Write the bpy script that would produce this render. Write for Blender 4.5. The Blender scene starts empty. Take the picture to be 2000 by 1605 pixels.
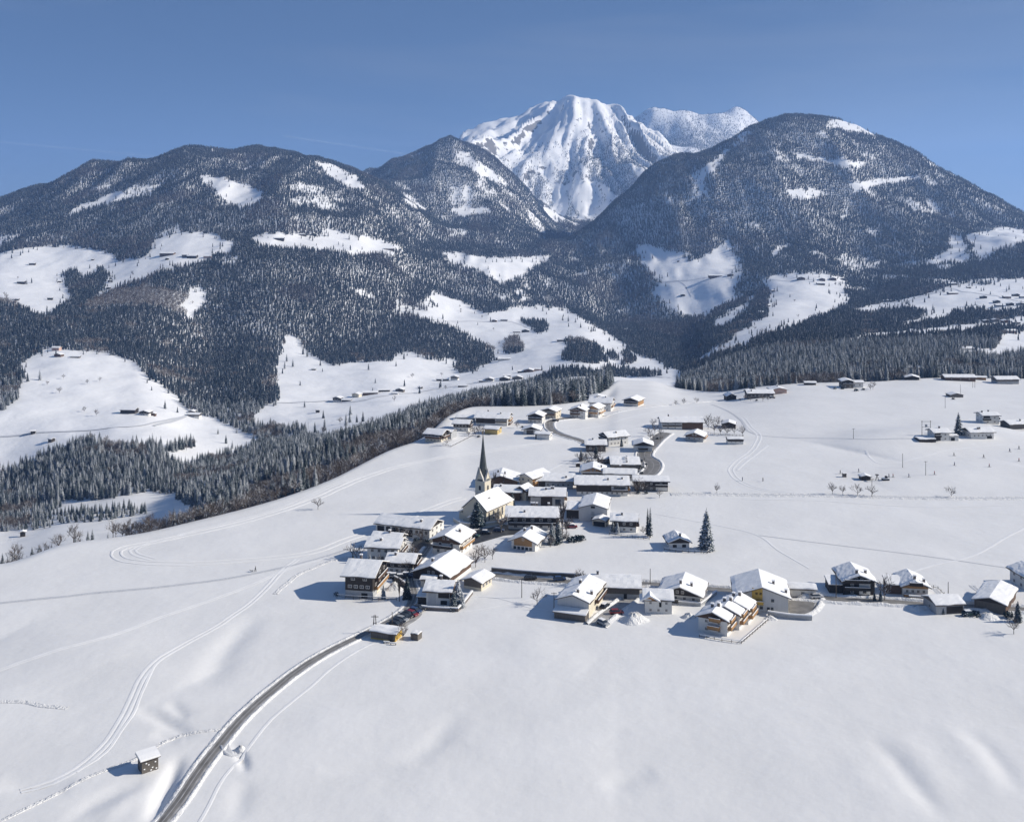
import bpy, math, random
import numpy as np
from mathutils import Vector

R = math.radians
random.seed(7)
rng = np.random.default_rng(11)
C = bpy.context.scene.collection
scene = bpy.context.scene

# ------------------------------------------------------------------ camera, sky, sun, exposure
F, PX0, HY, ZC = 1960.0, 1000.0, 450.0, 115.0      # focal length (photo px), centre column, horizon row, camera height (m)
cd = bpy.data.cameras.new('camera')
cam = bpy.data.objects.new('camera', cd); C.objects.link(cam)
cam.location = (0, 0, ZC); cam.rotation_euler = (R(90), 0, 0)
cd.sensor_width = 36; cd.lens = 36 * F / 2000; cd.shift_y = -(802.5 - HY) / 2000
cd.clip_start = 1; cd.clip_end = 60000
scene.camera = cam

SUN_EL, SUN_AZ = 30.0, 88.0                         # azimuth measured from +Y (away from the camera) towards +X
world = bpy.data.worlds.new('World'); scene.world = world; world.use_nodes = True
nt = world.node_tree; nt.nodes.clear()
out = nt.nodes.new('ShaderNodeOutputWorld'); bg = nt.nodes.new('ShaderNodeBackground')
sky = nt.nodes.new('ShaderNodeTexSky'); sky.sky_type = 'NISHITA'; sky.sun_disc = False
sky.sun_elevation = R(SUN_EL); sky.sun_rotation = R(SUN_AZ)
sky.altitude = 3000; sky.air_density = 1.0; sky.dust_density = 0.0; sky.ozone_density = 5.0
bg.inputs['Strength'].default_value = 0.070
# thin cirrus veils all over the sky, by direction
tc = nt.nodes.new('ShaderNodeTexCoord'); mp = nt.nodes.new('ShaderNodeMapping')
mp.inputs['Scale'].default_value = (1.2, 1.2, 7.0); mp.inputs['Rotation'].default_value = (0.0, 0.12, 0.0)
mp.inputs['Location'].default_value = (0.35, 0.0, 0.9)
nz = nt.nodes.new('ShaderNodeTexNoise'); nz.inputs['Scale'].default_value = 2.2; nz.inputs['Detail'].default_value = 6
nz.inputs['Distortion'].default_value = 0.5
mr = nt.nodes.new('ShaderNodeMapRange'); mr.inputs[1].default_value = 0.46; mr.inputs[2].default_value = 0.85
mr.inputs[3].default_value = 0.0; mr.inputs[4].default_value = 0.32
mx = nt.nodes.new('ShaderNodeMixRGB'); mx.inputs[2].default_value = (4.2, 4.6, 5.4, 1)
L = nt.links.new
L(tc.outputs['Generated'], mp.inputs[0]); L(mp.outputs[0], nz.inputs['Vector']); L(nz.outputs[0], mr.inputs[0])
ev = nt.nodes.new('ShaderNodeMixRGB'); ev.inputs[0].default_value = 0.64; ev.inputs[2].default_value = (0.88, 1.70, 3.5, 1)   # deep, even alpine blue
L(sky.outputs[0], ev.inputs[1])
L(mr.outputs[0], mx.inputs[0]); L(ev.outputs[0], mx.inputs[1]); L(mx.outputs[0], bg.inputs['Color'])
L(bg.outputs[0], out.inputs[0])

sl = bpy.data.lights.new('sun', 'SUN'); sun = bpy.data.objects.new('sun', sl); C.objects.link(sun)
sl.energy = 4.65; sl.angle = R(0.55); sl.color = (1.0, 0.93, 0.82)
sdir = Vector((math.sin(R(SUN_AZ)) * math.cos(R(SUN_EL)), math.cos(R(SUN_AZ)) * math.cos(R(SUN_EL)), math.sin(R(SUN_EL))))
sun.rotation_euler = sdir.to_track_quat('Z', 'Y').to_euler(); sun.location = sdir * 500 + Vector((0, 400, 0))
scene.view_settings.view_transform = 'Standard'; scene.view_settings.look = 'None'
scene.view_settings.exposure = 0.27; scene.view_settings.gamma = 1; scene.view_settings.use_curve_mapping = False
scene.cycles.max_bounces = 6; scene.cycles.volume_bounces = 1; scene.cycles.transparent_max_bounces = 8
scene.cycles.use_denoising = True

# ------------------------------------------------------------------ materials
def new_mat(name):
    m = bpy.data.materials.new(name); m.use_nodes = True
    n = m.node_tree; b = n.nodes['Principled BSDF']
    return m, n, b

def mat_plain(name, col, rough=0.8, var=0.25, scale=3.0, stretch=(1, 1, 1), bump=0.0, metal=0.0):
    m, n, b = new_mat(name)
    tcn = n.nodes.new('ShaderNodeTexCoord'); mpn = n.nodes.new('ShaderNodeMapping'); mpn.inputs['Scale'].default_value = stretch
    nn = n.nodes.new('ShaderNodeTexNoise'); nn.inputs['Scale'].default_value = scale; nn.inputs['Detail'].default_value = 5
    cr = n.nodes.new('ShaderNodeMapRange'); cr.inputs[1].default_value = 0.3; cr.inputs[2].default_value = 0.7
    cr.inputs[3].default_value = 1 - var; cr.inputs[4].default_value = 1 + var
    mu = n.nodes.new('ShaderNodeMixRGB'); mu.blend_type = 'MULTIPLY'; mu.inputs[0].default_value = 1
    mu.inputs[1].default_value = (*col, 1)
    l = n.links.new
    l(tcn.outputs['Object'], mpn.inputs[0]); l(mpn.outputs[0], nn.inputs['Vector']); l(nn.outputs[0], cr.inputs[0])
    l(cr.outputs[0], mu.inputs[2]); l(mu.outputs[0], b.inputs['Base Color'])
    b.inputs['Roughness'].default_value = rough; b.inputs['Metallic'].default_value = metal
    if bump:
        bp = n.nodes.new('ShaderNodeBump'); bp.inputs['Strength'].default_value = bump; bp.inputs['Distance'].default_value = 0.05
        l(nn.outputs[0], bp.inputs['Height']); l(bp.outputs[0], b.inputs['Normal'])
    return m

SNOWC = (0.80, 0.797, 0.79)
def mat_snow(name, s1=0.05, d1=0.6, s2=0.9, d2=0.06, col=SNOWC, rock=False):
    m, n, b = new_mat(name); l = n.links.new
    g = n.nodes.new('ShaderNodeNewGeometry')
    a = n.nodes.new('ShaderNodeTexNoise'); a.inputs['Scale'].default_value = s1; a.inputs['Detail'].default_value = 6
    c = n.nodes.new('ShaderNodeTexNoise'); c.inputs['Scale'].default_value = s2; c.inputs['Detail'].default_value = 5
    l(g.outputs['Position'], a.inputs['Vector']); l(g.outputs['Position'], c.inputs['Vector'])
    b1 = n.nodes.new('ShaderNodeBump'); b1.inputs['Strength'].default_value = 1; b1.inputs['Distance'].default_value = d1
    b2 = n.nodes.new('ShaderNodeBump'); b2.inputs['Strength'].default_value = 1; b2.inputs['Distance'].default_value = d2
    l(a.outputs[0], b1.inputs['Height']); l(c.outputs[0], b2.inputs['Height']); l(b1.outputs[0], b2.inputs['Normal'])
    l(b2.outputs[0], b.inputs['Normal'])
    mr = n.nodes.new('ShaderNodeMapRange'); mr.inputs[1].default_value = .3; mr.inputs[2].default_value = .7
    mr.inputs[3].default_value = 0.96; mr.inputs[4].default_value = 1.03
    mu = n.nodes.new('ShaderNodeMixRGB'); mu.blend_type = 'MULTIPLY'; mu.inputs[0].default_value = 1; mu.inputs[1].default_value = (*col, 1)
    l(a.outputs[0], mr.inputs[0]); l(mr.outputs[0], mu.inputs[2])
    b.inputs['Roughness'].default_value = 0.55; b.inputs['Specular IOR Level'].default_value = 0.25
    if rock:
        sx = n.nodes.new('ShaderNodeSeparateXYZ'); l(g.outputs['Normal'], sx.inputs[0])
        r = n.nodes.new('ShaderNodeTexNoise'); r.inputs['Scale'].default_value = 0.02; r.inputs['Detail'].default_value = 8
        l(g.outputs['Position'], r.inputs['Vector'])
        ad = n.nodes.new('ShaderNodeMath'); ad.operation = 'MULTIPLY_ADD'; ad.inputs[1].default_value = 0.75
        l(r.outputs[0], ad.inputs[0]); l(sx.outputs[2], ad.inputs[2])
        st = n.nodes.new('ShaderNodeMapRange'); st.inputs[1].default_value = 0.925; st.inputs[2].default_value = 0.88
        l(ad.outputs[0], st.inputs[0])
        mx = n.nodes.new('ShaderNodeMixRGB'); mx.inputs[2].default_value = (0.13, 0.12, 0.115, 1)
        l(st.outputs[0], mx.inputs[0]); l(mu.outputs[0], mx.inputs[1]); l(mx.outputs[0], b.inputs['Base Color'])
    else:
        l(mu.outputs[0], b.inputs['Base Color'])
    return m

def mat_foliage(name, col, snow_amt, nscale, rough=0.8, brown=None):
    """needles or twigs with snow lying in patches on them"""
    m, n, b = new_mat(name); l = n.links.new
    tcn = n.nodes.new('ShaderNodeTexCoord'); oi = n.nodes.new('ShaderNodeObjectInfo')
    vm = n.nodes.new('ShaderNodeVectorMath'); vm.operation = 'ADD'
    sc = n.nodes.new('ShaderNodeMath'); sc.operation = 'MULTIPLY'; sc.inputs[1].default_value = 57.0
    l(oi.outputs['Random'], sc.inputs[0]); l(tcn.outputs['Object'], vm.inputs[0]); l(sc.outputs[0], vm.inputs[1])
    nn = n.nodes.new('ShaderNodeTexNoise'); nn.inputs['Scale'].default_value = nscale; nn.inputs['Detail'].default_value = 3
    l(vm.outputs[0], nn.inputs['Vector'])
    g = n.nodes.new('ShaderNodeNewGeometry'); sx = n.nodes.new('ShaderNodeSeparateXYZ'); l(g.outputs['Normal'], sx.inputs[0])
    # amount: noise + 0.25*up + per-tree shift
    m1 = n.nodes.new('ShaderNodeMath'); m1.operation = 'MULTIPLY_ADD'; m1.inputs[1].default_value = 0.22
    l(sx.outputs[2], m1.inputs[0]); l(nn.outputs[0], m1.inputs[2])
    m2 = n.nodes.new('ShaderNodeMath'); m2.operation = 'MULTIPLY_ADD'; m2.inputs[1].default_value = 0.16
    l(oi.outputs['Random'], m2.inputs[0]); l(m1.outputs[0], m2.inputs[2])
    st = n.nodes.new('ShaderNodeMapRange'); st.inputs[1].default_value = 1.0 - snow_amt; st.inputs[2].default_value = 1.07 - snow_amt
    l(m2.outputs[0], st.inputs[0])
    cv = n.nodes.new('ShaderNodeMixRGB'); cv.inputs[1].default_value = (*col, 1)
    cv.inputs[2].default_value = (*(brown or [c * 1.9 for c in col]), 1); l(oi.outputs['Random'], cv.inputs[0])
    mx = n.nodes.new('ShaderNodeMixRGB'); mx.inputs[2].default_value = (0.74, 0.76, 0.80, 1)
    l(st.outputs[0], mx.inputs[0]); l(cv.outputs[0], mx.inputs[1]); l(mx.outputs[0], b.inputs['Base Color'])
    b.inputs['Roughness'].default_value = rough; b.inputs['Specular IOR Level'].default_value = 0.2
    return m

M = {}
M['field'] = mat_snow('field_snow', 0.035, 0.8, 0.35, 0.06)
M['hill'] = mat_snow('hill_snow', 0.02, 2.5, 0.12, 0.5, rock=True, col=(0.89, 0.89, 0.89))
M['snow'] = mat_snow('roof_snow', 0.35, 0.06, 2.5, 0.04, col=(0.90, 0.90, 0.90))
M['bank'] = mat_snow('bank_snow', 0.5, 0.5, 2.0, 0.25)
M['track'] = mat_snow('pressed_snow', 0.3, 0.08, 3.0, 0.04, col=(0.85, 0.85, 0.85))
M['rut'] = mat_snow('rutted_snow', 0.3, 0.2, 2.0, 0.15, col=(0.60, 0.61, 0.63))
M['spruce'] = mat_foliage('spruce_needles', (0.013, 0.027, 0.034), 0.20, 2.2)
M['spruce_far'] = mat_foliage('spruce_needles_far', (0.012, 0.026, 0.042), 0.225, 0.8, brown=(0.035, 0.045, 0.055))
M['larch'] = mat_foliage('larch_twigs', (0.040, 0.045, 0.060), 0.24, 0.8, brown=(0.062, 0.062, 0.074))
M['twig'] = mat_foliage('bare_twigs', (0.075, 0.058, 0.048), 0.28, 1.4, brown=(0.12, 0.095, 0.08))
M['white'] = mat_plain('white_plaster', (0.70, 0.69, 0.66), 0.85, 0.06, 0.8)
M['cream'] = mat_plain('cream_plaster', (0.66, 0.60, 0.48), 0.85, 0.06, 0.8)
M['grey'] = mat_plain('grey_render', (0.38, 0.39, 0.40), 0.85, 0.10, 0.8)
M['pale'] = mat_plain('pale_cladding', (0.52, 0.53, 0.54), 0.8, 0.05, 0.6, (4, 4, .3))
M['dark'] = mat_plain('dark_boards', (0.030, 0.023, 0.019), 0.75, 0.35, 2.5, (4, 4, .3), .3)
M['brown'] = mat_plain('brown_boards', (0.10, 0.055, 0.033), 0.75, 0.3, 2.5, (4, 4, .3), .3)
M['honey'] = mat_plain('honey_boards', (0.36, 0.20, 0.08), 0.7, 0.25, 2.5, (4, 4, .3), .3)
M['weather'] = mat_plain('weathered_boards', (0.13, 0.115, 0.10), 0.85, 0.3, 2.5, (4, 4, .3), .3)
M['ochre'] = mat_plain('ochre_paint', (0.50, 0.33, 0.07), 0.8, 0.1, 1)
M['yellow'] = mat_plain('yellow_boards', (0.52, 0.40, 0.17), 0.8, 0.2, 2.5, (4, 4, .3))
M['pink'] = mat_plain('pink_plaster', (0.52, 0.36, 0.30), 0.85, 0.08, 1)
M['roofm'] = mat_plain('roof_boards', (0.09, 0.07, 0.055), 0.8, 0.3, 2)
M['sheet'] = mat_plain('grey_sheet_roof', (0.27, 0.29, 0.31), 0.5, 0.12, 1)
M['copper'] = mat_plain('patinated_spire', (0.055, 0.065, 0.066), 0.5, 0.3, 1.2, (1, 1, .4))
M['stone'] = mat_plain('chimney_masonry', (0.16, 0.14, 0.13), 0.9, 0.25, 4)
M['frame'] = mat_plain('window_frame', (0.55, 0.53, 0.50), 0.6, 0.05, 1)
M['asphalt'] = mat_plain('cleared_asphalt', (0.19, 0.182, 0.172), 0.7, 0.3, 0.35)
M['street'] = mat_plain('shaded_street', (0.05, 0.052, 0.055), 0.5, 0.35, 0.35)  # dark asphalt, with the shadow on the church square added to its tone
M['slush'] = mat_plain('gritted_snow', (0.36, 0.355, 0.35), 0.75, 0.3, 0.5)
M['pole'] = mat_plain('pole_wood', (0.09, 0.075, 0.06), 0.8, 0.2, 3)
M['rub'] = mat_plain('rubber', (0.02, 0.02, 0.02), 0.7, 0.1, 3)
M['skin'] = mat_plain('skin', (0.45, 0.28, 0.2), 0.6, 0.05, 3)
for k, c in dict(carblack=(0.02, 0.02, 0.022), carred=(0.22, 0.02, 0.02), carblue=(0.03, 0.06, 0.14), carsilver=(0.35, 0.36, 0.37),
                 cargreen=(0.03, 0.08, 0.06), carwhite=(0.6, 0.6, 0.6), wearred=(0.4, 0.04, 0.04), wearblue=(0.04, 0.07, 0.2), weardark=(0.03, 0.03, 0.035)).items():
    M[k] = mat_plain(k + '_paint', c, 0.35 if 'car' in k else 0.9, 0.05, 1)
m, n, b = new_mat('window_glass'); b.inputs['Base Color'].default_value = (0.035, 0.045, 0.06, 1); b.inputs['Roughness'].default_value = 0.12; M['glass'] = m
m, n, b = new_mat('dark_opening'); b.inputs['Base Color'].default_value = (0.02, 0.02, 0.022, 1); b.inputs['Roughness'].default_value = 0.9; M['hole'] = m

# ------------------------------------------------------------------ small helpers
def tag(o, label=None, cat=None, group=None, kind=None):
    if label: o['label'] = label
    if cat: o['category'] = cat
    if group: o['group'] = group
    if kind: o['kind'] = kind
    return o

def empty(name, loc, rz=0.0, scale=1.0):
    o = bpy.data.objects.new(name, None); C.objects.link(o)
    o.location = loc; o.rotation_euler = (0, 0, rz); o.scale = (scale,) * 3; o.empty_display_size = 0.5
    return o

class MB:
    """collects faces and links them as one mesh object"""
    def __init__(s): s.v = []; s.f = []; s.m = []
    def add(s, vs, fs, mi=0):
        o = len(s.v); s.v += [tuple(v) for v in vs]; s.f += [tuple(i + o for i in f) for f in fs]; s.m += [mi] * len(fs)
    def box(s, x0, x1, y0, y1, z0, z1, mi=0):
        s.add([(x0, y0, z0), (x1, y0, z0), (x1, y1, z0), (x0, y1, z0), (x0, y0, z1), (x1, y0, z1), (x1, y1, z1), (x0, y1, z1)],
              [(0, 3, 2, 1), (4, 5, 6, 7), (0, 1, 5, 4), (1, 2, 6, 5), (2, 3, 7, 6), (3, 0, 4, 7)], mi)
    def prism(s, poly, axis, a0, a1, mi=0):
        """poly: 2-D points (t, z); axis 'y': t is x, extruded along y; axis 'x': t is y, extruded along x"""
        n = len(poly)
        P = (lambda t, z, a: (t, a, z)) if axis == 'y' else (lambda t, z, a: (a, t, z))
        vs = [P(t, z, a0) for t, z in poly] + [P(t, z, a1) for t, z in poly]
        fs = [tuple(range(n)), tuple(range(2 * n - 1, n - 1, -1))] + [(i, i + n, (i + 1) % n + n, (i + 1) % n) for i in range(n)]
        if axis == 'x': fs = [f[::-1] for f in fs]
        s.add(vs, fs, mi)
    def tube(s, p, q, r0, r1, n=5, mi=0, cap=False):
        p = Vector(p); q = Vector(q); d = (q - p)
        if d.length < 1e-6: return
        d.normalize(); u = d.orthogonal().normalized(); w = d.cross(u)
        vs = []
        for c, r in ((p, r0), (q, r1)):
            for i in range(n):
                a = 2 * math.pi * i / n; vs.append(c + u * (math.cos(a) * r) + w * (math.sin(a) * r))
        fs = [(i, (i + 1) % n, (i + 1) % n + n, i + n) for i in range(n)]
        if cap: fs += [tuple(range(n, 2 * n)), tuple(range(n - 1, -1, -1))]
        s.add(vs, fs, mi)
    def mesh(s, name, mats, smooth=False):
        me = bpy.data.meshes.new(name); me.from_pydata(s.v, [], s.f)
        for m in (mats if isinstance(mats, (list, tuple)) else [mats]): me.materials.append(m)
        me.polygons.foreach_set('material_index', s.m)
        if smooth: me.polygons.foreach_set('use_smooth', [True] * len(s.f))
        me.update(); return me
    def build(s, name, mats, parent=None, smooth=False):
        return link(name, s.mesh(name, mats, smooth), parent)

def link(name, me, parent=None, loc=(0, 0, 0), rz=0.0, scale=None):
    o = bpy.data.objects.new(name, me); C.objects.link(o)
    if parent: o.parent = parent
    o.location = loc; o.rotation_euler = (0, 0, rz)
    if scale: o.scale = (scale,) * 3 if not isinstance(scale, (tuple, list)) else scale
    return o

def hash2(ix, iy, seed):
    h = (ix.astype(np.int64) * 374761393 + iy.astype(np.int64) * 668265263 + seed * 1442695041) & 0xffffffff
    h = ((h ^ (h >> 13)) * 1274126177) & 0xffffffff
    return ((h ^ (h >> 16)) & 0xffff) / 65535.0
def vnoise(x, y, seed=0):
    ix = np.floor(x); iy = np.floor(y); fx = x - ix; fy = y - iy
    fx = fx * fx * fx * (fx * (fx * 6 - 15) + 10); fy = fy * fy * fy * (fy * (fy * 6 - 15) + 10)
    a = hash2(ix, iy, seed); b = hash2(ix + 1, iy, seed); c = hash2(ix, iy + 1, seed); d = hash2(ix + 1, iy + 1, seed)
    return (a * (1 - fx) + b * fx) * (1 - fy) + (c * (1 - fx) + d * fx) * fy
def fbm(x, y, oct=4, seed=0, gain=0.5):
    t = 0; a = 1; s = 0
    for i in range(oct):
        t = t + a * (vnoise(x * 2 ** i + 17.3 * i, y * 2 ** i - 9.1 * i, seed + i) * 2 - 1); s += a; a *= gain
    return t / s
def ridged(x, y, oct=4, seed=0):
    t = 0; a = 1; s = 0
    for i in range(oct):
        t = t + a * (1 - 2 * np.abs(vnoise(x * 2 ** i + 5.7 * i, y * 2 ** i + 3.3 * i, seed + i) - 0.5) * 2); s += a; a *= 0.5
    return t / s
def sstep(a, b, x):
    t = np.clip((x - a) / (b - a), 0, 1); return t * t * (3 - 2 * t)

def pchip(xk, yk, x):
    """monotone cubic through (xk, yk); xk, yk are (n,) or (n, m) with x (k,) -> (k,) or (k, m)"""
    xk = np.asarray(xk, float); yk = np.asarray(yk, float)
    if yk.ndim == 1:
        h = np.diff(xk); dl = np.diff(yk) / h; d = np.zeros_like(yk)
        w1 = 2 * h[1:] + h[:-1]; w2 = h[1:] + 2 * h[:-1]; ok = dl[:-1] * dl[1:] > 0
        with np.errstate(all='ignore'):
            hm = (w1 + w2) / (w1 / dl[:-1] + w2 / dl[1:])
        d[1:-1] = np.where(ok, hm, 0); d[0] = dl[0]; d[-1] = dl[-1]
        x = np.clip(x, xk[0], xk[-1]); i = np.clip(np.searchsorted(xk, x, side='right') - 1, 0, len(xk) - 2)
        t = (x - xk[i]) / h[i]
        return ((2 * t**3 - 3 * t**2 + 1) * yk[i] + (t**3 - 2 * t**2 + t) * h[i] * d[i] + (-2 * t**3 + 3 * t**2) * yk[i + 1] + (t**3 - t**2) * h[i] * d[i + 1])

# ------------------------------------------------------------------ the lie of the land
# each line runs across the whole view: px -> (row in the photo, distance in m); the ground is lofted through them
EDGE = {-800: (1150, 322), 0: (1110, 341), 130: (1070, 363), 260: (1052, 374), 400: (1020, 395), 530: (985, 421), 640: (945, 455),
        760: (885, 518), 825: (860, 550), 880: (815, 610), 930: (798, 650), 1050: (796, 652), 1130: (788, 680), 1180: (765, 760), 1210: (744, 850),
        1260: (745, 860), 1330: (760, 830), 1400: (767, 780), 1480: (758, 765), 1560: (752, 760), 1700: (748, 770), 1850: (740, 790), 2000: (742, 800), 2800: (742, 800)}
LN = []
def ln(d): LN.append(d)
ln({-800: (1140, 560), 0: (1130, 560), 130: (1092, 580), 260: (1062, 600), 400: (1000, 620), 530: (935, 660), 640: (885, 720), 760: (842, 800), 825: (828, 850),
    900: (808, 900), 990: (795, 950), 1130: (780, 1000), 1200: (752, 1020), 1330: (770, 1000), 1400: (768, 950), 1560: (750, 900), 1700: (742, 900), 1850: (734, 920), 2000: (738, 950), 2800: (738, 950)})
ln({-800: (1045, 760), 0: (1045, 760), 130: (1022, 780), 260: (1006, 800), 400: (950, 850), 530: (900, 900), 640: (862, 1000), 760: (832, 1050), 825: (810, 1100),
    900: (787, 1150), 990: (768, 1200), 1130: (742, 1300), 1200: (738, 1300), 1330: (756, 1200), 1400: (750, 1150), 1560: (712, 1200), 1700: (700, 1200), 1850: (694, 1200), 2000: (700, 1200), 2800: (700, 1200)})
ln({-800: (930, 1100), 0: (930, 1100), 130: (905, 1080), 260: (885, 1080), 400: (892, 1150), 530: (848, 1300), 640: (822, 1350), 760: (792, 1450), 825: (776, 1550),
    900: (762, 1600), 990: (746, 1700), 1130: (718, 1800), 1200: (727, 1800), 1330: (730, 1600), 1400: (700, 1600), 1560: (662, 1600), 1700: (662, 1600), 1850: (655, 1600), 2000: (660, 1600), 2800: (660, 1600)})
ln({-800: (800, 1350), 0: (800, 1350), 130: (800, 1350), 260: (800, 1350), 400: (815, 1400), 530: (782, 1550), 640: (770, 1650), 760: (745, 1750), 825: (736, 1850),
    900: (716, 2000), 990: (682, 2200), 1130: (660, 2300), 1200: (672, 2300), 1330: (682, 2300), 1400: (652, 2200), 1560: (620, 2200), 1700: (632, 2000), 1850: (622, 2000), 2000: (615, 2000), 2800: (615, 2000)})
ln({-800: (650, 1900), 0: (650, 1900), 130: (685, 1720), 260: (702, 1700), 400: (705, 1900), 530: (692, 2000), 640: (690, 2100), 760: (672, 2300), 825: (652, 2400),
    900: (622, 2700), 990: (602, 2900), 1130: (602, 3000), 1200: (628, 3000), 1330: (622, 2900), 1400: (600, 2900), 1560: (562, 2800), 1700: (590, 2600), 1850: (570, 2500), 2000: (560, 2500), 2800: (560, 2500)})
ln({-800: (540, 2600), 0: (540, 2600), 130: (560, 2500), 260: (545, 2500), 400: (498, 2700), 530: (480, 2800), 640: (486, 2900), 760: (492, 3100), 825: (500, 3300),
    900: (500, 3500), 990: (502, 3600), 1130: (520, 3700), 1200: (520, 3700), 1330: (500, 3500), 1400: (486, 3500), 1560: (486, 3500), 1700: (500, 3400), 1850: (486, 3300), 2000: (470, 3200), 2800: (480, 3200)})
ln({-800: (560, 4000), 0: (394, 4200), 100: (358, 4400), 200: (336, 4500), 300: (310, 4650), 380: (297, 4700), 450: (300, 4750), 540: (296, 4800), 640: (312, 4700), 700: (334, 4600),
    780: (378, 4400), 830: (415, 4300), 900: (432, 4300), 990: (452, 4250), 1060: (462, 4250), 1130: (446, 4300), 1180: (406, 4400), 1240: (350, 4600), 1300: (308, 4800), 1400: (278, 4900),
    1480: (243, 5000), 1570: (221, 5100), 1640: (229, 5100), 1730: (268, 5000), 1800: (306, 4900), 1900: (362, 4800), 2000: (420, 4700), 2800: (640, 4700)})
ln({-800: (600, 4800), 0: (440, 4900), 300: (350, 5300), 540: (335, 5300), 640: (345, 5200), 700: (350, 5100), 780: (346, 4950), 900: (340, 4950), 990: (378, 4950),
    1060: (432, 4950), 1130: (455, 5000), 1180: (430, 5200), 1300: (340, 5500), 1400: (315, 5550), 1570: (262, 5750), 1800: (360, 5600), 2000: (480, 5400), 2800: (700, 5400)})
ln({-800: (640, 5600), 0: (470, 5600), 540: (390, 5700), 640: (372, 5700), 705: (333, 5720), 800: (290, 5720), 885: (263, 5720), 920: (272, 5720), 960: (297, 5720), 1000: (330, 5650),
    1050: (380, 5600), 1100: (428, 5600), 1130: (443, 5600), 1200: (448, 5900), 1400: (370, 6000), 1570: (330, 6300), 2000: (520, 6000), 2800: (700, 6000)})
ln({-800: (640, 6400), 0: (480, 6400), 700: (420, 6400), 885: (308, 6400), 920: (306, 6350), 1000: (352, 6300), 1060: (400, 6250), 1120: (428, 6250), 1180: (408, 6300), 1250: (372, 6400),
    1310: (335, 6500), 1400: (345, 6600), 1570: (400, 6800), 2000: (540, 6600), 2800: (700, 6600)})
ln({-800: (640, 7000), 0: (480, 7000), 700: (430, 7000), 885: (320, 6950), 940: (278, 6950), 1000: (292, 6950), 1060: (296, 6950), 1120: (300, 6950), 1200: (308, 6950), 1280: (300, 7000),
    1340: (320, 7100), 1400: (360, 7100), 1570: (400, 7100), 2000: (540, 7100), 2800: (700, 7100)})
ln({-800: (640, 7800), 0: (500, 7800), 700: (420, 7800), 850: (330, 7700), 910: (266, 7700), 940: (245, 7750), 990: (227, 7800), 1040: (208, 7800), 1070: (200, 7800), 1090: (201, 7800),
    1112: (189, 7800), 1137: (186, 7800), 1165: (190, 7800), 1200: (207, 7800), 1250: (235, 7800), 1300: (276, 7800), 1340: (315, 7800), 1400: (350, 7800), 1570: (420, 7900), 2000: (540, 7800), 2800: (700, 7800)})
ln({-800: (640, 8600), 0: (500, 8600), 850: (420, 8600), 1000: (330, 8600), 1140: (300, 8600), 1240: (290, 8600), 1300: (280, 8600), 1400: (290, 8600), 1500: (330, 8600), 1700: (450, 8600), 2800: (640, 8600)})
ln({-800: (640, 9600), 0: (500, 9600), 900: (400, 9600), 1100: (320, 9600), 1200: (262, 9600), 1240: (228, 9600), 1285: (212, 9600), 1330: (213, 9600), 1375: (227, 9600), 1410: (216, 9600),
    1438: (210, 9600), 1480: (236, 9600), 1530: (285, 9600), 1650: (400, 9600), 2000: (500, 9600), 2800: (620, 9600)})
ln({-800: (640, 11000), 0: (500, 11000), 1300: (330, 11000), 2000: (500, 11000), 2800: (620, 11000)})
ln({-800: (560, 14500), 2800: (560, 14500)})

CS = 5.0
COLS = np.arange(-780, 2780 + 1, CS); NC = len(COLS)
def line_vals(d):
    k = sorted(d); return pchip(k, [d[i][0] for i in k], COLS), pchip(k, [d[i][1] for i in k], COLS)
pe, ye = line_vals(EDGE)
ze = ZC - (pe - HY) / F * ye
Ys = [np.full(NC, y) for y in (25.0, 60.0)] + [ye * k for k in (0.35, 0.6, 0.85, 0.95)] + [ye]
Zs = [np.full(NC, -3.0), np.full(NC, -2.0)] + [ze * k for k in (0.0, 0.0, 0.35, 0.8)] + [ze]
# just over the edge the ground falls away steeply on the left, gently on the right
drop = np.interp(COLS, [-800, 0, 400, 640, 825, 930, 1130, 1210, 1400, 2800], [20, 20, 16, 15, 14, 12, 10, 6, 3, 3])
y2 = ye * 1.13; Ys.append(y2); Zs.append(ZC - (pe + drop - HY) / F * y2)
for d in LN:
    p, y = line_vals(d); y = np.maximum(y, Ys[-1] * 1.015); Ys.append(y); Zs.append(ZC - (p - HY) / F * y)
Ys = np.array(Ys); Zs = np.array(Zs)
ROWS = np.concatenate([np.arange(25, 150, 5.0), np.arange(150, 700, 1.7), np.arange(700, 900, 3.0), 900 * np.exp(np.arange(0, math.log(6000 / 900), 0.0075)), np.arange(6020, 8300, 26.0), 8300 * np.exp(np.arange(0, math.log(14400 / 8300), 0.012))])
NR = len(ROWS)
ZG = np.zeros((NR, NC))
for j in range(NC): ZG[:, j] = pchip(Ys[:, j], Zs[:, j], ROWS)
XG = (COLS[None, :] - PX0) / F * ROWS[:, None]; YG = np.repeat(ROWS[:, None], NC, 1)
PXG = np.repeat(COLS[None, :], NR, 0)
over = (YG - ye[None, :]) / ye[None, :]
far = sstep(0.3, 2.5, over)
ZG += sstep(0.02, 0.25, over) * fbm(XG / 60, YG / 60, 3, 5) * 2.0
ZG += far * (fbm(XG / 420, YG / 520, 5, 21) * 16 + sstep(2200, 4000, YG) * (ridged(XG / 330, YG / 900, 4, 33) - 0.45) * 46)
# forested hills: big spurs running towards the viewer
ZG += sstep(3000, 4200, YG) * (1 - sstep(5300, 6200, YG)) * (ridged(XG / 800, YG / 2600, 3, 71) - 0.5) * 60
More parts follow.
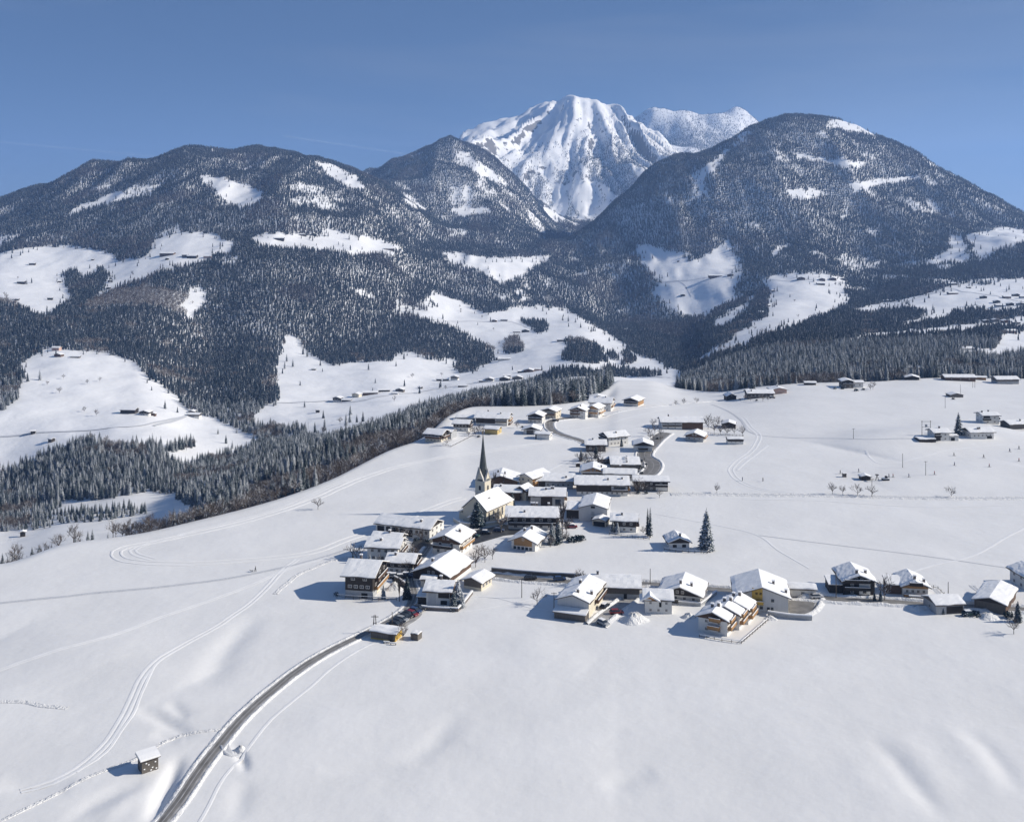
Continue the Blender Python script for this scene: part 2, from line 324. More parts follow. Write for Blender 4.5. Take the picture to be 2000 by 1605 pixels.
# ribs and couloirs of the bare summit
pk = sstep(5900, 6700, YG) * sstep(-950, -300, XG) * (1 - sstep(2600, 3000, XG))
pk2 = pk * (0.25 + 0.75 * (1 - sstep(7300, 7950, YG)) ) * (1 - 0.5 * sstep(8200, 9000, YG))
XS, YS = 545.0, 8050.0                              # ribs fan out from below the summit
rr_ = np.hypot(XG - XS, (YG - YS) * .8); th = np.arctan2(XG - XS + 70 * fbm(XG / 420, YG / 420, 3, 3), np.maximum(YS - YG, 1) * .8 + 120)
rb = ridged(th * 4.6 + 3.1, rr_ / 1900, 2, 91); rb2 = ridged(th * 13 + .4 * fbm(XG / 160, YG / 160, 2, 6), rr_ / 700, 3, 19)
amp = sstep(120, 750, rr_)
ZG += pk2 * ((rb - .35) * 105 * amp + (rb2 - .4) * 66 * amp ** .5 + ridged(XG / 75 + .3 * YG / 75, YG / 130, 3, 17) * 15)
ZG += sstep(8700, 9200, YG) * sstep(-300, 300, XG) * ((ridged((XG + .5 * YG) / 420, (YG - .4 * XG) / 700, 4, 55) - .4) * 46)
# the near field: broad swells
near = 1 - sstep(-0.12, 0.02, over)
ZG += near * (fbm(XG / 110, YG / 130, 2, 2) * 1.0 * (1 - 0.75 * sstep(260, 330, YG)) + fbm(XG / 26, YG / 30, 2, 14) * 0.10)

def zrow(Y): return np.clip(np.searchsorted(ROWS, Y, side='right') - 1, 0, NR - 2)
def ground(X, Y):
    X = np.asarray(X, float); Y = np.clip(np.asarray(Y, float), ROWS[0], ROWS[-1] - 1)
    c = (PX0 + F * X / Y - COLS[0]) / CS; c = np.clip(c, 0, NC - 1.001); i = c.astype(int); fc = c - i
    r = zrow(Y); fr = (Y - ROWS[r]) / (ROWS[r + 1] - ROWS[r])
    return (ZG[r, i] * (1 - fc) + ZG[r, i + 1] * fc) * (1 - fr) + (ZG[r + 1, i] * (1 - fc) + ZG[r + 1, i + 1] * fc) * fr
def gp(px, py, ymin=30):
    """the place on the ground seen at a point of the photo"""
    X = (px - PX0) / F * ROWS; Z = ground(X, ROWS); P = HY + F * (ZC - Z) / ROWS
    ok = np.where((P <= py) & (ROWS > ymin))[0]
    if len(ok) == 0: k = NR - 2
    else: k = max(ok[0], 1)
    p0, p1 = P[k - 1], P[k]; t = 0 if abs(p1 - p0) < 1e-6 else min(1, max(0, (p0 - py) / (p0 - p1)))
    Y = ROWS[k - 1] + (ROWS[k] - ROWS[k - 1]) * t; X = (px - PX0) / F * Y
    return np.array([X, Y, float(ground(X, Y))])

def carve(pts, depth, width, side=0.0):
    """a soft hollow (or ridge, if negative) along a line on the ground, ends faded"""
    w = [gp(*p)[:2] for p in pts]
    x0 = min(p[0] for p in w) - width * 4; x1 = max(p[0] for p in w) + width * 4
    y0 = min(p[1] for p in w) - width * 4; y1 = max(p[1] for p in w) + width * 4
    msk = (XG > x0) & (XG < x1) & (YG > y0) & (YG < y1)
    X = XG[msk]; Y = YG[msk]; best = np.full(X.shape, 1e9); along = np.zeros(X.shape); tot = 0
    segs = list(zip(w[:-1], w[1:])); ln_ = [np.hypot(*(b - a)) for a, b in segs]; T = sum(ln_)
    for (a, b), l in zip(segs, ln_):
        d = b - a; t = np.clip(((X - a[0]) * d[0] + (Y - a[1]) * d[1]) / (l * l), 0, 1)
        dist = np.hypot(X - a[0] - t * d[0], Y - a[1] - t * d[1]); k = dist < best
        best[k] = dist[k]; along[k] = (tot + t * l)[k] / T; tot += l
    fade = np.sin(np.clip(along, 0, 1) * math.pi) ** 0.6
    ZG[msk] -= depth * fade * np.exp(-(best / width) ** 2)
for a in [([(1700, 1440), (1745, 1480), (1790, 1535), (1850, 1604)], .42, 2.2), ([(1745, 1430), (1800, 1480), (1860, 1550)], -0.2, 3.0), ([(1875, 1418), (1925, 1455), (1962, 1500), (1990, 1545)], 0.36, 2.1),
          ([(1655, 1480), (1705, 1540), (1760, 1600)], -0.15, 3.5), ([(1835, 1410), (1905, 1480), (1950, 1560)], -0.2, 3.0), ([(1180, 1540), (1230, 1520), (1280, 1510)], 0.4, 3.0),
          ([(270, 1385), (310, 1400), (345, 1420), (375, 1440)], .75, 1.8), ([(300, 1430), (350, 1445)], 0.5, 1.5), ([(330, 1370), (365, 1400)], 0.45, 1.6), ([(400, 1340), (440, 1270), (500, 1200)], 0.7, 4.0),
          ([(130, 1604), (180, 1570), (230, 1545), (280, 1525)], 0.5, 1.6), ([(190, 1604), (240, 1570), (290, 1540)], -0.4, 1.8), ([(292, 1604), (312, 1560), (332, 1520), (350, 1480)], 1.3, 1.6),
          ([(0, 1530), (60, 1535), (140, 1535)], .6, 2.6), ([(455, 1455), (470, 1475), (482, 1505)], .8, 1.0), ([(620, 1500), (700, 1503), (790, 1505)], 0.3, 1.6),
          ([(800, 1490), (850, 1450), (900, 1390)], 0.35, 3.0), ([(460, 1604), (470, 1560), (475, 1520)], 0.35, 2.4), ([(1000, 1240), (1060, 1280), (1150, 1300)], -0.4, 7.0),
          ([(1660, 880), (1760, 860), (1900, 850), (2000, 845)], -5.0, 26.0), ([(1700, 940), (1850, 930), (2000, 910)], -1.5, 20.0), ([(0, 1250), (200, 1280), (380, 1330)], -1.2, 14.0)]:
    carve(*a)

def grid_mesh(name, r0, r1, mat, rowstep=1):
    rows = list(range(r0, r1 + 1, rowstep)); nr = len(rows)
    co = np.stack([XG[rows], YG[rows], ZG[rows]], -1).reshape(-1, 3)
    i = np.arange((nr - 1) * (NC - 1)); a = (i // (NC - 1)) * NC + i % (NC - 1)
    q = np.stack([a, a + 1, a + NC + 1, a + NC], 1)
    me = bpy.data.meshes.new(name); me.vertices.add(len(co)); me.vertices.foreach_set('co', co.ravel())
    me.loops.add(q.size); me.loops.foreach_set('vertex_index', q.ravel())
    me.polygons.add(len(q)); me.polygons.foreach_set('loop_start', np.arange(0, q.size, 4)); me.polygons.foreach_set('loop_total', np.full(len(q), 4))
    me.materials.append(mat); me.update(calc_edges=True); me.polygons.foreach_set('use_smooth', [True] * len(q)); me.update()
    o = bpy.data.objects.new(name, me); C.objects.link(o); o['kind'] = 'structure'
    return o
rA = int(np.searchsorted(ROWS, 900)); rB = int(np.searchsorted(ROWS, 2450))
grid_mesh('snow_field', 0, rA, M['field'])
grid_mesh('valley_slopes', rA, rB, M['hill'])
grid_mesh('mountains', rB, NR - 1, M['hill'])

# ------------------------------------------------------------------ ribbons on the ground: roads, tracks, banks
def smooth_path(pts, step):
    w = [gp(*p)[:2] for p in pts]; w = np.array(w)
    if len(w) > 2:
        o = []
        P = np.vstack([2 * w[0] - w[1], w, 2 * w[-1] - w[-2]])
        for i in range(1, len(P) - 2):
            n = max(2, int(np.hypot(*(P[i + 1] - P[i])) / step))
            for k in range(n):
                t = k / n
                o.append(0.5 * ((2 * P[i]) + (-P[i - 1] + P[i + 1]) * t + (2 * P[i - 1] - 5 * P[i] + 4 * P[i + 1] - P[i + 2]) * t * t + (-P[i - 1] + 3 * P[i] - 3 * P[i + 1] + P[i + 2]) * t ** 3))
        o.append(P[-2]); w = np.array(o)
    else:
        n = max(2, int(np.hypot(*(w[1] - w[0])) / step)); w = w[0] + (w[1] - w[0]) * np.linspace(0, 1, n + 1)[:, None]
    return w
def ribbon(name, w, prof, mat, jit=0.0, wander=0.0, seed=0, label=None, cat=None, group=None, kind='structure', mats=None):
    """prof: (offset across, height above ground) pairs"""
    t = np.gradient(w, axis=0); t /= np.maximum(1e-6, np.hypot(t[:, 0], t[:, 1]))[:, None]; nrm = np.stack([t[:, 1], -t[:, 0]], 1)
    k = len(prof); n = len(w); vs = []
    s = np.concatenate([[0], np.cumsum(np.hypot(*np.diff(w, axis=0).T))])
    wob = (vnoise(s / 9, s * 0 + seed, seed) - .5) * 2 * wander
    for j, (o, h) in enumerate(prof):
        jj = 1 + (vnoise(s / 1.7, s * 0 + j * 3.1, seed + j) - .5) * 2 * jit if h > 0.12 else 1
        X = w[:, 0] + nrm[:, 0] * (o + wob); Y = w[:, 1] + nrm[:, 1] * (o + wob)
        vs.append(np.stack([X, Y, ground(X, Y) + h * jj], 1))
    co = np.stack(vs, 1).reshape(-1, 3)
    f = [(a * k + b, a * k + b + 1, (a + 1) * k + b + 1, (a + 1) * k + b) for a in range(n - 1) for b in range(k - 1)]
    me = bpy.data.meshes.new(name); me.from_pydata(co.tolist(), [], f); me.materials.append(mat)
    me.polygons.foreach_set('use_smooth', [True] * len(f)); me.update()
    o = bpy.data.objects.new(name, me); C.objects.link(o); tag(o, label, cat, group, kind)
    return o
def road(name, pts, wid, mat='asphalt', banks=(0.9, 0.9), bh=0.7, seed=0):
    w = smooth_path(pts, 1.6); h = wid / 2
    ribbon(name, w, [(-h, .10), (-h * .5, .13), (0, .15), (h * .5, .13), (h, .10)], M[mat])
    if mat == 'asphalt':      # thin strips of packed snow left between the wheel lines and along the edges
        for o in (-h * .84, 0.0, h * .84):
            ww = 0.22 if o else 0.10
            ribbon('packed_snow_strip', w, [(o - ww, .155), (o, .175), (o + ww, .155)], M['slush'], wander=.14, seed=seed + 5)
    for sgn, b in zip((-1, 1), banks):
        if b: ribbon('snow_bank', w, [(sgn * (h - .15), .02), (sgn * (h + .25), bh * .75), (sgn * (h + .7), bh), (sgn * (h + .7 + b * .6), bh * .6), (sgn * (h + .9 + b * 1.2), 0.0)][::sgn], M['bank'], jit=.45, seed=seed + 11)
def track(pts, wid=1.2, name='ski_track', mat='track', h=0.03, seed=1, twin=False, step=2.5, wander=.25):
    w = smooth_path(pts, step); a = wid / 2
    if twin:
        for o in (-a, a):
            ribbon(name, w, [(o - .5, .03), (o - .28, h + .06), (o, .05), (o + .28, h + .06), (o + .5, .03)], M[mat], jit=.3, wander=wander, seed=seed)
    else:
        ribbon(name, w, [(-a, .03), (-a * .75, h + .05), (-a * .2, .06), (a * .2, .06), (a * .75, h + .05), (a, .03)], M[mat], jit=.3, wander=wander, seed=seed)

# ------------------------------------------------------------------ roads, lanes, tracks
MAIN = [(285, 1640), (318, 1605), (352, 1562), (390, 1505), (430, 1452), (475, 1400), (530, 1350), (590, 1304), (650, 1268), (705, 1241), (760, 1213), (796, 1188), (808, 1160), (804, 1132), (808, 1105), (826, 1085), (838, 1068)]
road('valley_road', MAIN, 2.5, banks=(.55, .2), bh=.32, seed=3)
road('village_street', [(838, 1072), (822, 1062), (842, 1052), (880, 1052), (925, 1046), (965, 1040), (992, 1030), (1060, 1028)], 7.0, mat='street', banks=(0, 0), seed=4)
road('village_road', [(948, 1122), (985, 1127), (1020, 1131), (1080, 1135), (1135, 1139), (1200, 1140), (1260, 1141), (1330, 1146), (1430, 1155), (1500, 1161), (1560, 1166), (1640, 1171), (1740, 1176), (1830, 1183), (1910, 1186), (2010, 1192), (2150, 1200)], 4.6, banks=(.8, .7), bh=.7, seed=6)
road('upper_road', [(1180, 812), (1110, 817), (1078, 822), (1073, 832), (1082, 843), (1108, 853), (1132, 860), (1147, 866)], 5.0, banks=(.5, .5), bh=.4, seed=7)
road('road_bend', [(1232, 938), (1252, 933), (1268, 924), (1276, 912), (1274, 902), (1264, 896), (1258, 890), (1262, 880), (1273, 868), (1285, 856), (1300, 845)], 7.5, banks=(.5, .6), bh=.5, seed=8)
road('farm_lane', [(1310, 965), (1400, 965), (1500, 967), (1590, 967), (1700, 970), (1850, 973), (2010, 973), (2200, 975)], 1.8, mat='rut', banks=(.3, .9), bh=.35, seed=9)
road('hill_lane', [(1180, 812), (1225, 800), (1270, 794), (1330, 788), (1400, 783), (1420, 781)], 2.0, mat='rut', banks=(.4, .4), bh=.3, seed=10)
road('side_lane', [(1162, 1222), (1180, 1205), (1200, 1190), (1228, 1170), (1245, 1152), (1250, 1143)], 4.0, mat='slush', banks=(.5, .8), bh=.6, seed=12)
road('yard_lane', [(1540, 1195), (1560, 1185), (1570, 1172), (1572, 1166)], 9.0, mat='asphalt', banks=(0, .9), bh=.7, seed=13)
road('parking_lane', [(795, 1190), (812, 1196), (803, 1208), (780, 1222), (760, 1236)], 4.0, mat='slush', banks=(0, .9), bh=.7, seed=14)
LOOP = [(1130, 862), (1040, 868), (940, 884), (800, 906), (700, 937), (620, 972), (520, 1006), (420, 1032), (310, 1056), (240, 1070), (226, 1082), (250, 1095), (330, 1101), (450, 1096), (600, 1080), (680, 1052), (760, 1026), (820, 1002), (875, 980), (905, 972)]
track(LOOP, 3.2, twin=True, seed=21, h=.10)
track([(1130, 858), (1000, 872), (860, 892), (720, 926), (655, 945), (560, 988), (470, 1015), (350, 1045), (270, 1068), (262, 1080), (300, 1092)], 2.0, twin=True, seed=22)
track([(0, 1177), (150, 1162), (300, 1148), (440, 1130), (540, 1110), (620, 1092), (690, 1070)], 1.8, seed=23, mat='rut', name='winter_path', wander=.5)
track([(-40, 1322), (0, 1308), (100, 1272), (200, 1245), (300, 1210), (400, 1176), (480, 1146), (560, 1112), (640, 1088)], 1.1, seed=24, twin=True)
track([(40, 1545), (130, 1512), (200, 1460), (240, 1400), (268, 1340), (300, 1297), (350, 1262), (440, 1212), (500, 1167), (550, 1115), (580, 1092)], 1.3, seed=25, twin=True)
track([(150, 1508), (205, 1468), (250, 1408), (280, 1345), (302, 1297)], .9, seed=26)
track([(-20, 1612), (100, 1555), (190, 1510), (270, 1480), (310, 1455), (355, 1436), (440, 1424)], 1.2, seed=27, name='footprints', mat='bank', h=.12, wander=.3, step=.8)
track([(380, 1625), (430, 1530), (480, 1465), (530, 1405), (600, 1345), (650, 1303), (700, 1270), (730, 1256)], .9, seed=28)
track([(440, 1455), (444, 1466), (455, 1474), (466, 1472)], 2.2, seed=29, name='side_track', mat='rut', h=.3)
track([(1450, 815), (1466, 835), (1482, 852), (1468, 880), (1440, 900), (1428, 918), (1440, 936), (1475, 952), (1530, 962), (1590, 966)], 2.2, twin=True, seed=30)
track([(1390, 790), (1425, 805), (1448, 822), (1462, 842), (1500, 852), (1620, 856), (1700, 858), (1795, 857)], 1.6, seed=31, mat='rut', name='winter_path')
track([(1440, 918), (1455, 904), (1480, 885), (1500, 870)], 1.4, seed=32)
track([(1280, 1003), (1350, 1016), (1420, 1030), (1480, 1045), (1520, 1075), (1580, 1110)], .8, seed=33, mat='track')
track([(1480, 1045), (1600, 1060), (1800, 1085), (2010, 1115)], .7, seed=34, mat='rut', name='fence_line_trace')
track([(2010, 1025), (1960, 1052), (1900, 1085), (1800, 1110), (1740, 1136)], 1.2, seed=35)
track([(2000, 985), (1800, 990), (1600, 978), (1450, 975)], .8, seed=36, mat='track')
track([(1140, 866), (1170, 875), (1120, 895), (1060, 925), (1040, 935)], 1.3, seed=37)
track([(1080, 845), (1180, 830), (1300, 800), (1400, 788)], 1.4, seed=38)
track([(1180, 850), (1240, 838), (1290, 825)], 1.4, seed=39)
track([(860, 1170), (960, 1165), (1030, 1185), (1100, 1195)], .8, seed=41)
track([(905, 1195), (940, 1190), (1060, 1165)], .7, seed=42)
track([(1500, 1205), (1440, 1250), (1350, 1242)], .8, seed=43)
track([(1690, 880), (1720, 905), (1790, 895), (1850, 880), (1960, 868)], 1.2, seed=44)
track([(1900, 1143), (1910, 1152), (1935, 1162), (1960, 1168)], 1.2, seed=45, mat='rut', name='winter_path', twin=True)
track([(1400, 815), (1380, 830), (1430, 850)], .9, seed=46, mat='rut', name='winter_path')
track([(700, 1083), (640, 1098), (600, 1115), (560, 1140), (540, 1160)], 1.8, seed=47, name='footprints', mat='bank', h=.12, step=.8, wander=1.2)
track([(0, 1368), (50, 1370), (85, 1378), (130, 1384)], 1.6, seed=48, name='footprints', mat='bank', h=.08, step=.8, wander=1)
# cleared yards between the houses
def patch(name, pts, mat, h=.09):
    w = [gp(*p) for p in pts]
    c = np.mean(w, 0); n = len(w)
    vs = [(c[0], c[1], c[2] + h)]
    for k in (.5, 1.0):
        for p in w:
            X, Y = c[0] + (p[0] - c[0]) * k, c[1] + (p[1] - c[1]) * k; vs.append((X, Y, float(ground(X, Y)) + h))
    fs = [(0, 1 + i, 1 + (i + 1) % n) for i in range(n)] + [(1 + i, 1 + n + i, 1 + n + (i + 1) % n, 1 + (i + 1) % n) for i in range(n)]
    b = MB(); b.add(vs, fs); o = b.build(name, M[mat]); o['kind'] = 'structure'; return o
patch('cleared_yard', [(1540, 1172), (1588, 1176), (1592, 1192), (1578, 1200), (1542, 1196)], 'asphalt', .19)
patch('gritted_yard', [(870, 1052), (905, 1040), (985, 1024), (1040, 1040), (985, 1046), (930, 1062), (900, 1070)], 'street', .09)  # church square, its shadow worked into the street colour
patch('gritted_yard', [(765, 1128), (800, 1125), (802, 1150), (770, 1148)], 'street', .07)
patch('gritted_yard', [(1225, 905), (1262, 900), (1268, 925), (1232, 932)], 'slush', .07)
# shovelled snow heaps
def heap(px, py, r, h, seed, label):
    c = gp(px, py); b = MB(); n = 18; rings = 6; vs = [(0, 0, h)]; rr = random.Random(seed)
    for k in range(1, rings + 1):
        for i in range(n):
            a = 2 * math.pi * i / n; q = r * k / rings * (1 + .15 * math.sin(3 * a + seed)); z = h * (math.cos(math.pi * k / rings) * .5 + .5) * (1 + rr.uniform(-.3, .3)) - (.25 if k == rings else 0)
            vs.append((q * math.cos(a), q * math.sin(a) * .75, z))
    fs = [(0, 1 + i, 1 + (i + 1) % n) for i in range(n)] + [(1 + (k - 1) * n + i, 1 + k * n + i, 1 + k * n + (i + 1) % n, 1 + (k - 1) * n + (i + 1) % n) for k in range(1, rings) for i in range(n)]
    b.add(vs, fs); o = b.build('snow_heap', M['bank'], smooth=True); o.location = c; tag(o, label, 'snow heap', 'heaps of shovelled snow')
for a in [(1238, 1212, 5.0, 2.4, 1, 'tall shovelled snow heap in front of the small white house with wooden gable'), (1345, 1205, 2.6, 1.3, 2, 'low snow heap at the shadow edge beside the terraced houses'),
          (1572, 1166, 3.0, 1.2, 3, 'snow heap by the road beside the white and ochre house annexe'), (905, 1047, 3.5, 1.2, 4, 'ploughed snow heap on the church square'),
          (1228, 1160, 3.4, 1.6, 5, 'snow heap at the gable end of the grey barn'), (1112, 1026, 3.2, 1.4, 6, 'snow heap over a red vehicle beside the grey-blue barn'),
          (1790, 1190, 3.5, 1.2, 7, 'snow heap in the road shadow before the low grey shed'), (1930, 1206, 4.0, 1.3, 8, 'broad snow heap below the dark barn at the road end'),
          (770, 1150, 3.2, 2.2, 9, 'snow heap against the garden wall of the tall dark chalet'), (1505, 1208, 2.4, .9, 10, 'small snow heap on the kerb below the cleared yard'), (470, 1464, 1.6, 1.0, 11, 'small snow heap beside the lower valley road')]:
    heap(*a)

# ------------------------------------------------------------------ buildings
WIN = {}
def win_mesh(w, h, pane='glass'):
    k = (w, h, pane)
    if k not in WIN:
        b = MB(); t = .14
        b.box(-w / 2, w / 2, -.06, .02, 0, t); b.box(-w / 2, w / 2, -.06, .02, h - t, h)
        b.box(-w / 2, -w / 2 + t, -.06, .02, t, h - t); b.box(w / 2 - t, w / 2, -.06, .02, t, h - t)
        b.box(-.05, .05, -.04, .02, t, h - t)
        b.add([(-w / 2 + t, -.01, t), (w / 2 - t, -.01, t), (w / 2 - t, -.01, h - t), (-w / 2 + t, -.01, h - t)], [(0, 1, 2, 3)], 1)
        WIN[k] = b.mesh('window', [M['frame'], M[pane]])
    return WIN[k]
def onface(face, t, z, w, d, off=.0):
    """a place on a wall: face f/r/l/b, t along the wall from its centre, z up -> location, turn"""
    if face == 'f': return (t, -off, z), 0
    if face == 'r': return (w / 2 + off, d / 2 + t, z), R(90)
    if face == 'l': return (-w / 2 - off, d / 2 + t, z), R(-90)
    return (t, d + off, z), R(180)

PITCH = .82; G_ = 'houses of the lower village'; U_ = 'houses of the upper village'
def house(name, label, cat, px, py, kind, w, d, hw, rot=-10, pitch=20, low='white', up='dark', h1=None, gab=None, oh=1.1, of=1.2, fw=(3,), sw=(3,), bal=(), chim=((.2, .6),),
          panels=(), snow=.38, roofmat='roofm', group=None, storeys=None, wsz=(1.1, 1.15), side_up=None, cross=None, far=False, loc=None, back=None):
    c = np.array(gp(px, py)) if loc is None else np.array(loc)
    root = empty(name, tuple(c), R(rot)); tag(root, label, cat, group)
    h1 = hw if h1 is None else h1
    half = (w if kind == 'G' else d) / 2; pitch = pitch * (.94 if kind == 'E' else PITCH) if pitch > 12 else pitch; d = d * 1.14 if kind == 'E' and group in (G_, U_) else d; oh *= .85; of *= .85; tp = math.tan(R(pitch)); rise = half * tp
    # walls
    b = MB(); b.box(-w / 2, w / 2, 0, d, -2.5, min(h1, hw)); 
    if h1 >= hw:
        if kind == 'G': b.prism([(-half, hw), (half, hw), (0, hw + rise)], 'y', 0.0, d)
        else: b.prism([(0, hw), (d, hw), (d / 2, hw + rise)], 'x', -w / 2, w / 2)
    b.build('wall', M[low], root)
    if h1 < hw:
        b = MB(); e = .07
        if kind == 'G': b.prism([(-half - e, h1), (half + e, h1), (half + e, hw), (0, hw + rise), (-half - e, hw)], 'y', -e, d + e)
        else: b.prism([(-e, h1), (d + e, h1), (d + e, hw), (d / 2, hw + rise), (-e, hw)], 'x', -w / 2 - e, w / 2 + e)
        b.build('upper_wall', M[up], root)
    elif gab:
        P_ = [(-half + .02, hw), (half - .02, hw), (0, hw + rise - .02)] if kind == 'G' else [(0.02, hw), (d - .02, hw), (d / 2, hw + rise - .02)]
        for q0, q1 in (((-.10, -.002), (d + .002, d + .1)) if kind == 'G' else ((w / 2 + .002, w / 2 + .10), (-w / 2 - .1, -w / 2 - .002))):
            b = MB(); b.prism(P_, 'y' if kind == 'G' else 'x', q0, q1); b.build('gable_boards', M[gab], root)
    # roof slab, snow load
    th = .2; t1 = half + oh; c0 = half if kind == 'E' else 0
    zl = lambda t, k=0: hw + (half - abs(t)) * tp + k
    prof = [(c0 - t1, zl(t1, .02)), (c0, zl(0, .02)), (c0 + t1, zl(t1, .02)), (c0 + t1, zl(t1, .02 + th)), (c0, zl(0, .02 + th)), (c0 - t1, zl(t1, .02 + th))]
    a0, a1 = (-of, d + of) if kind == 'G' else (-w / 2 - of, w / 2 + of)
    b = MB(); b.prism(prof, 'y' if kind == 'G' else 'x', a0, a1); rf = b.build('roof', M[roofmat], root)
    if snow > 0:
        b = MB(); bare_ = rr0 = random.Random(int(px * 3 + py * 5)); nt_, nl = (6, 5) if far else (14, max(6, int((a1 - a0) / 1.1))); rr = random.Random(int(px * 7 + py)); top = []; bot = []
        s1 = t1 - .06
        for j in range(nl + 1):
            a = a0 + .05 + (a1 - a0 - .1) * j / nl
            for i in range(nt_ + 1):
                t = -s1 + 2 * s1 * i / nt_; edge = min(i, nt_ - i); el = min(j, nl - j); sl_ = .35 * math.sin(j * 1.7 + px) * (edge == 0)
                k = snow * (.75 + .5 * rr.random() * (0.6 if edge else 1)) * (.6 if edge == 0 else 1) * (.75 if el == 0 else 1)
                z = zl(t, .02 + th + k); q = (c0 + t + (rr.uniform(-.12, .05) + (0 if far else .12 + .12 * math.sin(j * .9 + px)))
                     * (1 if i == 0 else -1 if i == nt_ else 0) + 0 * (rr.uniform(-.12, .05) * (1 if i == 0 else -1 if i == nt_ else 0)), z)
                top.append((q[0], a, z) if kind == 'G' else (a, q[0], z)); zb = zl(t, .02 + th + .005)
                bot.append((q[0], a, zb) if kind == 'G' else (a, q[0], zb))
        n1 = nt_ + 1; N = len(top); fs = []
        for j in range(nl):
            for i in range(nt_):
                q = (j * n1 + i, j * n1 + i + 1, (j + 1) * n1 + i + 1, (j + 1) * n1 + i); fs.append(q)
        for j in range(nl): fs += [(j * n1, (j + 1) * n1, (j + 1) * n1 + N, j * n1 + N), (j * n1 + nt_, j * n1 + nt_ + N, (j + 1) * n1 + nt_ + N, (j + 1) * n1 + nt_)]
        for i in range(nt_): fs += [(i, i + N, i + 1 + N, i + 1), (nl * n1 + i, nl * n1 + i + 1, nl * n1 + i + 1 + N, nl * n1 + i + N)]
        b.add(top + bot, fs); b.build('roof_snow', M['snow'], rf)
    # chimneys
    for (cx, cy) in chim:
        x = (cx - .5) * w; y = cy * d; t = (x if kind == 'G' else y - d / 2); zt = zl(t, 0)
        b = MB(); b.box(x - .35, x + .35, y - .35, y + .35, zt - .5, zt + 1.5); ch = b.build('chimney', M['stone'], rf)
        b = MB(); b.box(x - .45, x + .45, y - .45, y + .45, zt + 1.5, zt + 1.78); b.build('chimney_snow', M['snow'], ch)
    # windows
    st = storeys or max(1, int(round(hw / 2.6))); fh = hw / st
    def row(face, n, z, span):
        for i in range(n):
            t = (i + .5) / n * span * .88 - span * .44
            if any(p[0] == face and p[1] - .6 < t < p[2] + .6 and p[3] < z + .6 < p[4] and len(p) < 7 for p in panels): continue
            lc, rz = onface(face, t, z, w, d, .03 if z < h1 - .5 else .10); link('window', win_mesh(*wsz), root, lc, rz)
    for face, ns, span in (('f', fw, w), ('r', sw, d), ('l', sw if rot > 5 or px > 1100 else (), w and d)):
        for s in range(st):
            n = ns[s] if s < len(ns) else (ns[-1] if ns else 0)
            if n: row(face, n, s * fh + (fh - wsz[1]) * .5, span)
    if kind == 'G' and rise > 1.7 and not far and not (gab is None and h1 >= hw and w > 12):
        for t in ((-.8, .8) if w > 9 else (0,)):
            lc, rz = onface('f', t, hw + .15, w, d, .12); link('window', win_mesh(.9, .95), root, lc, rz)
    # balconies: (face, t0, t1, z, boards)
    for (face, b0, b1, z, mt) in bal:
        lc, rz = onface(face, (b0 + b1) / 2, z, w, d, .09); hb = (b1 - b0) / 2; b = MB()
        b.box(-hb, hb, -1.15, 0, -.12, 0); b.box(-hb, hb, -1.15, -1.07, 0.08, .92); b.box(-hb, -hb + .07, -1.07, 0, 0.08, .92); b.box(hb - .07, hb, -1.07, 0, .08, .92)
        bo = link('balcony', b.mesh('balcony', M[mt]), root, lc, rz)
        b = MB(); b.box(-hb - .03, hb + .03, -1.22, -1.0, .92, 1.06); link('railing_snow', b.mesh('railing_snow', M['snow']), bo)
    for p in panels:
        face, x0, x1, z0, z1, mt = p[:6]; off = .09 if z1 <= h1 + .01 else .14
        lc, rz = onface(face, (x0 + x1) / 2, z0, w, d, 0); b = MB(); b.box(-(x1 - x0) / 2, (x1 - x0) / 2, -off, 0.0, 0, z1 - z0)
        nm = 'doorway' if mt == 'hole' else 'door' if len(p) > 6 and p[6] == 'door' else 'wall_panel'
        link(nm, b.mesh(nm, M[mt]), root, lc, rz)
    return root

def lean(root, w0, w1, d0, d1, h, mt, dz=.6, roofmat='roofm'):
    """a low annexe with a single-pitch snowy roof, part of its house; x from w0 to w1, y from d0 to d1"""
    b = MB(); b.box(w0, w1, d0, d1, -2, h); a = b.build('annexe', M[mt], root)
    b = MB(); b.prism([(d0 - .5, h + .03), (d1, h + dz), (d1, h + dz + .15), (d0 - .5, h + .18)], 'x', w0 - .4, w1 + .4); b.build('annexe_roof', M[roofmat], a)
    b = MB(); b.prism([(d0 - .45, h + .185), (d1, h + dz + .155), (d1, h + dz + .5), (d0 - .3, h + .5), (d0 - .5, h + .35)], 'x', w0 - .35, w1 + .35); b.build('annexe_snow', M['snow'], a)
    return a

G_ = 'houses of the lower village'; U_ = 'houses of the upper village'; K_ = 'houses along the village road'
# lower village
h = house('chalet', 'tall dark timber chalet with pale ground floor at the lower village edge', 'chalet', 701, 1168, 'E', 8.8, 13, 7.3, -10, 21, 'grey', 'dark', 2.4, oh=1.7, of=1.6, fw=(0, 4, 2), sw=(2, 3, 3), chim=((.3, .5),),
          bal=[('r', -6, 6, 2.5, 'honey'), ('r', -5, 5, 4.9, 'brown')], panels=[('f', .8, 2.8, .2, 1.7, 'hole'), ('r', -3, 0, .2, 2.1, 'cream')], storeys=3, wsz=(1.3, 1.0), group=G_)
house('barn', 'large barn with dark boarded gable and sunlit plank side under a wide white roof', 'barn', 842, 1139, 'G', 13, 17, 3.0, -22, 27, 'white', 'dark', .9, oh=1.2, of=1.0, fw=(0,), sw=(6,), chim=((.35, .3),), panels=[('r', -8.4, 8.4, 1.0, 2.0, 'brown'), ('r', -8.4, 8.4, 2.0, 2.95, 'cream')], group=G_)
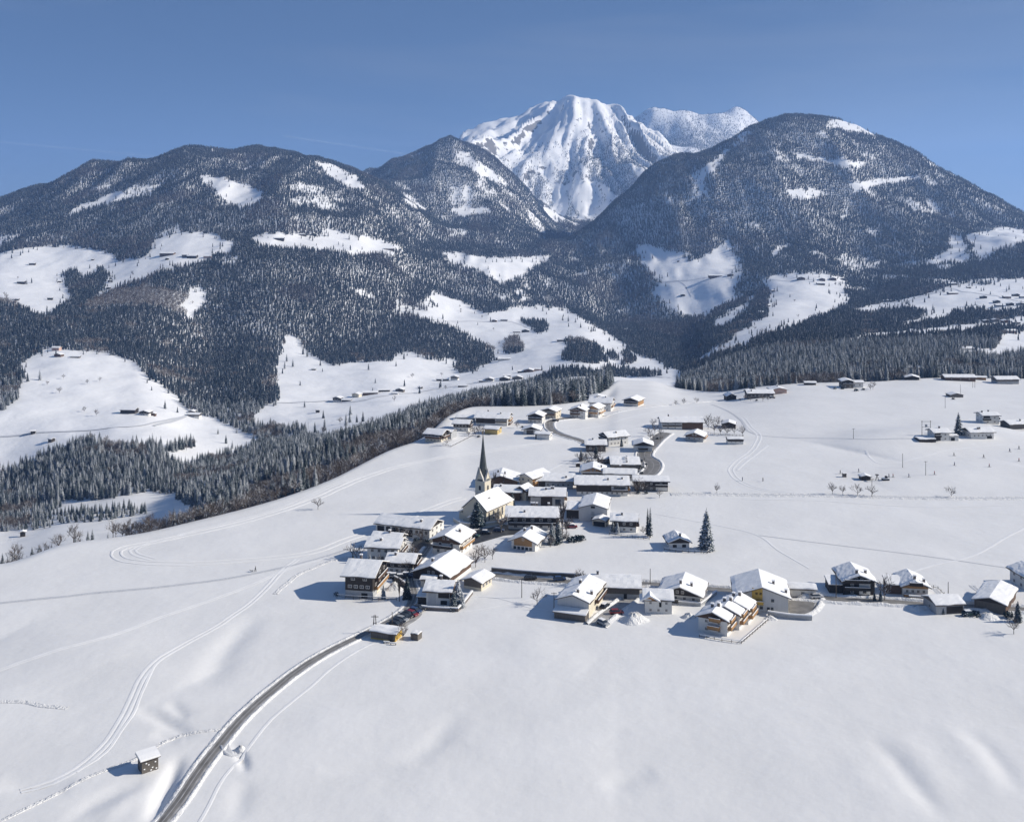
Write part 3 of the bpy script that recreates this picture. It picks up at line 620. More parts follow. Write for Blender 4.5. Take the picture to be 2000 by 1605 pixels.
house('garage', 'small flat-roofed garage in front of the dark boarded barn gable', 'garage', 836, 1147, 'E', 4.8, 4.5, 2.3, -6, 10, 'grey', 'white', oh=.5, of=.5, fw=(0,), sw=(0,), chim=(), panels=[('f', -1.2, 1.9, .1, 2.0, 'hole')], group=G_)
h = house('chalet', 'half white half timber chalet behind a garden wall beside the parked cars', 'chalet', 855, 1183, 'E', 7.2, 8.5, 4.6, -8, 20, 'white', 'dark', 4.6, oh=1.2, of=1.3, fw=(0, 0), sw=(2, 2), chim=((.5, .5),),
          panels=[('f', .15, 3.55, 2.5, 4.55, 'dark'), ('r', -4.1, 4.1, 2.5, 4.55, 'brown'), ('f', -3.0, -.6, .4, 3.8, 'pale'), ('f', .9, 2.9, .5, 1.7, 'hole')], bal=[('r', -3.6, 3.6, 2.4, 'brown')], group=G_)
lean(h, -6.4, -3.62, .6, 6.0, 2.2, 'dark')
house('house', 'white two-storey house with dark chimney above the brown flat chalet', 'house', 747, 1096, 'E', 11, 9.5, 4.9, -9, 22, 'white', 'white', fw=(3, 4), sw=(2, 3), chim=((.38, .25),), bal=[('r', -4, 4, 2.5, 'brown')], panels=[('f', 1.4, 2.2, .2, 2.2, 'hole')], group=G_)
house('house', 'low white-roofed house tucked behind the white two-storey house', 'house', 752, 1070, 'E', 10, 7.5, 2.9, -14, 22, 'white', 'dark', gab='dark', fw=(3,), sw=(2,), chim=((.55, .4),), group=G_)
house('chalet', 'brown and white chalet with red car before it beside the village street', 'chalet', 781, 1119, 'E', 8.8, 8.5, 3.6, -8, 20, 'white', 'dark', 1.9, fw=(4, 3), sw=(2, 2), storeys=2, wsz=(1.1, .95), chim=((.25, .3),), bal=[('r', -3.6, 3.6, 1.9, 'brown')], group=G_)
house('school', 'long white building with dark ground-floor openings and grey snowy roof', 'school', 786, 1048, 'E', 22.5, 11, 3.9, -21, 21, 'white', 'white', gab='dark', fw=(0,), sw=(3,), chim=((.78, .25),), oh=.8, of=.9,
      panels=[('f', -10.6, -7.7, .4, 3.2, 'hole'), ('f', -6.9, -5.2, .4, 3.2, 'hole'), ('f', -4.3, -1.9, .4, 3.2, 'hole'), ('f', -1.0, 1.0, .4, 3.0, 'hole'), ('f', 1.8, 4.2, .4, 3.0, 'hole'), ('f', 5.4, 6.5, 2.0, 3.0, 'glass'), ('f', 7.2, 8.3, 2.0, 3.0, 'glass'), ('f', 9.3, 10.4, 2.0, 3.0, 'glass')], group=G_)
house('chalet', 'white chalet with deep brown gable and long balcony beside the dark village square', 'chalet', 871, 1084, 'G', 10.2, 12, 5.3, -20, 24, 'white', 'brown', 4.2, oh=1.5, of=1.6, fw=(3, 2), sw=(3, 3), chim=((.75, .55),), bal=[('f', -4.6, 2.6, 2.6, 'dark'), ('r', -5.5, 5.5, 2.6, 'honey')], group=G_)
house('house', 'small house with dark open gable and cream sunlit side by the road end', 'house', 923, 1151, 'G', 6.4, 7, 2.8, -27, 22, 'cream', 'dark', gab='weather', oh=1.2, of=1.3, fw=(0,), sw=(3,), chim=(), panels=[('f', -3.1, 3.1, .9, 2.75, 'weather')], group=G_)
h = house('kiosk', 'low bus shelter with yellow end wall beside the valley road', 'shelter', 748, 1250, 'E', 7.6, 4.6, 2.0, -18, 7, 'ochre', 'dark', oh=.6, of=.6, fw=(0,), sw=(0,), chim=(), panels=[('f', -3.75, 3.75, .4, 1.9, 'weather'), ('f', 1.7, 3.3, .1, 1.9, 'hole')])
house('shed', 'small flat timber bin with snow-filled top right of the yellow bus shelter', 'shed', 809, 1250, 'E', 2.3, 2.4, 1.5, -24, 4, 'weather', 'dark', oh=.1, of=.1, fw=(0,), sw=(0,), chim=(), snow=.3)
# square by the church
house('hotel', 'broad dark timber guesthouse with several roof vents beside the church square', 'guesthouse', 1040, 1034, 'E', 18.5, 12, 5.0, -3, 19, 'white', 'dark', 1.7, oh=1.4, of=1.8, fw=(5, 5), sw=(2, 3), storeys=2, wsz=(1.3, 1.0),
      chim=((.33, .15), (.52, .55), (.58, .6), (.47, .6), (.83, .65)), bal=[('f', -9, 9, 2.0, 'dark'), ('r', -5.5, 5.5, 2.3, 'honey')], group=G_)
h = house('house', 'house with brown boarded gable panel above five square white-framed windows', 'house', 1022, 1074, 'G', 9.0, 11, 3.2, -20, 27, 'white', 'brown', oh=1.6, of=1.5, fw=(0,), sw=(3,), chim=((.3, .6), (.55, .75)),
          panels=[('f', -3.5, 3.3, 1.5, 4.3, 'honey')] + [('f', -3.7 + i * 1.5, -2.7 + i * 1.5, .15, 1.15, 'glass') for i in range(5)] + [('f', -2.6, 2.4, 2.0, 2.8, 'weather')], group=G_)
house('barn', 'dark brown barn with broad shallow gable just right of the steeple', 'barn', 977, 952, 'G', 15, 14, 3.0, -4, 19, 'brown', 'brown', oh=1.2, of=1.0, fw=(0,), sw=(3,), chim=((.4, .5), (.62, .3)), panels=[('f', -5, 5, .3, 1.9, 'weather')], group=G_)
house('hotel', 'inn with honey-coloured balconies and white end wall right of the brown barn', 'inn', 1027, 953, 'G', 7, 12, 5.0, -38, 25, 'cream', 'honey', 5.0, gab='white', oh=1.5, of=1.3, fw=(2, 2), sw=(3, 3), chim=(), panels=[('r', -5.8, 5.8, .5, 2.2, 'honey'), ('r', -5.8, 5.8, 2.9, 4.6, 'honey')], bal=[('r', -5.5, 5.5, 2.5, 'honey')], group=G_)
house('barn', 'dark walled barn with plain white roof between church nave and inn', 'barn', 991, 977, 'E', 11, 9, 3.6, -8, 20, 'brown', 'dark', fw=(0,), sw=(0,), chim=((.2, .3),), group=G_)
house('house', 'narrow cream house with red-brown timber gable behind the guesthouse', 'house', 1017, 976, 'G', 5.2, 6, 4.2, -30, 35, 'cream', 'brown', 3.4, oh=.9, of=.9, fw=(1, 2), sw=(2,), chim=(), bal=[('r', -2.6, 2.6, 2.3, 'brown')], group=G_)
house('house', 'white-roofed house with grey shopfront wall behind the dark guesthouse', 'house', 1069, 988, 'E', 14, 10.5, 4.2, -4, 21, 'grey', 'grey', fw=(2, 0), sw=(2, 3), chim=((.45, .3), (.62, .35), (.67, .35)), bal=[('r', -4.8, 4.8, 2.3, 'honey')], panels=[('f', -2.7, 2.1, .2, 3.9, 'dark'), ('f', 3.3, 5.6, .4, 2.8, 'glass')], group=G_)
house('house', 'long grey house with a row of small windows and balcony end, behind the shopfront house', 'house', 1085, 954, 'E', 15.5, 11, 3.4, -5, 20, 'grey', 'dark', gab='dark', fw=(6,), sw=(2,), chim=((.8, .15),), bal=[('r', -5, 5, 1.3, 'honey')], panels=[('f', -7.6, -4.6, .1, 3.3, 'dark')], group=G_)
house('farmhouse', 'very long farmhouse with dark boarded upper wall and white right end', 'farmhouse', 1176, 968, 'E', 22, 12, 4.9, -3, 20, 'white', 'dark', 1.7, oh=1.4, of=1.4, fw=(9, 0), sw=(3, 3), storeys=2, wsz=(.9, .9), chim=((.62, .2), (.9, .25)),
      bal=[('r', -5, 5, 1.9, 'honey'), ('f', 4, 11, 2.0, 'weather')], panels=[('f', 4, 10.9, 1.9, 4.6, 'pale'), ('f', 5, 10.2, 3.0, 4.1, 'glass')], group=G_)
house('house', 'house with honey timber gable over dark windows behind the very long farmhouse', 'house', 1158, 933, 'G', 11, 11, 2.9, -6, 22, 'white', 'honey', gab='honey', fw=(3,), sw=(2,), chim=((.85, .4),), panels=[('f', -4.8, 4.8, .2, 2.2, 'weather')], group=G_)
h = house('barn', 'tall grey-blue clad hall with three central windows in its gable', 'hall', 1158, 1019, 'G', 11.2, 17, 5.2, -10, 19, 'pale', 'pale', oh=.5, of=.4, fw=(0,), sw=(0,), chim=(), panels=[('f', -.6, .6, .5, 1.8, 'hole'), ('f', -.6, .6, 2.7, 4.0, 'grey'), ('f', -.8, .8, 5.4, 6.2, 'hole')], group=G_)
house('barn', 'low dark annexe joined to the grey-blue clad hall', 'annexe', 1120, 1012, 'E', 5.6, 12, 3.2, -8, 14, 'dark', 'dark', oh=.5, of=.4, fw=(0,), sw=(0,), chim=(), group=G_)
house('garage', 'little garage with cream side wall in the shadow of the grey-blue hall', 'garage', 1170, 1028, 'G', 5.4, 5, 2.2, -22, 20, 'cream', 'dark', oh=.6, of=.6, fw=(0,), sw=(0,), chim=(), panels=[('f', -2.3, 2.3, .1, 1.9, 'hole')], group=G_)
house('chalet', 'brown over white chalet left of the twin poplars', 'chalet', 1219, 1039, 'E', 9, 8.5, 4.3, -8, 20, 'white', 'dark', 2.0, fw=(3, 3), sw=(2, 2), storeys=2, wsz=(1.0, .9), chim=((.4, .3),), bal=[('r', -3.8, 3.8, 2.1, 'brown')], group=G_)
house('farmhouse', 'dark timber farmhouse with bushes at its left front by the farm lane', 'farmhouse', 1272, 959, 'E', 14.5, 8, 4.4, -4, 17, 'weather', 'dark', 2.1, fw=(3, 3), sw=(2, 2), storeys=2, wsz=(1.0, .9), chim=(), bal=[('f', 1.8, 7.2, 2.2, 'dark')], panels=[('f', 2.0, 7.1, .3, 1.9, 'white')], group=G_)
house('chalet', 'small lone chalet with green-dark gable inside a fenced plot by the big spruce', 'chalet', 1327, 1073, 'G', 7.2, 7.5, 2.7, 3, 27, 'white', 'dark', 2.3, oh=1.1, of=1.1, fw=(0,), sw=(1,), chim=((.55, .1),), panels=[('f', -2.4, -1.0, .8, 1.8, 'hole'), ('f', 1.0, 2.4, .8, 1.8, 'hole')])
# upper part of the village core
house('hall', 'large plain hall roof with a line of small vents below the road bend', 'hall', 1222, 917, 'E', 14, 17, 2.2, -2, 11, 'weather', 'grey', oh=.5, of=.5, fw=(0,), sw=(0,), chim=((.55, .1), (.55, .2), (.55, .3), (.57, .38)), snow=.45, group=U_)
house('house', 'house with small dark gable end directly in front of the plain hall roof', 'house', 1211, 938, 'E', 14, 8, 3.0, -8, 19, 'white', 'dark', gab='dark', fw=(4,), sw=(2,), chim=((.5, .5),), group=U_)
house('chalet', 'chalet with dark triangular gable over a white balcony front, by the road bend', 'chalet', 1256, 882, 'G', 9.6, 9, 3.4, -6, 22, 'white', 'dark', 3.0, oh=1.2, of=1.3, fw=(2,), sw=(2,), chim=(), bal=[('f', -2.4, 2.4, 1.3, 'dark')], group=U_)
house('house', 'white house with shaded balcony gable facing left, above the plain hall roof', 'house', 1208, 869, 'E', 12, 9, 4.6, 24, 22, 'white', 'dark', gab='dark', fw=(5, 5), sw=(2, 2), wsz=(.8, .9), chim=((.5, .25),), bal=[('l', -4, 4, 2.4, 'dark'), ('l', -3.6, 3.6, 4.2, 'dark')], group=U_)
house('house', 'white-roofed house with dark shaded wall where the upper road enters the core', 'house', 1164, 882, 'E', 10, 9, 3.6, -2, 20, 'weather', 'dark', 2.0, fw=(3,), sw=(2,), chim=((.35, .4),), group=U_)
house('garage', 'little white-roofed garage with dark left side near the garden trees', 'garage', 1184, 906, 'E', 6, 4.5, 2.2, 12, 14, 'weather', 'dark', oh=.4, of=.4, fw=(0,), sw=(0,), chim=(), group=U_)
house('shed', 'tiny dark garden hut alone on the snow left of the plain hall', 'hut', 1129, 912, 'E', 2.0, 1.6, 1.5, 0, 12, 'dark', 'dark', oh=.1, of=.1, fw=(0,), sw=(0,), chim=(), snow=.15)
house('chalet', 'brown-gabled chalet with grey ground floor by the straight lane', 'chalet', 1356, 862, 'G', 9.6, 9.5, 3.0, -20, 24, 'grey', 'brown', 2.3, oh=1.2, of=1.2, fw=(3,), sw=(2,), chim=(), bal=[('r', -4, 4, 1.7, 'honey')], group=U_)
house('farmhouse', 'long low farmhouse, white balcony half and dark barn half, behind the brown-gabled chalet', 'farmhouse', 1333, 839, 'E', 24, 12, 4.3, 0, 18, 'white', 'dark', 4.3, fw=(5, 5), sw=(0,), wsz=(.9, .8), chim=((.2, .5),), bal=[('f', -11.6, -.6, 2.2, 'dark')],
      panels=[('f', -.2, 11.9, .2, 4.2, 'brown'), ('r', -5.9, 5.9, .2, 4.2, 'brown')], group=U_)
house('barn', 'grey-roofed dark barn among bare orchard trees right of the long farmhouse', 'barn', 1423, 836, 'G', 8, 9, 2.2, -14, 20, 'dark', 'dark', oh=.5, of=.5, fw=(0,), sw=(0,), chim=(), snow=.15, group=U_)
house('hut', 'low cabin with dark upper band standing right of the orchard', 'cabin', 1437, 868, 'E', 8.2, 5, 2.7, -2, 14, 'white', 'dark', 1.6, oh=.5, of=.5, fw=(3,), sw=(1,), wsz=(.7, .6), storeys=1, chim=(), group=U_)
# top row near the dark wood
house('chalet', 'chalet with sunlit brown side nearest the hill crest at the wood edge', 'chalet', 1232, 793, 'G', 10, 12, 3.8, -26, 21, 'white', 'dark', 3.2, oh=1.3, of=1.3, fw=(3, 3), sw=(3, 3), wsz=(.8, .8), chim=(), bal=[('f', -4.6, 4.6, 2.1, 'dark')], panels=[('r', -5.8, 5.8, .4, 3.5, 'honey')], group=U_)
house('hotel', 'left gabled wing of the white hotel before the dark wood', 'hotel wing', 1128, 817, 'G', 10, 12, 5.0, -18, 24, 'white', 'brown', 4.6, fw=(3, 3), sw=(3, 3), wsz=(.8, .9), chim=((.6, .3),), bal=[('f', -4.4, 1.5, 2.5, 'brown'), ('f', -4.0, 1.0, 4.5, 'brown')], group=U_)
house('hotel', 'middle gabled wing of the white hotel before the dark wood', 'hotel wing', 1157, 815, 'G', 8, 11, 5.6, -24, 26, 'white', 'honey', 5.2, fw=(2, 2), sw=(3, 3), wsz=(.8, .9), chim=(), bal=[('f', -3.4, 3.4, 2.6, 'honey'), ('r', -5, 5, 2.6, 'honey')], group=U_)
house('hotel', 'rear wing of the white hotel with brown balconied end and wide snowy roof', 'hotel wing', 1172, 803, 'E', 14, 13, 5.5, -14, 22, 'white', 'dark', gab='brown', fw=(4, 4), sw=(3, 3), wsz=(.8, .9), chim=((.3, .4), (.7, .4)), bal=[('r', -6, 6, 2.6, 'honey')], group=U_)
house('chalet', 'small chalet tucked behind the hotel under the first spruces', 'chalet', 1168, 785, 'G', 11, 8, 3.0, -4, 16, 'white', 'dark', gab='dark', fw=(2,), sw=(2,), chim=(), group=U_)
house('chalet', 'chalet with tan sunlit side above the upper road junction', 'chalet', 1072, 817, 'G', 9, 9, 4.6, -24, 20, 'cream', 'dark', gab='dark', fw=(2, 2), sw=(2, 2), wsz=(.9, .9), chim=(), bal=[('f', -4, 4, 2.4, 'brown')], group=U_)
house('chalet', 'chalet with dark gable and long dark balcony, left of the upper road junction', 'chalet', 1045, 826, 'G', 8.6, 9, 4.2, -14, 23, 'white', 'dark', 3.6, fw=(3, 3), sw=(2, 2), wsz=(.9, .9), chim=(), bal=[('f', -4, 4, 2.3, 'dark')], group=U_)
house('house', 'low chalet with dark triangular gable and open porch by the upper road', 'house', 1038, 848, 'G', 9, 8, 2.6, -8, 22, 'white', 'dark', gab='dark', oh=1.4, of=1.4, fw=(3,), sw=(2,), chim=(), panels=[('f', -2.8, 1.2, .1, 2.3, 'weather')], group=U_)
house('garage', 'white garage with snowy flat gable in front of the low porch chalet', 'garage', 1059, 858, 'E', 8, 6, 2.7, -16, 14, 'white', 'dark', gab='dark', oh=.6, of=.7, fw=(0,), sw=(2,), chim=(), panels=[('f', -3.9, -3.2, .1, 2.4, 'hole')], group=U_)
house('barn', 'small yellow timber barn left of the upper road', 'barn', 959, 848, 'E', 7.6, 6.5, 2.9, -18, 17, 'yellow', 'yellow', oh=1.0, of=1.1, fw=(0,), sw=(1,), chim=(), group=U_)
house('farmhouse', 'long farmhouse with dark barn half and white balcony half near the ravine wood', 'farmhouse', 960, 831, 'E', 19, 13, 4.4, -10, 19, 'white', 'dark', 4.4, oh=1.3, of=1.4, fw=(0, 0), sw=(3, 3), wsz=(1.0, .9), chim=((.3, .6), (.75, .3)), bal=[('f', 2.5, 9.2, 2.3, 'weather'), ('r', -5, 5, 2.3, 'honey'), ('r', -5, 5, .4, 'brown')],
      panels=[('f', -9.4, 2.2, 1.3, 4.3, 'dark')], group=U_)
house('house', 'brown over white house left of the long farmhouse at the ravine wood', 'house', 900, 842, 'E', 8.6, 8, 4.2, -10, 20, 'white', 'dark', 2.2, fw=(3, 4), sw=(2, 2), storeys=2, wsz=(.9, .8), chim=(), bal=[('r', -3.6, 3.6, 2.2, 'brown')], group=U_)
house('house', 'low house with plain white roof half hidden behind the brown over white house', 'house', 908, 824, 'E', 10, 6, 2.6, -10, 18, 'white', 'dark', fw=(2,), sw=(0,), chim=(), group=U_)
house('chalet', 'westernmost village chalet with cream balconied gable on the plateau edge', 'chalet', 846, 863, 'E', 9.6, 9.5, 4.3, -22, 20, 'cream', 'dark', 1.8, oh=1.4, of=1.4, fw=(4, 4), sw=(3, 3), storeys=2, wsz=(1.0, .8), chim=(), bal=[('r', -4.2, 4.2, 2.2, 'brown'), ('f', -4.5, 4.5, 2.2, 'brown')], group=U_)
house('barn', 'grey low barn directly behind the westernmost village chalet', 'barn', 868, 856, 'E', 8, 7, 3.4, -20, 14, 'grey', 'weather', oh=.7, of=.7, fw=(0,), sw=(0,), chim=(), snow=.2, group=U_)
# along the village road
h = house('house', 'large pale-gabled farmhouse with cream sunlit side and low shed at its foot', 'farmhouse', 1119, 1204, 'G', 9.6, 17.5, 4.8, -20, 23, 'pale', 'pale', 4.8, oh=.9, of=.9, fw=(0,), sw=(6, 6), wsz=(1.0, 1.2), chim=((.6, .12), (.45, .55), (.95, .3)), panels=[('r', -8.7, 8.7, .1, 4.75, 'cream'), ('r', -2, 3, 2.2, 2.6, 'brown')], bal=[('r', -2, 8.4, 2.4, 'brown')], group=K_)  # grey gable, cream side panel: shade and sunlight put into the wall colours
lean(h, -4.9, 4.6, -3.0, -.1, 1.9, 'weather', .5)
house('barn', 'grey boarded barn with brown gable end between farmhouse and road', 'barn', 1203, 1169, 'E', 14.5, 11, 3.5, -6, 18, 'grey', 'dark', gab='brown', oh=.9, of=1.0, fw=(0,), sw=(0,), chim=((.1, .5),), panels=[('f', -7.2, 7.2, 1.6, 3.4, 'weather'), ('f', 2.4, 3.4, .1, 1.8, 'hole'), ('r', -5.4, 5.4, 1.2, 3.4, 'brown')], group=K_)
h = house('house', 'small white house with honey timber gable beside the tall snow heap', 'house', 1286, 1198, 'E', 8, 8, 4.2, -6, 20, 'white', 'white', gab='honey', oh=.9, of=.9, fw=(3, 3), sw=(2, 2), wsz=(.8, .8), chim=(), panels=[('f', .2, .9, 2.0, 3.7, 'hole')], group=K_)
b = MB(); b.prism([(-5.0, 3.9), (.0, 3.9), (-2.5, 5.2)], 'y', -.7, 3.5); b.build('porch_gable', M['honey'], h)
b = MB(); b.prism([(-5.6, 3.75), (-2.5, 5.35), (.6, 3.75), (.6, 4.15), (-2.5, 5.8), (-5.6, 4.15)], 'y', -1.3, 4.0); b.build('porch_roof_snow', M['snow'], h)
house('chalet', 'wide chalet with green-dark gable and terrace, behind the small white house', 'chalet', 1328, 1176, 'G', 12.5, 12, 2.6, -17, 23, 'white', 'dark', 2.2, oh=1.4, of=1.5, fw=(4,), sw=(4,), wsz=(.9, 1.0), chim=((.5, .15), (.75, .3)), bal=[('f', -5.6, 5.6, .3, 'weather')], group=K_)
house('house', 'broad white house with ochre balcony bay in the middle of its gable', 'house', 1488, 1195, 'G', 15.4, 15, 4.8, -10, 23, 'pale', 'pale', 4.8, oh=1.2, of=1.1, fw=(0,), sw=(4, 4), chim=((.75, .4), (.97, .15)),
      panels=[('f', -2.9, .2, 2.1, 7.2, 'ochre'), ('f', -2.6, -.1, 3.3, 4.6, 'glass'), ('f', -1.9, -1.2, 5.2, 5.9, 'hole'), ('f', -.7, 0, 5.2, 5.9, 'hole'), ('f', -6.4, -5.9, 3.7, 4.3, 'hole'), ('f', -5.5, -5.0, 3.7, 4.3, 'hole'), ('f', 2.7, 3.6, 3.2, 4.1, 'glass'), ('f', -2.7, -1.8, .9, 1.8, 'glass'), ('f', -.6, .3, .9, 1.8, 'glass'), ('f', 1.5, 2.3, .7, 1.6, 'glass'), ('f', 2.6, 3.4, .7, 1.6, 'glass'), ('r', -7.4, 7.4, .1, 4.7, 'cream')],  # cream right-hand panel carries the sunlight on that side in its colour
      bal=[('f', -3.0, .4, 2.6, 'ochre')], group=K_)
house('garage', 'small white annexe with snowy lean roof right of the ochre-bay house', 'annexe', 1568, 1166, 'E', 8, 5, 2.4, -8, 14, 'white', 'white', oh=.5, of=.6, fw=(1,), sw=(1,), chim=(), group=K_)
for i, (x, y, lb) in enumerate([(1392, 1237, 'front unit of the stepped brown and white terraced houses'), (1416, 1225, 'middle unit of the stepped brown and white terraced houses'), (1434, 1214, 'rear unit of the stepped brown and white terraced houses')]):
    house('terraced_house', lb, 'terraced house', x, y, 'G', 8.4, 6.4, 4.4, -28, 26, 'white', 'brown', 4.0, oh=1.0, of=1.0, fw=(2, 2), sw=(2, 2), wsz=(.9, .9), chim=((.35, .6), (.55, .7)),
          bal=[('f', -1.3, 2.2, 1.6, 'honey'), ('f', -.8, 2.4, 3.9, 'honey'), ('r', -3.2, 3.2, 1.8, 'honey'), ('r', -3.2, 1.2, 3.8, 'honey')], group='terraced houses on the village road')
h = house('chalet', 'dark timber chalet with white balcony bay and snow-striped roof by the road', 'chalet', 1678, 1163, 'G', 9.6, 11, 4.6, -5, 25, 'dark', 'dark', 4.6, oh=1.2, of=1.3, fw=(2, 2), sw=(2, 2), wsz=(1.0, .9), chim=((.45, .1), (.8, .35)), bal=[('f', -4.6, 3.2, 4.3, 'dark'), ('f', -4.6, 3.2, 2.0, 'dark')],
          panels=[('f', .0, 3.4, 2.5, 4.2, 'white'), ('f', .0, 3.4, .5, 1.9, 'white'), ('f', 1.1, 2.2, .8, 1.7, 'hole')], group=K_)
lean(h, -8.8, -4.95, 1.5, 7.5, 2.6, 'dark', .8)
h = house('chalet', 'orange-brown gabled chalet with white window front beside the dark timber chalet', 'chalet', 1788, 1164, 'G', 7.6, 10, 3.1, -8, 26, 'white', 'honey', 2.4, oh=1.1, of=1.3, fw=(4,), sw=(3,), wsz=(.9, 1.0), chim=((.5, .1), (.9, .2)), bal=[('f', -3.6, 3.6, -.1, 'honey'), ('f', -2.0, 2.0, 3.6, 'dark')], group=K_)
lean(h, -8.2, -3.95, 1.2, 7, 2.7, 'brown', 1.0)
house('shed', 'low grey shed with wide dark opening on the valley side of the road', 'shed', 1856, 1199, 'E', 8.8, 7.5, 2.8, 7, 19, 'grey', 'grey', gab='weather', oh=.6, of=.6, fw=(0,), sw=(1,), chim=(), panels=[('f', -1.2, 4.0, .2, 2.3, 'dark')], group=K_)
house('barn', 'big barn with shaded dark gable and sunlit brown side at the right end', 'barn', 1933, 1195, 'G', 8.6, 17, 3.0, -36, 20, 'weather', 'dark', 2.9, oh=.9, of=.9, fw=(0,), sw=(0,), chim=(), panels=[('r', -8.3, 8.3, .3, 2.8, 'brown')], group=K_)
house('chalet', 'brown chalet cut off by the right border above the big barn', 'chalet', 2030, 1153, 'G', 9, 9, 4.4, 4, 22, 'white', 'brown', 3.6, fw=(2, 2), sw=(2,), chim=(), group=K_)
# right-hand slope
S_ = 'houses on the gentle slope at the right'
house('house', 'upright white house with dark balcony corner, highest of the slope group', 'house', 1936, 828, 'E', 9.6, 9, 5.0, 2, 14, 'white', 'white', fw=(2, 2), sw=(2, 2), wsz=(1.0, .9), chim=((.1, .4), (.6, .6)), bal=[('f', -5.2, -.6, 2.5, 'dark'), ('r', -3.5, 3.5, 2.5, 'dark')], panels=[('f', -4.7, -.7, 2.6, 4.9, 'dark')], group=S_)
house('barn', 'dark-walled barn touching the right border on the slope', 'barn', 1990, 838, 'E', 11, 9, 2.9, 10, 18, 'weather', 'dark', gab='dark', fw=(0,), sw=(0,), chim=((.75, .3),), group=S_)
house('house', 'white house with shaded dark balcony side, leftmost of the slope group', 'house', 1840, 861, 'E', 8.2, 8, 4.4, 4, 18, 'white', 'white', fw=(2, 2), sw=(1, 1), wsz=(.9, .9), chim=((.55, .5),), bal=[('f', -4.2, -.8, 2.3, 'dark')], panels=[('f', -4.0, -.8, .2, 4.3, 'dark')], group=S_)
house('house', 'long low white house with dark gable facing left, right of the lone spruce', 'house', 1919, 857, 'E', 13, 8.5, 3.6, 7, 20, 'white', 'white', gab='dark', fw=(5,), sw=(2,), wsz=(.9, .9), chim=((.4, .25), (.48, .3)), panels=[('f', 2.6, 5.4, .1, 1.5, 'hole')], group=S_)
house('garage', 'low carport with snow-laden roof left of the slope houses', 'carport', 1812, 864, 'E', 9, 6, 1.4, 4, 5, 'dark', 'dark', oh=.2, of=.2, fw=(0,), sw=(0,), chim=(), snow=.5, group=S_)
house('garage', 'tiny garage linking the two white slope houses below the spruce', 'garage', 1864, 861, 'E', 4.6, 4.5, 2.4, 4, 10, 'white', 'dark', oh=.3, of=.3, fw=(0,), sw=(0,), chim=(), panels=[('f', -1.9, .2, .1, 1.8, 'hole')], group=S_)
house('shed', 'dark lone barn on the open snow above the slope houses', 'barn', 1869, 776, 'G', 9, 7, 1.6, 2, 17, 'weather', 'dark', oh=.4, of=.4, fw=(0,), sw=(0,), chim=(), snow=.1)
house('hut', 'ski lift hut with snowy roof and dark open front', 'lift hut', 1691, 938, 'G', 4.4, 4, 1.5, -6, 18, 'dark', 'dark', oh=.5, of=.5, fw=(0,), sw=(0,), chim=(), snow=.3)
house('booth', 'tiny square ticket booth left of the ski lift hut', 'booth', 1650, 932, 'E', 1.6, 1.4, 1.5, 0, 8, 'weather', 'weather', oh=.1, of=.1, fw=(0,), sw=(0,), chim=(), snow=.1)
T_ = 'houses in front of the right-hand forest'
house('hut', 'dark pointed-gable hut at the left end of the forest edge houses', 'hut', 1429, 781, 'G', 6.8, 8, 2.6, 4, 33, 'dark', 'dark', fw=(0,), sw=(0,), chim=(), oh=.8, of=.8, group=T_)
house('farmhouse', 'long farmhouse under a single snow-laden spruce at the forest edge', 'farmhouse', 1486, 777, 'E', 18, 10, 3.2, 0, 20, 'weather', 'dark', 1.6, fw=(6,), sw=(2,), storeys=1, wsz=(.9, .8), chim=((.15, .2),), group=T_)
house('house', 'pinkish house with white roof at the end of the long forest edge farmhouse', 'house', 1522, 769, 'G', 11, 9, 2.9, 4, 15, 'pink', 'pink', fw=(3,), sw=(2,), wsz=(.9, .8), chim=((.5, .5),), group=T_)
house('shed', 'open-sided hut in the forest shadow left of the stone-walled chalet', 'hut', 1583, 752, 'E', 8, 5, 1.6, -5, 14, 'dark', 'dark', fw=(0,), sw=(0,), chim=(), oh=.9, of=.9, group=T_)
house('chalet', 'chalet with snowy terraces and shrubs alone in front of the right forest', 'chalet', 1656, 758, 'G', 8, 10, 5.0, -4, 18, 'weather', 'dark', 2.6, fw=(2, 2), sw=(2, 2), wsz=(.9, .9), chim=(), bal=[('f', -3.8, 3.8, 2.6, 'weather')], group=T_)
house('house', 'right annexe of the terraced forest chalet with flat white roof', 'house', 1674, 757, 'E', 9, 7, 3.8, -2, 14, 'white', 'white', fw=(2,), sw=(1,), chim=(), group=T_)
for (x, y, k, w, d, hh, rt, lo, lb) in [(1782, 742, 'G', 10, 9, 1.8, -16, 'dark', 'foremost dark barn of the forest hamlet'), (1800, 733, 'E', 11, 7, 2.8, -18, 'dark', 'middle dark barn with bright roof in the forest hamlet'), (1788, 724, 'E', 14, 9, 2.6, -12, 'weather', 'rear weathered barn of the forest hamlet'),
                                      (1757, 729, 'E', 8, 6, 2.2, 0, 'brown', 'small brown barn half buried in trees, left in the forest hamlet'), (1843, 731, 'E', 7, 6, 2.4, -8, 'dark', 'small dark hut between the forest hamlet and the long barn'), (1840, 722, 'G', 12, 9, 3.6, -6, 'brown', 'tall brown chalet among the trees above the long barn'),
                                      (1876, 744, 'E', 23, 9, 2.8, -2, 'brown', 'long brown barn with bright snowy roof before the forest')]:
    house('barn' if lo != 'brown' or w > 20 else 'chalet', lb, 'barn', x, y, k, w, d, hh, rt, 18, lo, lo, fw=(3,) if lo == 'brown' else (0,), sw=(0,), wsz=(.8, .7), chim=(), group=T_)
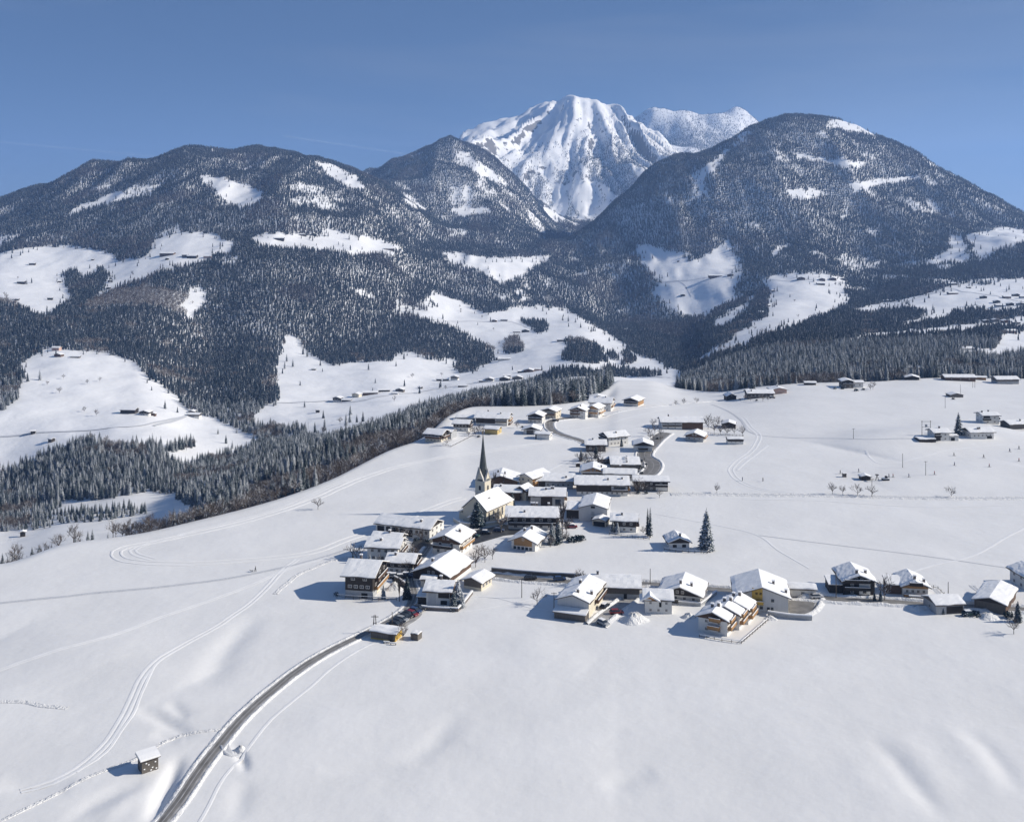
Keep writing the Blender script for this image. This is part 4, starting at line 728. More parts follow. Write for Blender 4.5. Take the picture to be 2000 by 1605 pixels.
house('barn', 'yellow timber lean-to barn adjoining the right end of the long brown barn', 'barn', 1916, 742, 'E', 7.5, 6, 2.0, -14, 12, 'honey', 'yellow', fw=(0,), sw=(0,), chim=(), snow=.12, group=T_)
house('farmhouse', 'shaded farmhouse with cross gable right of the yellow lean-to', 'farmhouse', 1969, 750, 'E', 17, 9, 3.6, 3, 20, 'grey', 'weather', 2, fw=(4,), sw=(2,), wsz=(.9, .8), storeys=1, chim=(), group=T_)
# foreground hay shed: open-fronted, single pitch
c = gp(293, 1506); h = empty('hay_shed', tuple(c), R(38)); tag(h, 'small weathered hay shed alone in the foreground snow beside the road', 'shed')
b = MB(); b.box(-1.7, 1.7, 0, .08, 0, 2.6); b.box(-1.7, -1.62, 0.08, 2.7, 0, 2.3); b.box(1.62, 1.7, .08, 2.7, 0, 2.3); b.box(-1.62, 1.62, 2.62, 2.7, 0, 2.9); b.build('wall', M['weather'], h)
rr = random.Random(3)
for side in range(2):
    for i in range(12 if side == 0 else 9):
        hb = 2.55 + rr.uniform(-.05, .05); b = MB(); wd = .26
        b.box(0, wd, -.05 - rr.uniform(0, .03), -.004, rr.uniform(-.1, .1), hb)
        if side == 0: link('plank', b.mesh('plank', M['weather']), h, (-1.7 + i * .285, 0, 0), 0)
        else: link('plank', b.mesh('plank', M['weather']), h, (1.705, .0 + i * .3, 0), R(90))
b = MB(); b.prism([(-.5, 2.66), (3.1, 3.14), (3.1, 3.26), (-.5, 2.78)], 'x', -2.15, 2.15); rf = b.build('roof', M['roofm'], h)
b = MB(); b.prism([(-.48, 2.785), (3.08, 3.265), (3.08, 3.6), (1.3, 3.42), (-.35, 3.1), (-.52, 3.0)], 'x', -2.12, 2.12); b.build('roof_snow', M['snow'], rf)
for x, z in ((-1.2, .8), (-.3, 1.5), (.5, .7), (1.1, 1.7), (-.8, 1.9), (.2, .25), (1.3, .3)): b = MB(); b.box(x - .16, x + .16, -.16, -.04, z, z + .2); b.build('clinging_snow', M['snow'], h)

# ------------------------------------------------------------------ church
c = gp(927, 1021); ch = empty('church', tuple(c), R(-31)); tag(ch, 'cream village church with tall slender grey-green steeple', 'church')
Wn, Dn, Hn = 11.0, 17.0, 5.4; rise = Wn / 2 * math.tan(R(41))
b = MB(); b.box(-Wn / 2, Wn / 2, 0, Dn, -2, Hn); b.prism([(-Wn / 2, Hn), (Wn / 2, Hn), (0, Hn + rise)], 'y', 0, Dn)
b.prism([(-Wn / 2 + 1, 0), (Wn / 2 - 1, 0), (Wn / 2 - 1, Hn - .6), (-Wn / 2 + 1, Hn - .6)], 'y', Dn, Dn + 5); nave = b.build('nave_wall', M['cream'], ch)
def gable_roof(par, w, h0, pitch, y0, y1, oh, mt='roofm', sn=.35, x=0.0, name='roof', hip=0):
    tp = math.tan(R(pitch)); half = w / 2; t1 = half + oh; z = lambda t: h0 + (half - abs(t)) * tp
    b = MB(); b.prism([(x - t1, z(t1)), (x, z(0)), (x + t1, z(t1)), (x + t1, z(t1) + .2), (x, z(0) + .2), (x - t1, z(t1) + .2)], 'y', y0, y1); r = b.build(name, M[mt], par)
    b = MB(); b.prism([(x + t * (t1 - .05), z(t * (t1 - .05)) + .205) for t in (-1, 0, 1)] + [(x + t * (t1 - .05), z(t * (t1 - .05)) + .2 + sn * k) for t, k in ((1, .7), (.5, 1), (0, .9), (-.5, 1), (-1, .7))], 'y', y0 + .05, y1 - .05); b.build(name + '_snow', M['snow'], r)
    return r
rf = gable_roof(ch, Wn, Hn, 41, -.4, Dn + .5, .5)
# lower choir roof
b = MB(); hw2 = Wn / 2 - 1; b.add([(-hw2 - .4, Dn, Hn - .7), (hw2 + .4, Dn, Hn - .7), (hw2 + .4, Dn + 5.4, Hn - .7), (-hw2 - .4, Dn + 5.4, Hn - .7), (0, Dn, Hn + 3.2), (0, Dn + 2.6, Hn + 3.2)], [(1, 2, 5, 4), (2, 3, 5), (3, 0, 4, 5), (0, 3, 2, 1)]); b.build('choir_roof_snow', M['snow'], ch)
def arched(name, par, w, h, mats, loc, rz):
    b = MB(); n = 8
    for k, (s, y, mi) in enumerate(((1.0, -.05, 0), (.78, -.09, 1))):
        P = [(-w / 2 * s, 0 if k == 0 else .12)] + [(-w / 2 * s * math.cos(math.pi * i / n), h - w / 2 + w / 2 * s * math.sin(math.pi * i / n)) for i in range(n + 1)] + [(w / 2 * s, 0 if k == 0 else .12)]
        b.prism(P[::-1], 'y', y, 0.02 if k == 0 else y + .03, mi)
    return link(name, b.mesh(name, mats), par, loc, rz)
for i in range(5): arched('window', ch, 1.15, 3.4, [M['frame'], M['glass']], (Wn / 2 + .02, 1.9 + i * 3.3, 1.2), R(90))
arched('window', ch, .9, 1.5, [M['frame'], M['glass']], (0, -.02, 6.0), 0)
arched('door', ch, 1.8, 2.8, [M['stone'], M['brown']], (0, -.02, 0), 0)
b = MB(); b.box(-1.9, 1.9, -2.2, -.05, -1, 2.5); po = b.build('porch', M['cream'], ch); b = MB(); b.prism([(-2.3, 2.5), (2.3, 2.5), (0, 4.0)], 'y', -2.5, -.05); b.build('porch_snow', M['snow'], po)
b = MB()      # eyebrow opening in the roof
for i in range(8):
    a = math.pi * i / 8; a2 = math.pi * (i + 1) / 8; xx = lambda q: 6.6 + 1.2 * math.cos(q); zz = lambda q: 0.55 * math.sin(q)
    b.add([(2.6, xx(a), Hn + 2.75 + .25), (2.6, xx(a2), Hn + 2.75 + .25), (2.62, xx(a2), Hn + 3.0 + zz(a2)), (2.62, xx(a), Hn + 3.0 + zz(a))], [(0, 1, 2, 3)])
b.build('roof_hatch', M['hole'], rf)
# sacristy on the shaded side
b = MB(); b.box(-Wn / 2 - 3.2, -Wn / 2, 2.0, 8.0, -2, 2.7); sa = b.build('sacristy', M['cream'], ch); b = MB(); b.add([(-Wn / 2 - 3.6, 1.6, 2.7), (-Wn / 2, 1.6, 4.2), (-Wn / 2, 8.4, 4.2), (-Wn / 2 - 3.6, 8.4, 2.7), (-Wn / 2 - 3.6, 1.6, 3.0), (-Wn / 2, 1.6, 4.5), (-Wn / 2, 8.4, 4.5), (-Wn / 2 - 3.6, 8.4, 3.0)], [(0, 3, 2, 1), (4, 5, 6, 7), (0, 1, 5, 4), (1, 2, 6, 5), (2, 3, 7, 6), (3, 0, 4, 7)]); b.build('sacristy_roof_snow', M['snow'], sa)
# tower
TX, TY, TW, TH = -4.6, 13.3, 4.6, 13.3
b = MB(); b.box(TX - TW / 2, TX + TW / 2, TY - TW / 2, TY + TW / 2, -3, TH); tw = b.build('tower', M['cream'], ch)
b = MB(); e = TW / 2 + .18
b.box(TX - e, TX + e, TY - e, TY + e, TH - 4.5, TH - 4.25); b.box(TX - e, TX + e, TY - e, TY + e, TH, TH + .25); b.build('cornice', M['frame'], tw)
for (dx, dy, rz) in ((0, -TW / 2, 0), (TW / 2, 0, 90), (-TW / 2, 0, -90), (0, TW / 2, 180)):
    arched('belfry_window', tw, 1.25, 2.1, [M['frame'], M['hole']], (TX + dx * 1.01, TY + dy * 1.01, TH - 3.6), R(rz))
    g = empty('gable', (TX, TY, TH + .25), R(rz)); g.parent = tw      # steep triangular gable on each face of the tower
    b = MB(); b.prism([(-1.75, 0), (1.75, 0), (0, 3.7)], 'y', -TW / 2 - .02, -TW / 2 + 1.0); 
    me = b.mesh('gable', M['cream']); bpy.data.objects.remove(g); g = link('gable', me, tw, (TX, TY, TH + .25), R(rz))
    b = MB(); b.prism([(-2.0, -.05), (-1.72, -.05), (0, 3.75), (1.72, -.05), (2.0, -.05), (0, 4.2)], 'y', -TW / 2 - .22, -TW / 2 + 1.0); b.prism([(-.16, 4.0), (.16, 4.0), (.1, 4.9), (-.1, 4.9)], 'y', -TW / 2 - .15, -TW / 2 + .15)
    link('gable_trim', b.mesh('gable_trim', M['frame']), tw, (TX, TY, TH + .25), R(rz))
b = MB(); prof = [(2.72, 0.25), (2.15, 1.6), (1.75, 3.6), (1.42, 6.0), (1.0, 9.5), (.6, 13.2), (.22, 17.3), (.04, 19.2)]; vs = []
for r, z in prof:
    for i in range(8):
        a = 2 * math.pi * (i + .5) / 8; vs.append((TX + r * math.cos(a) * 1.04, TY + r * math.sin(a) * 1.04, TH + z))
fs = [(k * 8 + i, k * 8 + (i + 1) % 8, (k + 1) * 8 + (i + 1) % 8, (k + 1) * 8 + i) for k in range(len(prof) - 1) for i in range(8)] + [tuple(range(7, -1, -1))]
b.add(vs, fs); sp = b.build('spire', M['copper'], tw)
b = MB(); zt = TH + 19.1; b.tube((TX, TY, zt), (TX, TY, zt + 1.6), .06, .05, 6); b.box(TX - .38, TX + .38, TY - .05, TY + .05, zt + 1.05, zt + 1.15)
for k in range(6):
    a = k * math.pi / 3; b.tube((TX, TY, zt - .05), (TX + .16 * math.cos(a), TY + .16 * math.sin(a), zt + .1), .08, .06, 4)
b.build('spire_cross', M['ochre'], sp)

# ------------------------------------------------------------------ farms and huts on the far slopes
def far_house(name, cat, px, py, kind, w, d, h, rt, lo, label, grp, up=None, win=0, pitch=19):
    return house(name, label, cat, px, py, kind, w, d, h, rt, pitch, lo, up or lo, (h * .45 if up else None), oh=1.3, of=1.3, fw=(win,), sw=(0,), chim=(), snow=.5, group=grp, far=True, storeys=2 if h > 4 else 1, wsz=(1.2, 1.1))
FL, FM, FR, FX, FU = 'farms on the left meadows', 'farms of the middle valley', 'farms below the right hill', 'hamlet at the right border', 'farms high on the left hill'
for r in [
    ('farmhouse', 'farmhouse', 249, 808, 'E', 20, 11, 5.2, -6, 'dark', 'longest dark farmhouse with bright roof on the left meadow hill', FL, None, 0), ('chalet', 'chalet', 281, 811, 'G', 13, 12, 4.2, -8, 'white', 'gabled chalet right beside the longest dark farmhouse', FL, 'dark', 3),
    ('hut', 'hut', 298, 812, 'G', 6, 6, 3, 0, 'brown', 'small hut at the end of the left meadow farm lane', FL, None, 0), ('house', 'house', 373, 808, 'G', 8, 8, 3.5, -5, 'white', 'upper house at the meadow corner where the wood begins', FL, 'dark', 0),
    ('house', 'house', 377, 815, 'E', 17, 9, 4.0, -5, 'white', 'lower wide house at the meadow corner where the wood begins', FL, 'dark', 4), ('shed', 'shed', 64, 848, 'E', 5, 4, 4, 15, 'dark', 'dark hay shed on the track across the left meadow', FL, None, 0),
    ('shed', 'shed', 97, 864, 'E', 6, 5, 4.4, -30, 'dark', 'dark hay shed below the track on the left meadow', FL, None, 0), ('shed', 'shed', 146, 699, 'E', 15, 7, 2.2, 4, 'weather', 'flat long shed near the top of the left meadow', FL, None, 0),
    ('house', 'house', 108, 685, 'E', 13, 9, 5.2, -5, 'pink', 'pink house at the wood edge on top of the left meadow', FL, None, 3), ('barn', 'barn', 112, 697, 'G', 12, 9, 4, -12, 'brown', 'brown barn just below the pink house', FL, None, 0),
    ('shed', 'shed', 612, 723, 'E', 7, 5, 2.5, -5, 'dark', 'lone dark hay shed high on the middle meadow', FM, None, 0), ('shed', 'shed', 620, 806, 'E', 5, 4, 4, 0, 'dark', 'dark square shed on the lower middle meadow', FM, None, 0),
    ('shed', 'shed', 44, 1048, 'G', 3.4, 3, 3.6, 20, 'dark', 'dark hut on the strip meadow behind the plateau edge', FL, None, 0), ('shed', 'shed', 544, 866, 'E', 6, 5, 2.2, 0, 'brown', 'red-brown hut by the stream wood in the ravine', FM, None, 0),
    ('farmhouse', 'farmhouse', 325, 500, 'E', 38, 17, 7, -4, 'brown', 'long brown farmhouse on the round meadow spur', FU, None, 0), ('barn', 'barn', 360, 503, 'E', 14, 12, 7, -5, 'weather', 'grey barn between the two long farmhouses of the meadow spur', FU, None, 0),
    ('farmhouse', 'farmhouse', 374, 505, 'E', 25, 14, 7, -4, 'dark', 'dark farmhouse in the middle of the meadow spur', FU, None, 0), ('house', 'house', 405, 505, 'E', 22, 13, 6, -8, 'pink', 'reddish house at the wood edge of the meadow spur', FU, None, 0),
    ('shed', 'shed', 326, 508, 'G', 9, 8, 4, 10, 'dark', 'small shed below the long brown farmhouse', FU, None, 0), ('farmhouse', 'farmhouse', 545, 470, 'E', 26, 14, 7, 3, 'dark', 'dark farmhouse on the upper clearing strip', FU, None, 0),
    ('house', 'house', 590, 461, 'E', 15, 12, 5, 0, 'weather', 'grey house at the top edge of the clearing strip', FU, None, 0), ('house', 'house', 612, 461, 'G', 16, 12, 6, 0, 'dark', 'dark gabled house at the top edge of the clearing strip', FU, None, 0),
    ('barn', 'barn', 760, 489, 'E', 32, 14, 5, 4, 'brown', 'long brown barn at the right tip of the clearing strip', FU, None, 0), ('shed', 'shed', 62, 518, 'E', 15, 9, 5, 3, 'dark', 'upper dark barn on the pale left hillside', FU, None, 0),
    ('shed', 'shed', 40, 555, 'E', 17, 10, 6, 2, 'dark', 'widest dark barn on the pale left hillside', FU, None, 0), ('shed', 'shed', 116, 552, 'E', 8, 6, 4, 25, 'dark', 'small barn above the steep end of the pale left hillside', FU, None, 0),
    ('shed', 'shed', 97, 586, 'E', 11, 7, 5, 8, 'dark', 'barn at the foot of the pale left hillside', FU, None, 0), ('shed', 'shed', 214, 551, 'E', 9, 6, 4.5, -6, 'dark', 'upper of two dark huts on the sloping meadow tongue', FU, None, 0),
    ('shed', 'shed', 211, 565, 'E', 8, 6, 4.5, -6, 'dark', 'lower of two dark huts on the sloping meadow tongue', FU, None, 0), ('shed', 'shed', 180, 509, 'E', 7, 6, 3.5, 0, 'dark', 'little dark hut near the top of the pale hillside', FU, None, 0),
    ('shed', 'shed', 32, 587, 'E', 8, 6, 3.5, 0, 'dark', 'hut by the bushes at the left border hillside foot', FU, None, 0), ('house', 'house', 66, 478, 'G', 22, 14, 5, 0, 'weather', 'grey house in the trees above the pale left hillside', FU, None, 0),
    ('house', 'house', 657, 785, 'G', 12, 12, 6.2, -14, 'white', 'tall gabled house leftmost in the middle valley row', FM, 'dark', 2), ('house', 'house', 694, 776, 'G', 12, 11, 5, -18, 'cream', 'yellowish house second in the middle valley row', FM, None, 2),
    ('barn', 'barn', 676, 784, 'E', 14, 7, 2.4, -6, 'dark', 'low dark shed in front of the yellowish house', FM, None, 0), ('barn', 'barn', 723, 771, 'E', 24, 12, 3.6, 6, 'brown', 'long brown barn in the middle valley row', FM, None, 0),
    ('barn', 'barn', 750, 765, 'E', 19, 9, 2.8, 8, 'dark', 'low dark barn right of the long brown barn', FM, None, 0), ('house', 'house', 780, 765, 'G', 13, 11, 3.4, -8, 'weather', 'rightmost house of the middle valley row', FM, 'dark', 2),
    ('house', 'house', 771, 770, 'E', 10, 6, 1.8, -8, 'white', 'low white outbuilding before the rightmost middle row house', FM, None, 0), ('hut', 'hut', 819, 759, 'E', 6, 5, 2.6, -40, 'dark', 'single tilted hut on the bare middle valley slope', FM, None, 0),
    ('house', 'house', 857, 744, 'E', 9, 8, 3.6, 0, 'dark', 'small dark house left of the tree-shaded white farm', FM, None, 0), ('house', 'house', 887, 743, 'G', 13, 11, 6.5, -10, 'white', 'white gabled house below the square copse', FM, 'weather', 3),
    ('house', 'house', 870, 744, 'E', 10, 8, 3.6, -6, 'weather', 'grey house between the small dark house and the white gabled house', FM, None, 0), ('barn', 'barn', 903, 756, 'E', 15, 8, 2.4, -8, 'dark', 'low barn on the lane behind the ravine wood', FM, None, 0),
    ('house', 'house', 985, 704, 'E', 26, 11, 3.4, 4, 'white', 'long white farm right of the dark wood tip', FM, 'weather', 4), ('house', 'house', 973, 703, 'G', 11, 9, 4, 0, 'dark', 'dark house next to the long white farm', FM, None, 0),
    ('house', 'house', 955, 745, 'G', 14, 12, 4.2, -8, 'white', 'first house of the hamlet above the ravine wood', FM, 'dark', 2), ('barn', 'barn', 942, 746, 'E', 12, 8, 2.2, -5, 'dark', 'low barn starting the hamlet above the ravine wood', FM, None, 0),
    ('house', 'house', 984, 744, 'G', 16, 13, 4.6, -12, 'dark', 'biggest dark gabled house of the hamlet above the ravine wood', FM, None, 0), ('house', 'house', 990, 739, 'E', 13, 10, 5, 0, 'weather', 'rear house of the hamlet above the ravine wood', FM, None, 0),
    ('house', 'house', 1010, 741, 'G', 17, 12, 3.6, -5, 'weather', 'wide grey gabled barn of the hamlet above the ravine wood', FM, None, 0), ('barn', 'barn', 1032, 727, 'G', 17, 14, 3.8, -8, 'brown', 'red-brown barn behind the dark wood crest', FM, None, 0),
    ('barn', 'barn', 1048, 724, 'E', 16, 9, 3, -8, 'pink', 'reddish long annexe of the red-brown barn', FM, None, 0), ('hut', 'hut', 1018, 728, 'E', 12, 8, 2.8, 5, 'dark', 'dark shed left of the red-brown barn', FM, None, 0),
    ('house', 'house', 965, 629, 'G', 13, 11, 4.4, -6, 'brown', 'brown cabin in the fold below the wooded gully', FM, None, 0), ('barn', 'barn', 984, 627, 'E', 18, 9, 3.6, -5, 'dark', 'dark barn right of the brown cabin at the gully', FM, None, 0),
    ('barn', 'barn', 1009, 650, 'E', 17, 9, 3, 2, 'weather', 'left farm building among the bushes of the upper meadow', FM, None, 0), ('barn', 'barn', 1026, 649, 'G', 18, 11, 4.5, -6, 'dark', 'middle farm building among the bushes of the upper meadow', FM, None, 0),
    ('house', 'house', 1047, 647, 'G', 12, 10, 5, -6, 'white', 'white house right of the upper meadow bushes', FM, 'dark', 0), ('house', 'house', 1096, 667, 'E', 18, 10, 4, 0, 'weather', 'left house above the round copse', FM, None, 2),
    ('house', 'house', 1108, 666, 'G', 15, 11, 4.6, -5, 'dark', 'right house above the round copse', FM, None, 0), ('barn', 'barn', 1244, 732, 'E', 12, 8, 3, 0, 'dark', 'dark hut by the smoke-grey bushes at the hill foot', FM, None, 0),
    ('barn', 'barn', 1400, 542, 'E', 50, 15, 6, 0, 'brown', 'very long dark red barn on the steep right clearing', FR, None, 0), ('house', 'house', 1427, 540, 'G', 18, 12, 6, -4, 'brown', 'gabled house right of the very long barn', FR, None, 0),
    ('hut', 'hut', 1325, 512, 'G', 8, 7, 4, 0, 'dark', 'tiny hut high on the steep right clearing', FR, None, 0), ('barn', 'barn', 1334, 579, 'G', 14, 10, 5, -6, 'dark', 'dark barn alone on the lower steep clearing', FR, None, 0),
    ('house', 'house', 1565, 547, 'G', 22, 15, 6, -10, 'brown', 'leftmost farmhouse under the wood on the sunny terrace', FR, None, 0), ('house', 'house', 1606, 549, 'G', 16, 13, 6, -10, 'brown', 'second farmhouse under the wood on the sunny terrace', FR, None, 0),
    ('house', 'house', 1604, 557, 'E', 21, 12, 5, 0, 'dark', 'front farmhouse with white roof on the sunny terrace', FR, None, 0), ('house', 'house', 1627, 548, 'G', 19, 13, 6, -8, 'brown', 'third farmhouse under the wood on the sunny terrace', FR, None, 0),
    ('house', 'house', 1648, 548, 'G', 17, 12, 5, -8, 'weather', 'shaded rightmost farmhouse of the sunny terrace', FR, None, 0), ('barn', 'barn', 1422, 602, 'E', 16, 9, 3.4, 4, 'weather', 'barn with white roof at the top of the narrow meadow tongue', FR, None, 0),
    ('house', 'house', 1495, 600, 'E', 24, 12, 4.5, 0, 'dark', 'uppermost house of the cluster between the clearings', FR, None, 0), ('house', 'house', 1490, 613, 'E', 18, 11, 4.5, -6, 'weather', 'middle house of the cluster between the clearings', FR, None, 0),
    ('house', 'house', 1474, 618, 'E', 20, 10, 3.6, 2, 'dark', 'lowest house of the cluster between the clearings', FR, None, 0), ('hut', 'hut', 1392, 622, 'E', 7, 5, 4, 0, 'dark', 'square hut on the narrow meadow tongue', FR, None, 0),
    ('hut', 'hut', 1511, 570, 'E', 9, 7, 4, 0, 'brown', 'brown hut at the left rim of the sunny terrace', FR, None, 0), ('hut', 'hut', 1444, 676, 'E', 7, 6, 3.4, 0, 'dark', 'dark hut at the lower edge of the long meadow', FR, None, 0),
    ('barn', 'barn', 1722, 590, 'E', 20, 11, 3.2, -6, 'dark', 'leftmost barn on the crest of the right meadow', FX, None, 0), ('barn', 'barn', 1738, 589, 'E', 12, 9, 3.2, -6, 'weather', 'low barn second on the crest of the right meadow', FX, None, 0),
    ('house', 'house', 1815, 564, 'E', 18, 11, 4, -4, 'dark', 'first dark house on the meadow crest under the wood', FX, None, 0), ('house', 'house', 1833, 560, 'G', 17, 12, 4.6, -8, 'dark', 'second dark house on the meadow crest under the wood', FX, None, 0),
    ('house', 'house', 1861, 557, 'E', 20, 12, 4.6, -4, 'weather', 'house at the bend of the right meadow crest', FX, None, 0), ('barn', 'barn', 1863, 575, 'E', 24, 11, 3.6, 9, 'brown', 'long brown barn in the middle of the right meadow', FX, None, 0),
    ('hut', 'hut', 1893, 563, 'E', 10, 6, 3, 0, 'weather', 'small white-roofed hut on the right meadow', FX, None, 0), ('house', 'house', 1922, 583, 'G', 13, 11, 4.2, -6, 'dark', 'lone dark house between right meadow and border hamlet', FX, None, 0),
    ('house', 'house', 1888, 684, 'E', 18, 10, 2.4, 2, 'white', 'low white building at the foot of the square spruce wood', FX, None, 0), ('hut', 'hut', 1691, 649, 'E', 9, 6, 3, 0, 'white', 'white hut on the narrow strip meadow', FX, None, 0)]:
    far_house(*r[:10], r[10], r[11], *r[12:])
SP = ['at the upper left', 'in the top row, left', 'in the top row, middle', 'in the top row, at the border', 'in the second row, left', 'in the second row, middle', 'in the second row, at the border', 'in the third row, middle', 'in the third row, at the border', 'at the lower end', 'beside the hedge', 'above the spruce wood', 'between two pointed spruces', 'with a red-brown wall', 'beside the red-brown house']
for i, (x, y, k, w, lo) in enumerate([(1948, 592, 'G', 16, 'dark'), (1968, 583, 'E', 20, 'brown'), (1986, 579, 'G', 18, 'dark'), (1999, 583, 'E', 16, 'white'), (1953, 600, 'E', 20, 'white'), (1975, 597, 'G', 16, 'dark'), (1994, 597, 'G', 17, 'white'), (1983, 608, 'E', 18, 'dark'), (1999, 612, 'E', 18, 'white'), (1928, 631, 'G', 12, 'dark'), (1946, 629, 'G', 14, 'weather'), (1966, 631, 'G', 15, 'brown'), (1986, 634, 'E', 16, 'white'), (1976, 651, 'E', 22, 'pink'), (1998, 646, 'E', 14, 'dark')]):
    far_house('house', 'house', x, y, k, w * .8, 10, 4.4, -6 + (i % 3) * 5, lo, 'snow-roofed house of the border hamlet ' + SP[i], FX, 'dark' if lo == 'white' else None, 2 if lo == 'white' else 0)

# ------------------------------------------------------------------ parked cars
def car_parts(colour):
    L_, W_ = 4.2, 1.72
    b = MB(); prof = [(-2.1, .35), (-2.08, .75), (-1.15, .88), (1.75, .92), (2.1, .8), (2.1, .35)]
    b.prism(prof, 'x', -W_ / 2, W_ / 2); body = b.mesh('body', M[colour])
    b = MB(); lo = [(-W_ / 2 + .04, -1.2, .88), (W_ / 2 - .04, -1.2, .88), (W_ / 2 - .04, 1.85, .92), (-W_ / 2 + .04, 1.85, .92)]; hi = [(-W_ / 2 + .22, -.45, 1.38), (W_ / 2 - .22, -.45, 1.38), (W_ / 2 - .22, 1.45, 1.38), (-W_ / 2 + .22, 1.45, 1.38)]
    b.add(lo + hi, [(0, 1, 5, 4), (1, 2, 6, 5), (2, 3, 7, 6), (3, 0, 4, 7), (4, 5, 6, 7)]); cab = b.mesh('window_band', M['glass'])
    b = MB(); b.box(-W_ / 2 + .2, W_ / 2 - .2, -.5, 1.5, 1.38, 1.45); roof = b.mesh('car_roof', M[colour])
    b = MB(); b.box(-W_ / 2 + .24, W_ / 2 - .24, -.42, 1.4, 1.45, 1.6); sn = b.mesh('car_snow', M['snow'])
    b = MB(); b.tube((-.1, 0, .32), (.1, 0, .32), .32, .32, 12, cap=True); wh = b.mesh('wheel', M['rub'])
    b = MB(); b.box(-.16, .16, -.03, .03, 0, .13); hl = b.mesh('headlight', M['frame'])
    return body, cab, roof, sn, wh, hl
CARS = {k: car_parts(k) for k in ('carblack', 'carred', 'carblue', 'carsilver', 'cargreen', 'carwhite')}
def car(px, py, rot, col, label, snow=True, grp='cars parked in the village'):
    body, cab, roof, sn, wh, hl = CARS[col]; c = gp(px, py); r = empty('parked_car', (c[0], c[1], c[2] + .12), R(rot)); tag(r, label, 'car', grp)
    link('body', body, r); link('window_band', cab, r); rf = link('car_roof', roof, r)
    if snow: link('car_snow', sn, rf)
    for x in (-.8, .8):
        for y in (-1.3, 1.3): link('wheel', wh, r, (x, y, 0))
    for x in (-.6, .6): link('headlight', hl, r, (x, -2.1, .55))
    return r
CLEAN = ('valley end', 'beside the silver', 'brownish', 'bright red', 'uppermost', 'church square', 'guesthouse front', 'driving', 'on the road', 'van')
for a in [(773, 1223, 60, 'carblack', 'black car at the valley end of the parked row, nearest the bus shelter'), (779, 1218, 58, 'carblack', 'black car second from the valley end of the parked row'), (785, 1213, 60, 'carsilver', 'silver snow-topped car third from the valley end of the row'),
          (791, 1208, 57, 'carblack', 'black car beside the silver snow-topped one in the row'), (797, 1204, 60, 'carblack', 'dark brownish car in the row left of the bright red one'), (805, 1202, 52, 'carred', 'bright red car in the parked row below the garden wall'),
          (811, 1196, 58, 'carblue', 'blue car right of the bright red one in the row'), (818, 1192, 60, 'carblack', 'uppermost dark car of the parked row under the garden wall'), (762, 1127, 100, 'carred', 'red car beside the tall dark chalet'), (771, 1128, 95, 'carsilver', 'silver car next to the red car by the tall dark chalet'),
          (784, 1130, 95, 'carblack', 'black car with snowy roof before the brown and white chalet'), (795, 1127, 80, 'carblue', 'blue car where the street passes the brown and white chalet'),
          (1204, 1199, 96, 'carred', 'dark red van in the snow beside the tall snow heap'), (1181, 1187, 150, 'carblack', 'black car on the lane beside the cream farmhouse side'), (1178, 1220, 40, 'carsilver', 'snow-covered silver car where the side lane ends'),
          (903, 1050, 75, 'carblue', 'blue car standing in the shade of the church square'), (926, 1049, 75, 'cargreen', 'green car on the shaded church square'), (949, 1043, 80, 'carblack', 'black car under the dark churchyard tree'), (974, 1038, 85, 'carblue', 'blue car before the dark guesthouse front'), (884, 1056, 70, 'carblack', 'black car at the left end of the church square'),
          (1117, 1031, 90, 'carred', 'red vehicle under deep snow left of the little garage'), (1085, 823, 95, 'carblack', 'dark car at the upper road junction'), (1595, 1168, 100, 'carwhite', 'white van on the road right of the ochre-bay house'), (1893, 1202, 95, 'cargreen', 'dark green car between the low grey shed and the big barn'),
          (1036, 1132, 97, 'carblack', 'black car driving on the road above the open snow'), (1093, 1134, 97, 'carblue', 'blue car on the road left of the farm gate bushes'), (1508, 778, 90, 'carblack', 'dark vehicle at the end of the forest edge farmhouse')]:
    car(*a, snow=not any(k in a[4] for k in CLEAN))

# ------------------------------------------------------------------ poles, masts, fences, walls
def pole(px, py, h, label, arms=1, r=.13, grp='power line poles'):
    c = gp(px, py); o = empty('utility_pole', tuple(c)); tag(o, label, 'pole', grp)
    b = MB(); b.tube((0, 0, -.5), (0, 0, h), r, r * .7, 6, cap=True); b.build('pole', M['pole'], o)
    for k in range(arms):
        b = MB(); z = h - .3 - k * .7; b.box(-.8, .8, -.06, .06, z - .06, z + .06)
        for x in (-.7, 0, .7): b.tube((x, 0, z + .06), (x, 0, z + .25), .05, .04, 5, cap=True)
        b.build('crossarm', M['pole'], o)
for a in [(1852, 1162, 4.2, 'short pole beside the low grey shed', 0), (1019, 1167, 6.0, 'pole on the open snow below the village road', 0), (766, 1224, 4.4, 'street pole beside the parked cars', 0), (1703, 971, 8.0, 'tall pole rising above the bare tree row and lift hut', 1), (1808, 928, 6.6, 'stout pole on the ski slope', 1), (1763, 913, 6.8, 'thin pole below the slope houses', 0),
          (1667, 857, 5.6, 'pole standing on the straight winter path', 1), (1846, 797, 8.0, 'pole left of the lone dark barn', 1), (1876, 770, 7.0, 'thin pole behind the lone dark barn', 0), (1900, 757, 5.0, 'left pole of the close pair before the long barn', 0), (1904, 757, 5.0, 'right pole of the close pair before the long barn', 0), (1480, 1200, 3.4, 'lamp post before the white house with ochre bay', 0),
          (1633, 1168, 8.5, 'thin mast at the carport of the dark timber chalet', 0), (1270, 1140, 5.0, 'road lamp above the village road', 0), (1082, 1190, 5.2, 'pole at the left corner of the pale-gabled farmhouse', 1), (1168, 968, 4.0, 'flagpole before the very long farmhouse', 0), (632, 905, 12.0, 'pole at the stream in the ravine', 0), (602, 843, 12.0, 'pole on the lower middle meadow', 0)]:
    pole(*a)
